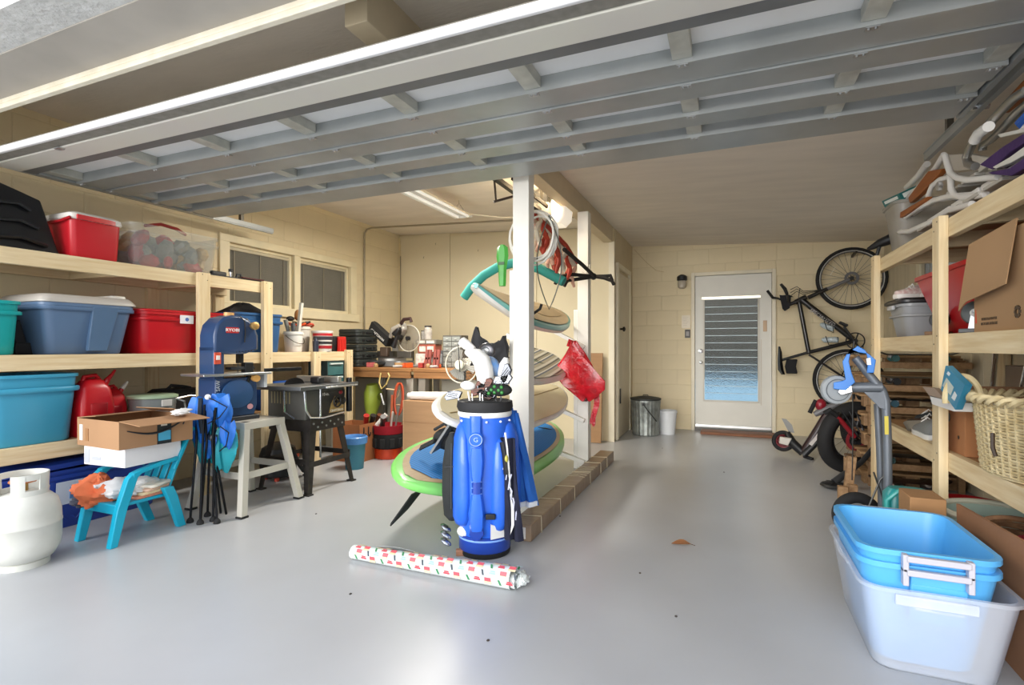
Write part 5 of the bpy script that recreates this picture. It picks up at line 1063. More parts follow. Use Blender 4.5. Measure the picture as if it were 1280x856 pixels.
caster('caster_dolly', 'small caster dolly with a chrome fork and brown base before the grey tote', (1.05, 3.50, 1.165), math.radians(60), .045, dark_wood('x', 'caster_wood', '8a6a48', '5e4430'))
caster('caster_dolly', 'grey wheeled caster dolly in front of the red bin beside the carton', (1.04, 2.985+.03, 1.165), math.radians(60), .055, plastic('4a4b4c'), '3a3f3e')
bc = sbox('moving_box', 'big brown moving carton with a flap hanging open on the right middle shelf', 1.005, 1.45, 2.50, 2.935, 1.165, 1.56, mat('light_kraft', 'ab8862', rough=.85, var=.04, scale=2), open_=True)
MB().poly([(-.232, -.19, .42), (-.232, .235, .395), (-.262, .26, .10), (-.262, .18, .135), (-.258, -.17, .175)], (-.004, 0, 0)).build('flap', MATS['light_kraft'], bc)
text('PLEASE FLATTEN FOR', .016, painted('4a3a2c'), bc, (-.2242, .07, .055), F_XN, sx=.9); text('RECYCLING AFTER USE', .016, painted('4a3a2c'), bc, (-.2242, .07, .035), F_XN, sx=.9)
gl = MB()
for k in range(8):
    t = k*PI/4; gl.bx(-.002, .010, -.006, .002, .024, .006, Matrix.Translation((-.2242, -.165, .07)) @ Matrix.Rotation(t, 4, 'X'))
gl.build('recycling_mark', painted('4a3a2c'), bc)
MB().poly([(-.2245, .19, .04), (-.2245, .205, .04), (-.2245, .1975, .10)], (.0015, 0, 0)).build('red_print', painted('c8452e'), bc)
# --- top shelf
tbn = thing('clear_bin', 'milky clear bin at the far end of the right top shelf', 'storage bin', (1.19, 4.26, 1.72))
MB().tub(.30, .24, .38, .30, .34, r=.05).build('body', mat('frosted_bin', 'b9b4aa', rough=.3, alpha=.5), tbn, sharp=50)
tg = thing('carton_small', 'small green and white carton tilted on the rim of the milky clear bin', 'box', (1.06, 4.24, 2.105), rot=(0, math.radians(-25), .3))
MB().bx(-.06, -.09, -.02, .06, .09, .03).build('box_body', plastic('1f6a68'), tg); MB().bx(-.0615, -.07, -.0, -.0605, .07, .02).bx(-.04, -.0915, -.01, .04, -.0905, .02).build('white_print', painted('e6ebe6'), tg)
wt = painted('e8e5df', .35)
def TB(pts, X, r, nm, par, m=wt, n=10, closed=False):
    """tube through pixel waypoints at the plane X, stored relative to its thing"""
    P = [PX(u, v_, X+dx) - par.location for (u, v_, dx) in [(p+(0,))[:3] if len(p) < 3 else p for p in pts]]
    return MB().tube(P, r, n, closed).build(nm, m, par, sharp=60)
fca = thing('beach_chair', 'folded white tube beach chair with light slats, lowest on the right top shelf', 'folding chair', (1.05, 3.3, 1.735), group='folded chairs on the right top shelf')
TB([(1122, 268), (1119, 282), (1124, 290), (1137, 289), (1165, 277), (1186, 263), (1215, 255)], 1.04, .016, 'frame_tube', fca)
TB([(1126, 276), (1145, 262), (1168, 250), (1188, 245), (1222, 243)], 1.06, .015, 'frame_tube', fca)
TB([(1188, 216), (1189, 236), (1193, 244), (1205, 247), (1232, 243)], 1.05, .015, 'frame_tube', fca)
TB([(1122, 284), (1135, 272), (1150, 262), (1172, 250), (1200, 246)], 1.10, .013, 'frame_tube', fca)
slat = mat('slat_fabric', 'b9b4ab', rough=.7, var=.05)
for k in range(5):
    y_ = 2.75+.22*k; MB().bx(-.02, y_-3.3, .05, .42, y_-3.3+.17, .066).build('slat', slat, fca, bevel=.003)
for k in range(3): MB().bx(.0, -.62+.35*k, .067, .03, -.3+.35*k, .10).build('side_bar', wt, fca, bevel=.006)
fcb = thing('beach_chair', 'folded white beach chair with brown wooden arms, second from the bottom', 'folding chair', (1.05, 3.3, 1.86), group='folded chairs on the right top shelf')
TB([(1180, 193), (1171, 208), (1158, 225), (1140, 242), (1126, 256), (1121, 268)], 1.08, .015, 'frame_tube', fcb)
TB([(1188, 216), (1196, 222), (1210, 225), (1248, 221)], 1.03, .014, 'frame_tube', fcb); TB([(1181, 194), (1184, 205), (1188, 217)], 1.03, .014, 'frame_tube', fcb)
TB([(1160, 245), (1165, 232), (1175, 224), (1186, 221)], 1.05, .013, 'frame_tube', fcb)
TB([(1134, 234), (1148, 220), (1159, 205)], 1.12, .02, 'frame_tube', fcb); MB().lathe([(.001, 0), (.024, .002), (.024, .02), (.001, .022)], 12, axis='x').build('hinge', CHROME, fcb, loc=PX(1171, 233, 1.03)-fcb.location)
orw = mat('arm_wood', 'a8622c', rough=.5, col2='94521f', stretch=(8, .8, 8), scale=4)
def plank(pts, X, th_, nm, par, m): 
    return MB().poly([PX(u, v_, X)-par.location for u, v_ in pts], (th_, 0, 0)).build(nm, m, par, bevel=.003)
plank([(1135, 247), (1160, 214), (1177, 211), (1174, 217), (1150, 243), (1137, 254)], 1.05, .03, 'arm_rest', fcb, orw)
plank([(1107, 278), (1124, 266), (1158, 246), (1156, 251), (1128, 271), (1110, 279)], 1.03, .03, 'arm_rest', fcb, orw)
for k in range(4):
    y_ = 2.75+.2*k; MB().bx(.03, y_-3.3, .06-.0*k, .42, y_-3.3+.16, .075).build('slat', painted('dcd8cf'), fcb, bevel=.003)
plank([(1180, 194), (1210, 192), (1248, 200), (1246, 213), (1215, 212), (1192, 214)], 1.10, .02, 'seat_panel', fcb, painted('d6d1c6'))
plank([(1193, 216), (1240, 211), (1238, 219), (1200, 221)], 1.12, .02, 'seat_panel', fcb, slat)
fcc = thing('beach_chair', 'folded chair with thick grey tubes and a wooden arm, topmost by the garage door track', 'folding chair', (1.08, 2.9, 1.99), group='folded chairs on the right top shelf')
gtb = metal('a5a4a0', .35)
TB([(1284, 112), (1268, 122), (1250, 140), (1232, 160), (1216, 178), (1208, 196), (1210, 205), (1219, 208)], 1.02, .018, 'frame_tube', fcc, gtb)
TB([(1290, 124), (1272, 140), (1252, 162), (1240, 174), (1229, 181), (1228, 188)], 1.06, .016, 'frame_tube', fcc, gtb)
TB([(1236, 158), (1224, 166), (1218, 176)], 1.0, .022, 'joint', fcc, wt)
plank([(1247, 135), (1281, 98), (1290, 100), (1290, 112), (1264, 132), (1251, 142)], 1.10, .03, 'arm_rest', fcc, orw)
for k in range(3): MB().bx(.10, -.45+.25*k, -.02, .45, -.25+.25*k, -.005).build('slat', painted('dcd8cf'), fcc, bevel=.003)
pur = thing('purple_lounger', 'purple folded lounger with white straps on the right top shelf', 'lounger', (1.05, 2.6, 1.74))
pm = fabric('3f2358')
plank([(1224, 206), (1252, 184), (1290, 160), (1290, 172), (1262, 190), (1240, 212)], 1.02, .10, 'fold', pur, pm)
plank([(1234, 216), (1262, 210), (1290, 190), (1290, 204), (1264, 220), (1240, 218)], 1.0, .12, 'fold', pur, pm)
plank([(1240, 209), (1262, 196), (1290, 176), (1290, 188), (1262, 204), (1244, 211)], 1.01, .03, 'white_strap', pur, painted('d9d6cb'))
plank([(1246, 168), (1290, 158), (1290, 163), (1250, 172)], 1.04, .02, 'white_strap', pur, painted('d9d6cb'))
bt_ = thing('beach_towel', 'rolled beach towel in blue, white and red at the right edge, top shelf', 'towel', PX(1284, 152, 1.06))
for k, c_ in enumerate(('2f62b8', 'e6e4e0', 'c8372f', 'e6e4e0', '7cb4e0')):
    MB().tube([(.02*k, -.06, .035-.02*k), (.02*k, .06+.02*k, .02-.024*k), (.02*k+.04, .10, .0-.024*k)], .014, 8).build('stripe_fold', fabric(c_), bt_)
tag(MB().lathe([(.04, 0), (.04, .34)], 16, axis='y', c=(1.20, 3.95, 2.0)).bm and MB().bx(1.48, 2.4, 1.735, 1.62, 3.9, 2.02).build('white_board', painted('d8d4ca'), bevel=.004), 'pale board standing against the wall behind the folded chairs', 'board')
sdl = thing('bike_saddle', 'black saddle-like clamp hooked over the far end of the right top beam', 'clamp', (1.0, 4.50, 1.78))
MB().tube([(-.06, .05, .04), (.0, 0, .07), (.08, -.03, .10), (.13, -.05, .085)], [.012, .03, .04, .02], 10).build('body', BLACK, sdl)
MB().tube([(.0, 0, .05), (-.02, 0, -.03), (.0, 0, -.06)], .012, 8).tube([(.08, -.02, .10), (.09, -.02, .17)], .01, 8).build('hook', BLACK, sdl)
# --- lower shelf
shoe('sneaker', 'grey lace-up sneaker with white sole on the right lower shelf', (1.04, 3.63, .595), math.radians(88), .30, mat('grey_suede', '7d7f7e', rough=.85), painted('dedfdd'))
shoe('leather_shoe', 'dark brown leather shoe behind the grey sneaker', (1.14, 3.90, .595), math.radians(140), .28, mat('brown_leather', '3d2a20', rough=.5), plastic('1f1815'))
shoe('sneaker', 'blue and dark shoe deepest on the lower shelf near the far post', (1.20, 4.16, .595), math.radians(100), .27, mat('blue_shoe', '1f2a33', rough=.7), plastic('222426'))
tag(MB().poly([(1.0, 3.68, .62), (.985, 3.80, .60), (1.0, 3.95, .63), (1.04, 3.80, .655)], (.012, 0, .012)).build('garden_trowel', mat('trowel', '8c867b', rough=.5)), 'grey-tan trowel blade lying beside the shoes', 'tool')
hb = sbox('banana_box', 'brown carton with punched hand holes on the right lower shelf', 1.0, 1.40, 3.04-.02, 3.36-.06, .595, .815, mat('box_kraft2', 'a56f45', rough=.85, var=.05))
for (y_, z_, s_) in ((.05, .16, .022), (-.07, .08, .009), (.09, .07, .009)): MB().lathe([(s_, 0), (s_, .0015), (.001, .0016)], 12, axis='x').xf(Matrix.Rotation(PI, 4, 'Z')).build('hand_hole', painted('2a1a10'), hb, loc=(-.2003, y_, z_))
wbx = thing('blue_white_box', 'opened white box with a blue printed lid on top of the brown punched carton', 'box', (1.12, 3.10, .818))
M2 = painted('e7e4de')
MB().poly([PX(1165, 505, .90)-wbx.location, PX(1162, 494, .90)-wbx.location, PX(1193, 503, .90)-wbx.location, PX(1192, 514, .90)-wbx.location], (.38, .02, 0)).build('box_body', M2, wbx)
bp_ = [PX(u, v_, .885)-wbx.location for u, v_ in ((1182, 457), (1206, 481), (1194, 512), (1176, 487))]
MB().poly(bp_, (.03, .015, 0)).build('blue_lid', mat('blue_card', '2f86a8', rough=.4), wbx)
MB().poly([PX(u, v_, .883)-wbx.location for u, v_ in ((1183, 472), (1192, 484), (1188, 494), (1178, 482))], (.001, 0, 0)).build('white_window', painted('c9d2c9'), wbx)
MB().poly([PX(u, v_, .883)-wbx.location for u, v_ in ((1193, 489), (1196, 494), (1193, 501), (1189, 497))], (.001, 0, 0)).build('bar_label', painted('dfe5e5'), wbx)
MB().poly([PX(u, v_, .883)-wbx.location for u, v_ in ((1185, 464), (1188, 467), (1186, 470), (1183, 467))], (.001, 0, 0)).build('white_dot', painted('e6eef0'), wbx)
MB().poly([PX(u, v_, .90)-wbx.location for u, v_ in ((1153, 483), (1168, 485), (1182, 500), (1162, 495))], (.02, 0, .0)).build('grey_flap', mat('grey_card', 'a48f7c', rough=.8), wbx)
MB().poly([PX(u, v_, 1.0)-wbx.location for u, v_ in ((1194, 513), (1206, 482), (1220, 505), (1216, 514))], (.25, 0, .0)).build('brown_side', mat('brown_card', '8f6a4c', rough=.8), wbx)
# wicker basket
wk = mat('wicker', 'd9c9a0', rough=.7, col2='c2ae80', scale=20); bsk = thing('wicker_basket', 'large cream wicker basket with a looped handle on the right lower shelf', 'basket', (1.17, 2.64, .600))
RXb, RYb, HB = .245, .32, .285
g = MB()
for k in range(56):
    a = 2*PI*k/56; q_ = .9; g.tube([(RXb*(q_+.1*t)*math.cos(a), RYb*(q_+.1*t)*math.sin(a), .01+HB*t) for t in (0, .33, .66, 1)], .0055, 5)
st_ = g.build('stakes', wk, bsk)
for j in range(26):
    z_ = .012+HB*j/26; q_ = .9+.1*j/26
    MB().tube([((RXb*q_+.005*math.sin(28*a+PI*j))*math.cos(a), (RYb*q_+.005*math.sin(28*a+PI*j))*math.sin(a), z_) for a in [2*PI*i/112 for i in range(112)]], .0052, 4, closed=True).build('weaver', wk, bsk)
MB().lathe([(1, 0), (1, .006)], 28).xf(Matrix.Diagonal((RXb*.9, RYb*.9, 1, 1))).build('base', wk, bsk)
for o_ in (0, .5):
    MB().tube([((RXb+.012+.012*math.cos(20*a+PI*2*o_))*math.cos(a), (RYb+.012+.012*math.cos(20*a+PI*2*o_))*math.sin(a), HB+.012+.012*math.sin(20*a+PI*2*o_)) for a in [2*PI*i/160 for i in range(160)]], .011, 5, closed=True).build('rim_braid', wk, bsk)
MB().tube([(-.175+.94*.058*math.cos(t)-.06, .205-.34*.058*math.cos(t), HB-.01+.10*math.sin(t)) for t in [PI*(i-1)/14 for i in range(17)]], .013, 8).build('handle', wk, bsk)
MB().tube([(RXb+.012, .055*math.cos(t), HB-.01+.09*math.sin(t)) for t in [PI*i/10 for i in range(11)]], .013, 8).build('handle', wk, bsk)
MB().tube([(-RXb-.02, -.155, .18), (-RXb-.025, -.17, .13), (-RXb-.022, -.185, .10)], .007, 6).build('dark_clasp', plastic('3a2a1c'), bsk)
blob('plastic_sack', 'pale translucent plastic sack stuffed in the wicker basket', 'bag', (1.22, 2.52, .87), (.15, .20, .22), 'd6d8dc', 31, m=mat('sack_film', 'd2d4d8', rough=.3, bump=.6, bscale=20))
crt = sbox('low_carton', 'grey-brown carton behind the wicker basket on the right lower shelf', 1.42, 1.60, 2.95, 3.75, .595, 1.0, mat('grey_kraft', '8c7a68', rough=.85))
blob('bread_bag', 'white and clear bag lying behind the wicker basket', 'bag', (1.43, 2.93, .985), (.06, .12, .045), 'e2e2e4', 7, m=mat('bag_film', 'dcdde0', rough=.25, bump=.5, bscale=20))
blob('red_bag', 'red end of a plastic bag at the right of the white bag behind the basket', 'bag', (1.42, 2.72, .975), (.06, .10, .04), 'b8202c', 9, m=redbag)
tag(MB().cyl((1.42, 3.95, .61), (1.52, 4.12, 1.12), .013).build('chrome_pole', CHROME), 'long chrome pole leaning between the right shelves by the middle post', 'pole')
for k in range(2): tag(MB().cyl((1.22+.07*k, 3.02, 1.055-.0*k), (1.205+.07*k, 3.06, .87), .005).build('thin_rod', CHROME), ['thin chrome rod rising from the blue and white box, nearer the post', 'thin chrome rod rising from the blue and white box, nearer the basket'][k], 'rod')
# --- floor below
rbk2 = bucket('red_pail', 'round red lidded pail on the floor under the right lower shelf', (1.17, 3.46, 0), .145, .27, plastic('b01824'), taper=.85, lid=plastic('b01824'))
lbk = bucket('laundry_basket', 'pale green round tub with a cream rim on the floor near the middle post', (1.10, 2.965, 0), .195, .36, painted('b9ccbe', .5), taper=.8)
MB().tube([(.20*math.cos(a), .20*math.sin(a), .362) for a in [2*PI*i/32 for i in range(32)]], .014, 8, closed=True).build('cream_rim', painted('e3dfc8'), lbk)
blob('pale_cloth', 'pale green cloth filling the round tub', 'cloth', (1.10, 2.965, .27), (.14, .14, .06), 'a9c0b4', 4)
tlb = thing('teal_case', 'teal plastic case standing in front of the round pale tub', 'case', (.80, 3.10, 0))
MB().loft([rrect(.17, .10, .03, 0), rrect(.19, .12, .04, .02), rrect(.19, .12, .04, .38), rrect(.15, .09, .04, .41)]).build('shell', plastic('1f8a8c'), tlb)
MB().tube([(-.09, -.062, .02), (-.095, -.062, .36), (-.05, -.062, .405), (.05, -.062, .405), (.095, -.062, .36)], .012, 8).build('edge_band', plastic('2fa5a0'), tlb)
sbox('brown_box', 'small brown carton before the teal case beside the blue tubs', .735, .865, 2.80, 2.97, 0, .44, mat('box_kraft3', 'a07850', rough=.85), open_=False)
tag(MB().poly([(.895, 1.55, .0), (.895, 2.76, .0), (.885, 2.76, .44), (.880, 2.2, .47), (.880, 1.55, .47)], (.012, 0, 0)).build('flat_carton', mat('panel_kraft', '91684a', rough=.85, var=.1)), 'long brown cardboard panel standing between the blue tubs and the right shelf', 'cardboard')
def zig(n): return [(.868+.004*(k % 2), 2.10+.012*(k % 2)+.01*math.sin(k), .44*k/n) for k in range(n+1)]
tag(MB().poly(zig(22)+[(.868, 1.70, .44), (.868, 1.70, 0)], (.008, 0, 0)).build('torn_cardboard', mat('torn_kraft', '8f5f38', rough=.9)), 'torn brown corrugated cardboard with a ragged edge at the right of the clear bin', 'cardboard')
mgt = thing('magenta_bin', 'dark pink bin on the floor behind the cardboard panel', 'storage bin', (1.20, 2.27, 0)); MB().tub(.36, .44, .42, .52, .40, r=.05).build('body', plastic('a8203f'), mgt, sharp=50)
wsk = thing('small_wicker', 'small brown wicker basket behind the cardboard panel', 'basket', (1.02, 2.66, 0))
for j in range(14): MB().tube([((.085+.002*j)*math.cos(a), (.075+.0016*j)*math.sin(a), .012+.028*j) for a in [2*PI*i/20 for i in range(20)]], .0135, 5, closed=True).build('coil', mat('dark_wicker', '8a6444', rough=.8, var=.3, scale=30), wsk)
MB().tube([(.09*math.cos(t), -.02, .40+.03*math.sin(t)) for t in [PI*i/10 for i in range(11)]], .012, 6).build('handle', MATS['dark_wicker'], wsk)
# --- nested tubs at the right front
cbn = thing('clear_tote', 'large milky clear tote on the floor at the right front, holding two blue tubs', 'storage bin', (.635, 2.42, 0))
MB().tub(.35, .56, .43, .66, .30, r=.06, rim=.010, rimh=.014, t=.005).build('body', milk, cbn, sharp=50)
MB().tube([(-.22, -.12, .292), (-.226, 0, .285), (-.22, .12, .292)], .008, 6).build('lip', milk, cbn)
MB().box((-.02, -.343, .27), (.22, .012, .035)).build('handle', milk, cbn, bevel=.004)
tbm = mat('tub_blue', '58aeea', rough=.35, var=.04); hgr = plastic('b9b9c4', .4)
for k in range(2):
    t = thing('blue_tub', ['bright blue tub with grey handle nested below the upper one in the clear tote', 'bright blue tub with grey handle, upper of the two in the clear tote'][k], 'storage bin', (.615, 2.39, .012+.045*k), group='nested blue tubs')
    MB().tub(.29, .41, .385, .52, .36, r=.06, rim=.012, rimh=.02, t=.006).build('body', tbm, t, sharp=50)
    MB().poly([(-.06, -.258, .17), (.10, -.258, .17), (.095, -.264, .30), (-.055, -.264, .30)], (0, -.008, 0)).build('end_panel', tbm, t, bevel=.003)
    MB().poly([(-.06, .255, .10), (.06, .255, .10), (.06, .262, .31), (-.06, .262, .31)], (0, -.012, 0)).build('inner_panel', tbm, t, bevel=.003)
    hz = .335
    MB().bx(-.075, -.305, hz, .095, -.285, hz+.02).bx(-.085, -.30, hz-.035, -.068, -.27, hz+.022).bx(.088, -.30, hz-.035, .105, -.27, hz+.022).build('handle', hgr, t, bevel=.003)
    MB().bx(-.075, .285, hz, .075, .305, hz+.02).bx(-.08, .27, hz-.035, -.065, .30, hz+.022).bx(.065, .27, hz-.035, .08, .30, hz+.022).build('handle', hgr, t, bevel=.003)
    if k == 0:
        MB().bx(-.045, -.2725, .215, .085, -.2665, .26).build('sticker', painted('dfeaf4'), t); MB().bx(0.0, -.274, .22, .08, -.2727, .25).build('sticker_print', painted('4fa9e0'), t)
# ================================================================== mountain bike hung on the back wall
BY = 7.14
mb = thing('mountain_bike', 'black mountain bike hung upright on the back wall with both wheels to the right', 'bicycle', (1.05, BY, .4))
def bp3(u, v_, dy=0): return PY(u, v_, BY+dy) - mb.location
bk_ = mat('bike_black', '191718', rough=.3, var=.1, coat=.3); grey_ = mat('bike_grey', '6f6e70', rough=.4)
def wheel(par, c, r, tr, tyre=RUBBER, rim=None, spokes=28, M=None, white=False):
    """wheel in the XZ plane, axle along Y"""
    M = M or Matrix.Identity(4)
    b = MB().tube([(r*math.cos(t), 0, r*math.sin(t)) for t in [2*PI*i/40 for i in range(40)]], tr, 10, closed=True).xf(M)
    w_ = b.build('tyre', tyre, par, loc=c)
    MB().lathe([(r-tr*1.15, -.011), (r-tr*.75, -.012), (r-tr*.75, .012), (r-tr*1.15, .011), (r-tr*1.5, .006), (r-tr*1.5, -.006)], 40, axis='y', cap0=False, cap1=False).xf(M).build('rim', rim or metal('8a8a8c'), par, loc=c)
    if white: MB().tube([((r-tr*.75)*math.cos(t), -tr*.9, (r-tr*.75)*math.sin(t)) for t in [2*PI*i/40 for i in range(40)]], .004, 5, closed=True).xf(M).build('reflective_ring', painted('cfcfca'), par, loc=c)
    if spokes:
        g = MB()
        for k in range(spokes):
            t = 2*PI*k/spokes; a = t+(.5 if k % 2 else -.5); s_ = .02 if k % 4 < 2 else -.02
            g.cyl((.02*math.cos(a), s_, .02*math.sin(a)), ((r-tr)*math.cos(t), 0, (r-tr)*math.sin(t)), .0016, n=4)
        g.xf(M).build('spokes', metal('5a5a5c'), par, loc=c)
    MB().cyl((0, -.045, 0), (0, .045, 0), .022).xf(M).build('hub', BLACK, par, loc=c)
h1, h2 = bp3(1064, 348), bp3(1060, 475)
wheel(mb, h1, .340, .024, white=True); wheel(mb, h2, .340, .024, white=True)
MB().lathe([(.045, -.035), (.075, -.035), (.075, -.032), (.045, -.032)], 24, axis='y', cap0=False, cap1=False).build('brake_disc', metal('77777a'), mb, loc=h1)
for k in range(3): MB().bar((0, -.033, 0), (.07*math.cos(k*2.09), -.033, .07*math.sin(k*2.09)), .012, .003).build('disc_arm', metal('77777a'), mb, loc=h1)
MB().lathe([(.02, -.05), (.055, -.048), (.05, -.03), (.04, -.02)], 20, axis='y').build('cassette', metal('3a3a3c'), mb, loc=h2)
def bt3(a, b_, r, nm='frame_tube', m=bk_, dy=0): return MB().tube([bp3(a[0], a[1], dy), bp3(b_[0], b_[1], dy)], r*1.25, 10).build(nm, m, mb)
bt3((1001, 374), (1066, 424), .026, 'down_tube'); bt3((999, 378), (1011, 441), .020, 'top_tube'); bt3((1068, 426), (1008, 441), .018, 'seat_tube')
bt3((1008, 441), (977, 450), .013, 'seat_post', BLACK)
for s_ in (-.05, .05):
    bt3((1011, 443), (1060, 475), .010, 'seat_stay', dy=s_); bt3((1068, 426), (1060, 475), .010, 'chain_stay', dy=s_)
    bt3((1010, 372), (1034, 361), .019, 'fork_crown', bk_, s_); bt3((1030, 363), (1062, 349), .016, 'fork_leg', grey_ if s_ < 0 else bk_, s_)
MB().bar(bp3(1012, 371, -.06), bp3(1012, 371, .06), .03, .035).build('crown', bk_, mb, bevel=.005)
bt3((994, 378), (1008, 371), .026, 'head_tube'); bt3((996, 377), (985, 381), .018, 'stem', BLACK)
MB().tube([bp3(984, 368, -.30), bp3(985, 376, -.12), bp3(986, 379, 0), bp3(985, 376, .12), bp3(986, 372, .20)], .012, 8).build('handlebar', BLACK, mb)
MB().tube([bp3(984, 368, -.30), bp3(981, 361, -.30), bp3(976, 355, -.29)], [.017, .02, .015], 8).build('bar_end', RUBBER, mb)
MB().tube([bp3(973, 373, -.05), bp3(966, 372, -.05), bp3(959, 363, -.05)], [.012, .017, .016], 8).build('bar_end', RUBBER, mb); MB().tube([bp3(986, 379, 0), bp3(973, 373, -.05)], .012, 8).build('handlebar', BLACK, mb)
for k in range(3): MB().tube([bp3(988, 362+4*k, -.1), bp3(996, 358+3*k, -.12), bp3(1004, 364+2*k, -.08), bp3(1030, 362, -.03)], .004, 5).build('brake_cable', BLACK, mb)
MB().tube([bp3(1003, 395, -.05), bp3(998, 372, -.10), bp3(1000, 360, -.1)], .004, 5).build('brake_cable', BLACK, mb)
MB().loft([[p+V(0, 0, 0) for p in [bp3(977, 372, -.06), bp3(986, 368, -.06), bp3(986, 368, .04), bp3(977, 372, .04)]], [bp3(974, 368, -.08), bp3(989, 370, -.08), bp3(989, 370, .05), bp3(974, 368, .05)], [bp3(978, 386, -.07), bp3(988, 380, -.07), bp3(988, 380, .05), bp3(978, 386, .05)], [bp3(981, 389, -.05), bp3(987, 385, -.05), bp3(987, 385, .04), bp3(981, 389, .04)]]).build('bar_bag', fabric('222226'), mb, bevel=.008)
MB().loft([[bp3(u+du, v_, dy) for du, dy in ((-3*k, 0), (0, -.07*q_), (3*k, -.03*q_), (3*k, .03*q_), (0, .07*q_))] for u, v_, k, q_ in ((974, 433, .4, .4), (975, 440, .8, .5), (975, 452, 1, 1), (976, 462, 1.2, 1.1), (979, 468, .8, .8))]).build('saddle', BLACK, mb)
MB().loft([[bp3(u+du, v_, dy) for du, dy in ((-7, -.05), (7, -.04), (7, .04), (-7, .05))] for u, v_ in ((990, 449), (988, 458), (990, 467))]).build('saddle_bag', fabric('1c1c1f'), mb, bevel=.01)
MB().lathe([(.085, -.052), (.098, -.052), (.098, -.047), (.085, -.047)], 32, axis='y', cap0=False, cap1=False).build('chainring', metal('38383a'), mb, loc=bp3(1068, 426))
for k in range(5): MB().bar((0, -.05, 0), (.09*math.cos(k*1.257), -.05, .09*math.sin(k*1.257)), .014, .005).build('spider_arm', BLACK, mb, loc=bp3(1068, 426))
MB().cyl((0, -.06, 0), (0, .06, 0), .025).build('bottom_bracket', BLACK, mb, loc=bp3(1068, 426))
bt3((1068, 426), (1055, 408), .010, 'crank_arm', BLACK, -.07); bt3((1068, 426), (1081, 446), .010, 'crank_arm', BLACK, .07)
MB().box(bp3(1054, 405, -.11), (.09, .08, .03), (0, .5, 0)).build('pedal', BLACK, mb, bevel=.006); MB().box(bp3(1082, 447, .11), (.09, .08, .03), (0, .5, 0)).build('pedal', BLACK, mb, bevel=.006)
for (a, b_, l_) in (((1025, 405), (1042, 411), 0), ((1027, 424), (1048, 425), 0)):
    MB().tube([bp3(*a), bp3(a[0]+3, a[1]+.8), bp3(b_[0]-4, b_[1]-.5), bp3(*b_)], [.012, .03, .034, .03], 12).build('water_bottle', mat('bottle_clear', 'b9c6cc', rough=.25, var=.3, scale=30), mb)
    MB().tube([bp3(a[0]+5, a[1]-4, -.03), bp3(a[0]+9, a[1]+7, -.04), bp3(b_[0], b_[1]+5, -.03), bp3(b_[0]-1, b_[1]-4, -.03)], .005, 5).build('bottle_cage', BLACK, mb)
MB().tube([bp3(1068, 435, -.05), bp3(1052, 470, -.05), bp3(1062, 485, -.05), bp3(1074, 470, -.05), bp3(1079, 432, -.05)], .005, 5).build('chain', metal('3a3a3a'), mb)
text('SPECIALIZED', .062, painted('b9b4b0'), mb, bp3(1028, 397, -.03), (PI/2, math.radians(37), 0), sx=.9)
MB().bar(bp3(1038, 373, -.03), bp3(1048, 384, -.03), .012, .004).bm.free()
MB().bar(bp3(1038, 344, -.025), bp3(1044, 334, -.025), .016, .004).build('spoke_reflector', painted('f4f0e0'), mb)
tag(MB().bar((1.36, YB-.002, 2.19), (1.36, BY-.02, 2.215), .02, .03).build('wall_hook', BLACK), 'black hook on the back wall carrying the mountain bike', 'hook')
# ================================================================== small bike heap on the floor
fb2 = thing('fat_tyre_bike', 'black fat-tyred small bicycle leaning beside the right shelves', 'bicycle', (.98, 5.30, .32))
Mw = Matrix.Rotation(math.radians(30), 4, 'Z') @ Matrix.Rotation(math.radians(8), 4, 'X')
wheel(fb2, (0, 0, .0), .262, .058, spokes=14, M=Mw, rim=BLACK)
MB().ball((.12, .14, .06), (.19, .10, .22), 14, 10).build('child_seat', fabric('1a1a1c'), fb2)
MB().tube([(-.02, .12, .22), (.12, .14, .30), (.26, .16, .22), (.28, .16, -.05)], .03, 8).build('seat_frame', BLACK, fb2)
MB().lathe([(.07, -.05), (.1, -.05), (.1, -.045), (.07, -.045)], 24, axis='y', cap0=False, cap1=False).xf(Mw).build('chainring', plastic('8a2f35'), fb2)
for a, b_, r_, m_ in (((.0, -.07, 0), (.16, .10, .30), .022, bk_), ((0, .07, 0), (.2, .18, .25), .02, bk_), ((.0, -.09, .02), (-.14, -.16, .20), .02, mat('bike_red', '8c1f28', rough=.35)), ((-.14, -.16, .20), (.16, .1, .33), .026, bk_), ((.05, -.1, .1), (.15, -.14, -.12), .012, grey_)):
    MB().tube([a, b_], r_, 10).build('frame_tube', m_, fb2)
MB().tube([(-.14, -.16, .2), (-.20, -.2, .25), (-.24, -.2, .22)], .022, 8).build('handlebar', RUBBER, fb2)
MB().loft([rrect(.20, .12, .04, .0), rrect(.24, .15, .05, .03), rrect(.2, .12, .05, .06)]).build('saddle', BLACK, fb2, loc=(.12, .06, .31), rot=(0, .2, .6))
for k in range(3): MB().tube([(-.1+.05*k, -.15, .24), (.0+.03*k, -.2, .05), (.1, -.12, -.05+.05*k)], .006, 5).build('brake_cable', BLACK, fb2)
kb = thing('kick_scooter', 'black and red folded scooter with small wheels on the floor near the white door', 'scooter', PZ(1003, 573, 0.0))
def kp(u, v_, dy=0): return PY(u, v_, kb.location.y+dy)-kb.location
MB().tube([kp(1003, 568), kp(1022, 538), kp(1038, 512)], .042, 10).build('frame_tube', mat('scooter_dark', '2a1418', rough=.35, var=.3), kb)
MB().tube([kp(1004, 569, -.05), kp(1024, 550, -.05), kp(1042, 530, .0)], .030, 10).build('frame_tube', BLACK, kb)
MB().bar(kp(1013, 556, -.09), kp(1026, 540, -.09), .012, .03).build('white_decal', painted('cfc8c4'), kb)
MB().tube([kp(1004, 566, .0), kp(990, 553, .05), kp(984, 541, .1)], [.04, .045, .03], 10).build('fork', BLACK, kb)
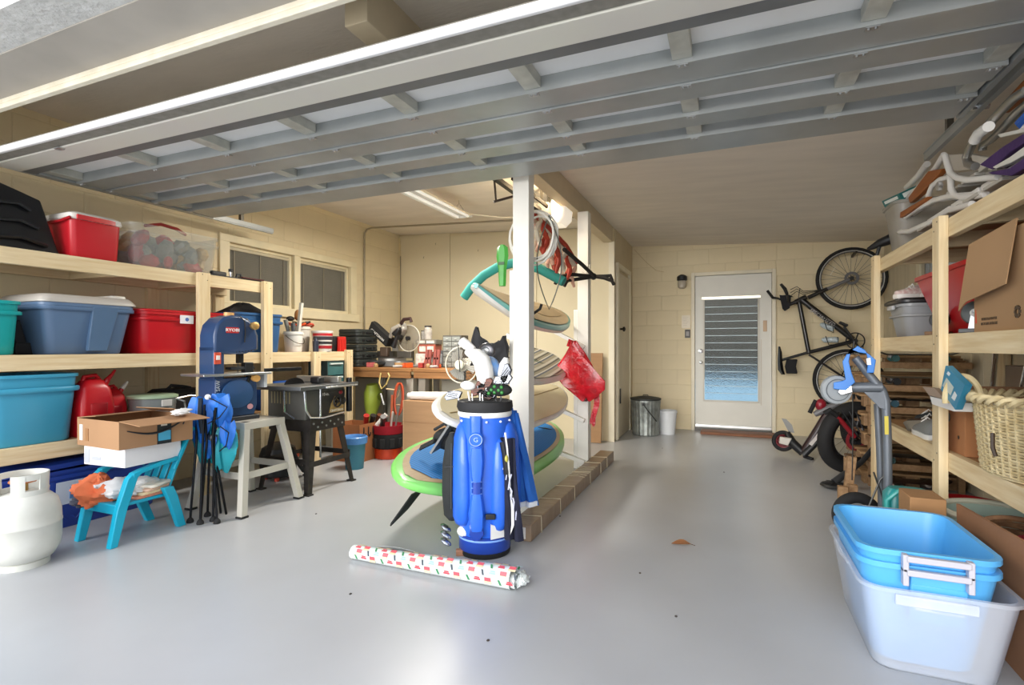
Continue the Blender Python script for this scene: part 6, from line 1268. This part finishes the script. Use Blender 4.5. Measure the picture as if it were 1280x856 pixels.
wheel(kb, kp(979, 551, .12), .085, .022, spokes=0, rim=plastic('7a2a30')); MB().lathe([(.001, -.02), (.05, -.02), (.055, .02), (.001, .02)], 16, axis='y').build('wheel_disc', plastic('6a2a2e'), kb, loc=kp(979, 551, .12))
MB().poly([kp(977, 523, .2), kp(983, 524, .2), kp(990, 531, .2), kp(993, 541, .2), kp(986, 540, .2)], (0, .02, 0)).build('mudguard', plastic('8e8e8c'), kb)
MB().poly([kp(975, 546, -.0), kp(990, 548, 0), kp(985, 557, 0), kp(974, 554, 0)], (0, .05, 0)).build('foot_rest', painted('c9c4ba'), kb, bevel=.006)
MB().cyl(kp(1005, 570, 0), kp(1016, 574, -.05), .018).build('peg', RUBBER, kb)
MB().tube([kp(1012, 516), kp(1016, 508), kp(1020, 500)], .02, 8).build('grip', RUBBER, kb); MB().ball(kp(1026, 506), (.05, .04, .06)).build('red_hub', plastic('8c1c2a'), kb)
MB().tube([kp(1018, 518), kp(1030, 512), kp(1052, 503)], [.025, .04, .02], 10).build('deck_arm', grey_, kb)
stt = thing('string_trimmer', 'black string trimmer with a round head on the floor, shaft leaning to the shelf', 'trimmer', PZ(1043, 610, 0))
MB().lathe([(.02, .05), (.09, .035), (.10, .02), (.085, .012), (.04, .012), (.03, 0), (.001, 0)], 24).build('head', BLACK, stt)
MB().tube([(0, 0, .045), (.05, .02, .09), (.20, .10, .20), (.40, .26, .42)], [.03, .026, .02, .02], 10).build('shaft', plastic('2c2e30'), stt)
for k in range(6): MB().bar((.02*math.cos(k), .02*math.sin(k), .05), (.085*math.cos(k*1.047), .085*math.sin(k*1.047), .04), .012, .004).build('head_rib', plastic('2c2e30'), stt)
# ================================================================== hand truck
ht = thing('hand_truck', 'grey tubular hand truck with a black tyre and caster by the right shelves', 'hand truck', (.80, 3.30, 0))
gm = mat('truck_grey', '6a7078', rough=.4, metal=.35, var=.12, scale=10)
def hp(u, v_, Y=3.30): return PY(u, v_, Y)-ht.location
MB().tube([hp(1069, 447, 3.3), hp(1087, 469, 3.3), hp(1103, 488, 3.3), hp(1107, 500, 3.3), hp(1109, 545, 3.3), (hp(1111, 630, 3.3).x, 0, .02)], .021, 12).build('frame_tube', gm, ht)
MB().tube([hp(1097, 505, 3.42), hp(1100, 560, 3.42), (hp(1104, 640, 3.42).x, .12, .02)], .019, 12).build('frame_tube', gm, ht)
MB().tube([hp(1062, 484, 3.3), hp(1102, 484, 3.3)], .028, 12).build('cross_tube', gm, ht)
MB().poly([hp(1080, 490, 3.28), hp(1106, 490, 3.28), hp(1107, 512, 3.28), hp(1100, 510, 3.28)], (0, .012, 0)).build('gusset', gm, ht, bevel=.002)
MB().poly([hp(1105.5, 520, 3.272), hp(1110.5, 520, 3.272), hp(1111, 543, 3.272), hp(1106, 543, 3.272)], (0, .003, 0)).build('warning_label', painted('c9b84a'), ht)
MB().tube([hp(1084, 638, 3.35), hp(1100, 600, 3.35), hp(1112, 588, 3.35)], .005, 6).tube([hp(1092, 590, 3.35), hp(1108, 635, 3.35)], .005, 6).build('wire_brace', metal('5a5a58'), ht)
wheel(ht, V(-.12, .26, .13), .10, .032, spokes=0, rim=painted('8a8a88'), M=Matrix.Rotation(math.radians(12), 4, 'Z')); MB().cyl((-.12, .26, .13), (.12, .2, .13), .012).build('axle', STEEL, ht)
MB().bx(-.1, -.10, .0, .2, .06, .008).build('toe_plate', gm, ht)
MB().lathe([(.001, -.02), (.045, -.022), (.074, -.018), (.078, -.008), (.078, .008), (.074, .018), (.045, .022), (.001, .02)], 28, axis='y').build('caster_wheel', plastic('8f959a'), ht, loc=hp(1045, 487, 3.28), rot=(0, 0, .25))
MB().lathe([(.055, -.0245), (.059, -.0245), (.059, -.020), (.055, -.020)], 28, axis='y', cap0=False, cap1=False).build('wheel_ring', plastic('5c6268'), ht, loc=hp(1045, 487, 3.28), rot=(0, 0, .25))
MB().poly([hp(1047, 490, 3.24), hp(1054, 480, 3.24), hp(1064, 476, 3.24), hp(1066, 490, 3.24), hp(1052, 494, 3.24)], (0, .012, 0)).build('caster_fork', CHROME, ht, bevel=.003)
bsd = thing('plastic_strap', 'bright blue curved plastic strap hung over the grey hand truck tube', 'strap', PY(1060, 450, 3.27))
bpz = lambda u, v_, dy: PY(u, v_, 3.27+dy)-bsd.location
pth = ((1088, 466), (1090, 450), (1084, 440), (1072, 436), (1061, 440), (1057, 452), (1060, 466), (1063, 476), (1055, 482), (1042, 482))
MB().loft([[bpz(u+n_[0]*q_, v_+n_[1]*q_, dy) for q_, dy in ((-k, -.04), (k, -.04), (k, .04), (-k, .04))] for (u, v_), n_, k in zip(pth, ((1, 0), (1, 0), (.7, .7), (0, 1), (.7, -.7), (1, 0), (1, 0), (1, .3), (.3, 1), (0, 1)), (4.5, 5, 4, 4, 4, 4, 4.5, 6, 6, 4))]).build('shell', mat('bright_blue', '2c74c4', rough=.35), bsd, bevel=.003)
MB().poly([bpz(1083, 448, -.045), bpz(1088, 447, -.045), bpz(1089, 456, -.045), bpz(1084, 456, -.045)], (0, .003, 0)).build('white_patch', painted('e4e8ee'), bsd)
tag(MB().tube([PY(1066, 492, 3.6), PY(1066, 560, 3.6), PY(1065, 600, 3.6)], .0035, 5).build('hanging_wire', metal('5a5a58')), 'thin straight wire hanging from the hand truck crossbar to the timber', 'wire')
# ================================================================== pallet rack with skateboards
pl = thing('pallet_stack', 'stack of wooden pallets holding skateboards beyond the right shelves', 'pallets', (1.33, 5.35, 0))
pal = dark_wood('y', 'pallet_wood', 'ac8a64', '8c6a48')
random.seed(8)
for j in range(7):
    z_ = .155*j
    for bxx in (-.28, 0, .27):
        for by_ in (-.30, .0, .30): MB().bx(bxx-.045, by_-.05, z_+.0, bxx+.045, by_+.05, z_+.085).build('block', pal, pl, bevel=.003)
    for k in range(4):
        y0_ = -.38+.22*k; sh_ = random.uniform(-.02, .02)
        MB().bx(-.34+sh_, y0_, z_+.086, .31+sh_, y0_+.12, z_+.104).build('plank', dark_wood('x', 'pallet_plank', ['b98c5c', 'a87a4c', 'c49a6a', '9c7044'][k], '94673c') if False else mat('pallet_plank_%d' % k, ['a8865e', '94724c', 'b4946c', '86664a'][k], rough=.75, var=.12, scale=6, stretch=(1, 8, 8)), pl, bevel=.002)
def skate(label, loc, rz, L, deck, wc, tilt=0):
    t = thing('skateboard', label, 'skateboard', loc, rot=(0, tilt, rz), group='skateboards beside the pallets')
    MB().loft([[V(x_*L, w_*.5*math.cos(a)*(1 if True else 1), .055+.006*math.sin(a)+ (.02 if abs(x_) > .4 else 0)) for a in [2*PI*i/10 for i in range(10)]] for x_, w_ in ((-.5, .03), (-.46, .12), (-.36, .17), (0, .18), (.36, .17), (.46, .12), (.5, .03))]).build('deck', plastic(deck), t)
    for sx in (-.28, .28):
        MB().bx(sx*L-.03, -.03, .03, sx*L+.03, .03, .048).cyl((sx*L, -.07, .028), (sx*L, .07, .028), .008).build('truck', STEEL, t)
        for sy in (-.075, .075): MB().cyl((sx*L, sy-.016, .026), (sx*L, sy+.016, .026), .026).build('wheel', plastic(wc), t)
    return t
for k, (x_, y_, z_, rz_, L_, d_, w_, l_) in enumerate(((1.27, 4.86, .02, .1, .60, '3c2a22', 'c8c0b4', 'dark skateboard lying flat on the floor before the pallets'), (1.30, 4.84, .215, -.08, .62, '222426', '2f4c4a', 'black skateboard with teal wheels on the low cross timber'),
        (1.30, 4.85, .415, .12, .64, '574a40', 'b5b0a4', 'brown longboard with pale wheels on the second timber'), (1.32, 4.85, .645, -.1, .6, '1c1e20', '1f4f60', 'black skateboard with dark blue wheels in the middle'), (1.32, 4.85, .815, .05, .62, '8f8778', '303234', 'grey skateboard second from the top of the heap'), (1.32, 4.85, .99, -.06, .60, '26282a', '3a6a68', 'black skateboard with green wheels topmost behind the far post'))):
    skate(l_, (x_+.0, y_, z_), rz_, L_*.9, d_, w_)
cr = thing('timber_bearers', 'pine cross timbers propped between the far post and the pallets', 'timber', (1.32, 4.85, 0))
for k, z_ in enumerate((.195, .395, .625, .795, .97)): MB().bx(-.32, -.06, z_-.03, .31, .06, z_+.018-.0).build('timber', pal, cr, bevel=.002)
for sx in (-.30, .27): MB().bx(sx, .061, 0, sx+.04, .10, 1.0).build('upright', pal, cr)
MB().bx(-.30, .061, 0, -.26, .10, .0).bm.free()
for k, (u, v_, du, hh, l_) in enumerate(((1060, 640, 4, .17, 'short upright timber offcut left of the hand truck wire'), (1073, 640, 3, .17, 'short upright timber offcut touching the hand truck tube'), (1085, 628, -22, .30, 'pine timber offcut standing nearly upright against the far post'), (1094, 618, 0, .24, 'square timber block standing at the foot of the far post'))):
    p = PZ(u, v_, 0.0); p.y = max(p.y, 3.78); p.x = {0: .70, 1: .77, 2: .80, 3: .86}[k]
    tag(MB().bar((p.x, p.y+.05*k, .0 if k != 2 else .012), (p.x+(0 if k != 2 else .03), p.y+.05*k+.01*(k == 2), hh), .055, .05, up=(0, 1, 0)).build('timber_offcut', pal, bevel=.002), l_, 'timber')
# ================================================================== trash can, bucket, wall fittings
tc_ = thing('dustbin', 'dented galvanised dustbin with a dark lid against the closet wall', 'dustbin', PZ(807, 543, 0)*1.0)
gz = mat('zinc', '8f9490', rough=.45, metal=.6, var=.35, scale=12)
MB().loft([[V((r+(.004 if (i % 3) == 0 and 0 < z < .44 else 0))*math.cos(2*PI*i/72), (r+(.004 if (i % 3) == 0 and 0 < z < .44 else 0))*math.sin(2*PI*i/72), z) for i in range(72)] for r, z in ((.155, 0), (.158, .01), (.162, .012), (.162, .03), (.160, .034), (.178, .40), (.182, .41), (.182, .43), (.18, .44), (.18, .445))]).build('body', gz, tc_, sharp=30)
MB().lathe([(.186, .440), (.19, .446), (.19, .462), (.17, .468), (.06, .485), (.001, .487)], 32).build('lid', mat('lid_dark', '3c3e3c', rough=.6, metal=.3, var=.3), tc_)
MB().tube([(-.03, 0, .487), (-.03, 0, .50), (.03, 0, .50), (.03, 0, .487)], .005, 6).build('lid_handle', BLACK, tc_)
MB().tube([(.0, -.186, .40), (.05, -.19, .33), (.11, -.16, .25), (.15, -.125, .19)], .006, 6).build('handle', BLACK, tc_); MB().box((0, -.186, .40), (.03, .008, .035)).build('handle_lug', BLACK, tc_)
bucket('white_bucket', 'plain white plastic bucket between the dustbin and the white door', (-.73, 6.90, 0), .115, .30, painted('dfe2e4', .4), taper=.82)
tag(MB().bx(-1.13, 6.98, 0, -1.115, 7.2, .42).build('white_strip', painted('e8e4d8')), 'narrow white board standing behind the dustbin', 'board')
wlm = thing('wall_lamp', 'small wall lamp with a black cap and ribbed glass left of the white door', 'wall lamp', PY(853, 353, 7.358))
MB().lathe([(.05, 0), (.065, -.005), (.066, -.05), (.055, -.06)], 20).xf(Matrix.Translation((0, -.06, .075))).build('cap', BLACK, wlm); MB().ball((0, -.06, .06), (.062, .06, .04)).build('dome', BLACK, wlm)
MB().lathe([(.05, .015), (.056, -.02), (.052, -.07), (.03, -.09), (.001, -.092)], 20).xf(Matrix.Translation((0, -.06, 0))).build('glass', mat('ribbed_glass', 'c9bfae', rough=.2, alpha=.7), wlm)
MB().bx(-.04, -.02, -.0, .04, 0, .08).build('back_plate', BLACK, wlm)
ths = thing('notice_card', 'cream paper notice taped on the back wall above the black switch', 'paper', PY(857.5, 402, 7.3575)); MB().bx(-.055, -.003, -.085, .055, 0, .085).build('sheet', painted('e4d9c4'), ths)
for k in range(6): MB().bx(-.04, -.0045, .06-.022*k, .03-.01*(k % 3), -.0031, .063-.022*k).build('printed_line', painted('b9ad98'), ths)
sws = thing('light_switch', 'black framed wall switch left of the white door', 'switch', PY(859.5, 417, 7.3575)); MB().bx(-.035, -.008, -.055, .035, 0, .055).build('plate', painted('3a3632'), sws, bevel=.003); MB().bx(-.02, -.014, -.03, .02, -.0085, .03).build('rocker', painted('8f8a86'), sws, bevel=.002)
tag(MB().tube([PY(793, 312, 7.355), PY(808, 328, 7.355), PY(820, 338, 7.355), PY(830, 340, 7.355)], .004, 5).build('wall_cable', painted('c9b48a')), 'thin painted cable sagging across the back wall near the ceiling corner', 'cable')
# ================================================================== golf bag
gb = thing('golf_bag', 'royal blue golf bag with white piping standing in front of the white post', 'golf bag', (-1.22, 2.55, 0), rz=math.radians(25)); gb.scale = (1, 1, .945)
bm_ = mat('bag_blue', '2a68dc', rough=.35, var=.1, coat=.3, bump=.08, bscale=6); bm2 = mat('bag_blue_dark', '193fa0', rough=.35, coat=.3); wv = mat('white_vinyl', 'e9e9e6', rough=.35)
def ering(rx, ry, z, cx=0, cy=0, n=28): return ell(rx, ry, z, n, cx, cy)
MB().loft([ering(.132, .122, 0), ering(.138, .128, .012), ering(.138, .128, .03)]).build('foot', RUBBER, gb)
MB().loft([ering(.137, .127, .0305), ering(.140, .130, .04), ering(.138, .128, .115)]).build('base_cup', bm2, gb)
MB().loft([ering(.1415, .1315, .095), ering(.1425, .1325, .10), ering(.1415, .1315, .105)], cap0=False, cap1=False).build('base_stitching', painted('7fa8ee'), gb)
MB().loft([ering(.128, .118, .116), ering(.135, .125, .16), ering(.148, .13, .35), ering(.146, .13, .55), ering(.135, .125, .72), ering(.138, .13, .80)]).build('body', bm_, gb)
MB().loft([ering(.140, .132, .775), ering(.146, .138, .785), ering(.146, .138, .80), ering(.142, .134, .805)], cap0=False, cap1=False).build('white_trim', wv, gb)
MB().loft([ering(.142, .134, .802), ering(.152, .142, .825), ering(.148, .14, .86), ering(.13, .12, .865), ering(.12, .11, .83), ering(.12, .11, .805)]).build('top_collar', mat('black_foam', '222224', rough=.7), gb)
for k in range(3): MB().bar((-.12, -.06+.06*k, .855), (.12, -.06+.06*k, .855), .014, .018).build('divider', BLACK, gb)
for k in range(5):
    a = -2.6+.55*k; MB().ball((.142*math.cos(a), .134*math.sin(a), .755), .007, 8, 6).build('rivet', painted('dfe6f2'), gb)
def pad_strip(pts, nm, m, dep=.018):
    """vertical padded strip on the front; pts = (x, z, halfwidth)"""
    R = []
    for x_, z_, w_ in pts:
        yb = -.128-.012*math.sin(PI*(z_-.1)/.75)
        R.append([V(x_-w_, yb, z_), V(x_-w_*.7, yb-dep, z_), V(x_, yb-dep*1.25, z_), V(x_+w_*.7, yb-dep, z_), V(x_+w_, yb, z_)])
    return MB().loft(R, closed=True).build(nm, m, gb, sharp=50)
pad_strip([(-.045, .79, .032), (-.045, .70, .030), (-.045, .66, .036), (-.045, .60, .04)], 'upper_tab', bm_)
MB().lathe([(.036, 0), (.04, .006), (.034, .012), (.001, .014)], 24, axis='y').xf(Matrix.Rotation(PI, 4, 'Z')).build('badge', mat('badge_blue', '2d68d8', rough=.25), gb, loc=(-.045, -.152, .665))
MB().tube([(-.045+.032*math.cos(t), -.168, .665+.032*math.sin(t)) for t in [2*PI*i/20 for i in range(20)]], .0022, 5, closed=True).build('badge_stitching', painted('a9c4f0'), gb)
text('G', .035, painted('a9c4f0'), gb, (-.045, -.168, .665), F_YN)
pad_strip([(-.04, .62, .034), (-.04, .55, .040), (-.04, .47, .032), (-.04, .44, .026)], 'handle_pad', bm_, .03)
pad_strip([(-.04, .438, .026), (-.04, .40, .025), (-.04, .375, .026)], 'handle_middle', bm2, .03)
pad_strip([(-.04, .373, .026), (-.04, .33, .034), (-.04, .26, .044), (-.04, .19, .040), (-.04, .17, .034)], 'handle_pad', bm_, .03)
MB().poly([(-.07, -.142, .19), (-.01, -.142, .19), (-.002, -.142, .15), (-.03, -.142, .115), (-.055, -.142, .115), (-.08, -.142, .15)], (0, -.014, 0)).build('lower_tab', bm2, gb, bevel=.004)
for z_ in (.438, .405, .374): MB().tube([(-.066, -.160, z_), (-.04, -.172, z_), (-.014, -.160, z_)], .0022, 5).build('seam', painted('7fa8ee'), gb)
MB().box((.03, -.145, .245), (.05, .02, .03)).build('buckle', BLACK, gb, bevel=.004)
def pocket(nm, cx, cy, a, w_, d_, z0_, z1_, m):
    M = Matrix.Translation((cx, cy, 0)) @ Matrix.Rotation(a, 4, 'Z')
    R = [[M @ p for p in ell(w_*q_, d_*q_, z0_+(z1_-z0_)*t, 18)] for t, q_ in ((0, .3), (.03, .7), (.1, .95), (.3, 1.05), (.6, 1.0), (.85, .8), (.96, .5), (1, .2))]
    return MB().loft(R).build(nm, m, gb, sharp=60)
pocket('side_pocket', -.12, -.03, .3, .055, .09, .16, .74, bm_)
pocket('side_pocket', .125, -.02, -.3, .065, .10, .13, .75, bm_)
pocket('front_pocket', .075, -.095, -.25, .05, .05, .15, .66, bm_)
MB().tube([(.105, -.142, .70), (.115, -.15, .62), (.125, -.145, .5), (.13, -.14, .4), (.15, -.13, .25), (.14, -.12, .16)], .005, 6).build('white_piping', wv, gb)
MB().loft([[V(x_-.018*q_, -.118-.018*q_, z_), V(x_, -.135-.02*q_, z_), V(x_+.03*q_, -.095-.01*q_, z_), V(x_, -.09, z_)] for x_, z_, q_ in ((.12, .42, .1), (.135, .36, .8), (.15, .28, 1), (.15, .2, 1), (.13, .14, .5), (.12, .12, .1))]).build('white_panel', wv, gb, sharp=50)
MB().poly([(.03, -.131, .20), (.13, -.075, .15), (.13, -.075, .118), (.03, -.131, .118)], (.002, -.012, 0)).build('white_panel', wv, gb)
# items hung on the bag
bp2 = thing('black_pouch', 'black padded pouch hanging on the left side of the golf bag', 'pouch', (-1.385, 2.485, .17), rz=math.radians(25))
MB().loft([ell(.02, .03, 0, 16), ell(.045, .06, .03, 16), ell(.055, .07, .15, 16), ell(.052, .07, .30, 16), ell(.035, .05, .42, 16), ell(.012, .02, .47, 16)]).build('body', fabric('26292a'), bp2)
MB().tube([(-.0, -.072, .08), (.0, -.078, .2), (.0, -.07, .32), (0, -.05, .42)], .004, 5).build('zip', fabric('3c4042'), bp2); MB().box((0, -.068, .30), (.07, .012, .006)).build('seam', fabric('3c4042'), bp2)
for k in range(3): tag(MB().ball((-1.41+.012*k, 2.46-.02*k, .10-.030*k+.03), (.035, .022, .012), 12, 6, Matrix.Rotation(.5, 3, 'Y')).build('iron_cover', mat('chrome_black', 'a9adb4', rough=.2, metal=.9, var=.4, scale=30)), ['highest', 'middle', 'lowest'][k]+' of three small silver club heads dangling below the black pouch', 'club head', 'silver heads below the pouch')
tag(MB().ball((-1.30, 2.46, .125), (.04, .03, .03)).build('golf_glove', wv), 'small white golf glove clipped low on the bag left side', 'glove')
tw_ = thing('blue_towel', 'bright blue towel hanging on the right side of the golf bag', 'towel', (-1.06, 2.63, .27))
MB().sheet(lambda a, b_: (-.05+(.035+.06*b_)*a+.05*b_, .0+.02*math.sin(a*12+b_*2)+.03*a, .50*(1-b_)-.03*a), 12, 10, .012).build('cloth', fabric('1f5fb4'), tw_); MB().sheet(lambda a, b_: (.002+.09*a, -.016+.02*math.sin(a*12+2)+.03*a, -.0-.025*b_), 12, 2, .012).build('hem', fabric('d6dbe2'), tw_)
tw2 = thing('navy_towel', 'navy towel with white pattern hanging lowest on the right side of the golf bag', 'towel', (-1.055, 2.50, .11))
MB().sheet(lambda a, b_: (-.05+.09*a+.035*b_, -.01+.018*math.sin(a*10+b_*3), .52*(1-b_)), 12, 10, .010).build('cloth', fabric('15182e'), tw2)
for k in range(6): MB().tube([(-.02+.012*(k % 3)+.01*k, -.03, .46-.06*k), (-.008+.012*k, -.034, .42-.055*k), (-.02+.014*k, -.034, .36-.05*k)], .004, 5).build('white_motif', painted('c9cce0'), tw2)
MB().tube([(-.03, -.03, .50), (-.01, -.045, .44), (.0, -.045, .34)], .012, 6).build('black_clip', BLACK, tw2); MB().ball((.0, -.045, .42), (.012, .01, .02)).build('yellow_tag', painted('b8b04a'), tw2)
# clubs
def club(label, u, v_, kind, m, root=(0, 0), Y=2.50, ln=.35, tilt=0):
    head = PY(u, v_, Y)
    t = thing('golf_club', label, 'golf club', head, group='clubs in the golf bag'); hs = 1.3
    base = V(-1.22+root[0], 2.55+root[1], .60)-head
    if kind == 'iron':
        MB().tube([(0, 0, -.012), base], .0048, 8).build('shaft', CHROME, t)
        MB().poly([(-.012, 0, -.02), (.008, 0, -.022), (.055, 0, -.010), (.068, 0, .018), (.055, 0, .030), (-.005, 0, .008)], (0, .014, 0)).xf(Matrix.Rotation(tilt, 4, 'Y') @ Matrix.Scale(1.3, 4)).build('head', m, t, bevel=.004)
        MB().bx(.006, -.002, -.008, .05, -.0003, -.006).bx(.006, -.002, .000, .05, -.0003, .002).bx(.012, -.002, .008, .055, -.0003, .010).xf(Matrix.Rotation(tilt, 4, 'Y') @ Matrix.Scale(1.3, 4)).build('face_groove', BLACK, t)
    elif kind == 'wood':
        MB().tube([(0, 0, -.03), base], .0055, 8).build('shaft', painted('e4e2de'), t)
        MB().ball((0, 0, 0), (.055, .022, .048) if m is not wv else (.045, .03, .025), 18, 10, Matrix.Rotation(tilt, 3, 'Y')).build('head', m, t); MB().ball((0, -.012, 0), (.034, .014, .028) if m is not wv else (.02, .022, .012), 16, 8, Matrix.Rotation(tilt, 3, 'Y')).build('sole_plate', m if m is wv else metal('96989a', .3), t)
    return t
sil = metal('9da1aa', .25); brn = mat('copper_head', '5f4038', rough=.3, metal=.6, var=.2)
club('silver iron pointing left over the bag rim', 573, 495, 'iron', sil, (-.08, -.05), tilt=PI+.15)
club('copper-brown iron in the front middle of the bag', 590, 489, 'iron', brn, (-.03, -.06), tilt=-.2)
club('dark brown iron with a straight shaft at the centre front', 600, 488, 'iron', metal('4a3a38', .35), (0, -.06), tilt=.6)
club('brown club head standing above the others in the middle', 597, 479, 'iron', brn, (0, .02), tilt=.1)
club('polished spoon-like iron tilted at the front right', 603, 490, 'iron', metal('8e9298', .2), (.03, -.06), tilt=-.35+.6)
club('white capped club at the left of the bag', 585, 482, 'wood', wv, (-.05, 0), tilt=.1)
club('silver iron leaning right at the back of the bag', 620, 473, 'iron', sil, (.05, .03), tilt=.2)
club('grey iron turned edge-on at the far right of the bag', 627, 474, 'iron', metal('6c6f76', .25), (.07, .03), tilt=-.9)
club('silver iron lying low behind the white head cover', 611, 462, 'iron', sil, (.02, .05), Y=2.64, tilt=PI-.5)
club('grey driver with round sole raised above all clubs', 608, 439, 'wood', metal('77767a', .35), (.03, .06), Y=2.68, tilt=-.4)
hc = thing('head_cover', 'tall white knitted head cover bending left above the golf bag', 'head cover', PY(603, 470, 2.54))
hp2 = lambda u, v_, dy=0: PY(u, v_, 2.54+dy)-hc.location
MB().tube([hp2(610, 486), hp2(607, 474), hp2(605, 461), hp2(602, 451), hp2(595, 444), hp2(588, 441), hp2(582, 440)], [.035, .045, .050, .048, .040, .028, .012], 16).build('body', wv, hc)
MB().tube([hp2(592, 437), hp2(583, 431), hp2(577, 426)], [.018, .028, .026], 14).build('sock', wv, hc)
hc2 = thing('head_cover', 'white head cover at the right of the bag against the post', 'head cover', PY(630, 462, 2.60)); MB().tube([(.0, 0, -.08), (0, 0, -.02), (.005, 0, .03), (.012, 0, .065)], [.03, .036, .03, .012], 14).build('body', wv, hc2)
tag(MB().ball((0, 0, 0), (.04, .035, .06), 14, 10, Matrix.Rotation(-.5, 3, 'Y')).build('head_cover', mat('blue_print', '3f86cc', rough=.4, col2='9aa0a8', scale=18), loc=PY(616, 458, 2.60)), 'blue and grey printed head cover behind the silver irons', 'head cover')
gp = thing('clover_cover', 'black head cover with green clover leaves at the right of the bag', 'head cover', PY(624, 487, 2.52))
MB().ball((0, 0, 0), (.075, .04, .035), 14, 8).build('body', fabric('1a1c1a'), gp)
for (x_, z_) in ((-.03, .0), (-.012, .018), (-.012, -.012), (.012, .0), (.028, .016), (.03, -.012), (-.045, -.018)): MB().ball((x_, -.034, z_), (.010, .008, .010), 8, 6).build('clover_leaf', plastic('2f7a35'), gp)
# ================================================================== wrapping paper roll
wrp = thing('wrapping_paper', 'big loose roll of printed birthday wrapping paper on the floor before the golf bag', 'wrapping paper', (-1.36, 2.20, 0))
paper = mat('print_paper', 'dfe6e4', rough=.3, coat=.3, var=.03)
MB().loft([[V(x_, r*math.cos(t)*1.05, r*.95+r*.95*math.sin(t)) for t in [2*PI*i/24 for i in range(24)]] for x_, r in ((-.45, .036), (0, .043), (.45, .052))], cap0=False, cap1=False).build('roll', paper, wrp)
MB().loft([[V(x_, r*math.cos(t)*1.05, r*1.02+r*.9*math.sin(t)) for t in [2*PI*i/24 for i in range(24)]] for x_, r in ((-.45, .026), (.47, .036))], cap0=False, cap1=False).build('inner_roll', paper, wrp)
MB().sheet(lambda a, b_: (-.33+.62*a, .046+.09*b_+.01*math.sin(a*9), .004+.055*(1-b_)**2*1.0+.006*(1+math.sin(a*7))), 14, 5, .001).build('loose_edge', paper, wrp)
random.seed(21)
inks = ['d24a58', 'e6a0a8', 'e8d9b0', '8fc4c4', '3c4650', '3f8a5a']
for i in range(17):
    for j in range(5):
        x_ = -.41+.054*i+(.02 if j % 2 else 0); t = -1.9+.68*j; r = .0435+.009*(x_/.45) if x_ > 0 else .043+.0075*(x_/.45)
        cy_, cz_ = r*1.05*math.cos(t+PI/2+.9), r*.95+r*.95*math.sin(t+PI/2+.9)
        k = (i+j) % 3; b = MB()
        nrm = V(0, math.cos(t+PI/2+.9), math.sin(t+PI/2+.9)); tg_ = V(0, -nrm.z, nrm.y); c0 = V(x_, cy_, cz_)+nrm*.0008
        w_ = .011 if k < 2 else .005; h_ = .009 if k < 2 else .012
        def q4(c_, w1, h1, sk=0): return [c_-V(w1, 0, 0)-tg_*h1, c_+V(w1, 0, 0)-tg_*h1, c_+V(w1+sk, 0, 0)+tg_*h1, c_-V(w1-sk, 0, 0)+tg_*h1]
        if k == 0:
            b.poly(q4(c0-tg_*.006, .016, .009), nrm*.0006); b.build('printed_cake', plastic('d8606a'), wrp)
            MB().poly(q4(c0+tg_*.009, .018, .006), nrm*.0007).build('printed_icing', plastic('e8d9b0'), wrp)
        elif k == 1: b.poly(q4(c0, .005, .012, .010), nrm*.0006); b.build('printed_ribbon', plastic(inks[4] if j % 2 else inks[5]), wrp)
        else: b.poly(q4(c0, .016, .004, .0), nrm*.0006); b.poly(q4(c0-tg_*.009, .012, .003, .0), nrm*.0006); b.build('printed_words', plastic('9cc0c8' if j % 2 else 'd24a58'), wrp)
blob('crumpled_paper', 'crumpled scrap of wrapping paper at the right end of the roll', 'paper', (-.885, 2.235, .032), (.03, .05, .03), 'dfe6e4', 17, m=paper)
# ================================================================== floor bits
lf = thing('dead_leaf', 'curled brown dead leaf lying alone on the grey floor', 'leaf', PZ(851, 682, .0))
MB().sheet(lambda a, b_: (-.05+.1*a, (-.022+.044*b_)*math.sin(PI*min(max(a, .06), .94))*1.1, .006+.02*(2*b_-1)**2*math.sin(PI*a)+.012*a*a), 8, 4, .001).build('blade', mat('dry_leaf', '8a5a34', rough=.8, var=.2), lf); MB().tube([(.05, 0, .018), (.075, .01, .008)], .0015, 5).build('stem', mat('leaf_stem', '5a3a24', rough=.8), lf)
tag(MB().box((0, 0, 0), (.05, .035, .03), (0, 0, .5)).build('wood_block', mat('block_wood', 'a8785a', rough=.7), loc=PZ(576, 690, .015), bevel=.003), 'small reddish wood block on the floor left of the golf bag', 'block')
sp = ['beside the leaf', 'left of the wrapping paper', 'near the middle of the driveway edge', 'right of the long carton', 'between carton and hand truck', 'below the white door', 'near the saw stand', 'in front of the leaf']
for k, (u, v_) in enumerate(((800, 716), (438, 742), (610, 800), (700, 645), (905, 590), (828, 560), (395, 642), (845, 770))):
    p = PZ(u, v_, .002); tag(MB().ball(p, (.006, .008, .003), 7, 4).build('debris', mat('debris_dark', '4a4440', rough=.9)), 'tiny dark speck of debris on the floor, '+sp[k], 'debris')
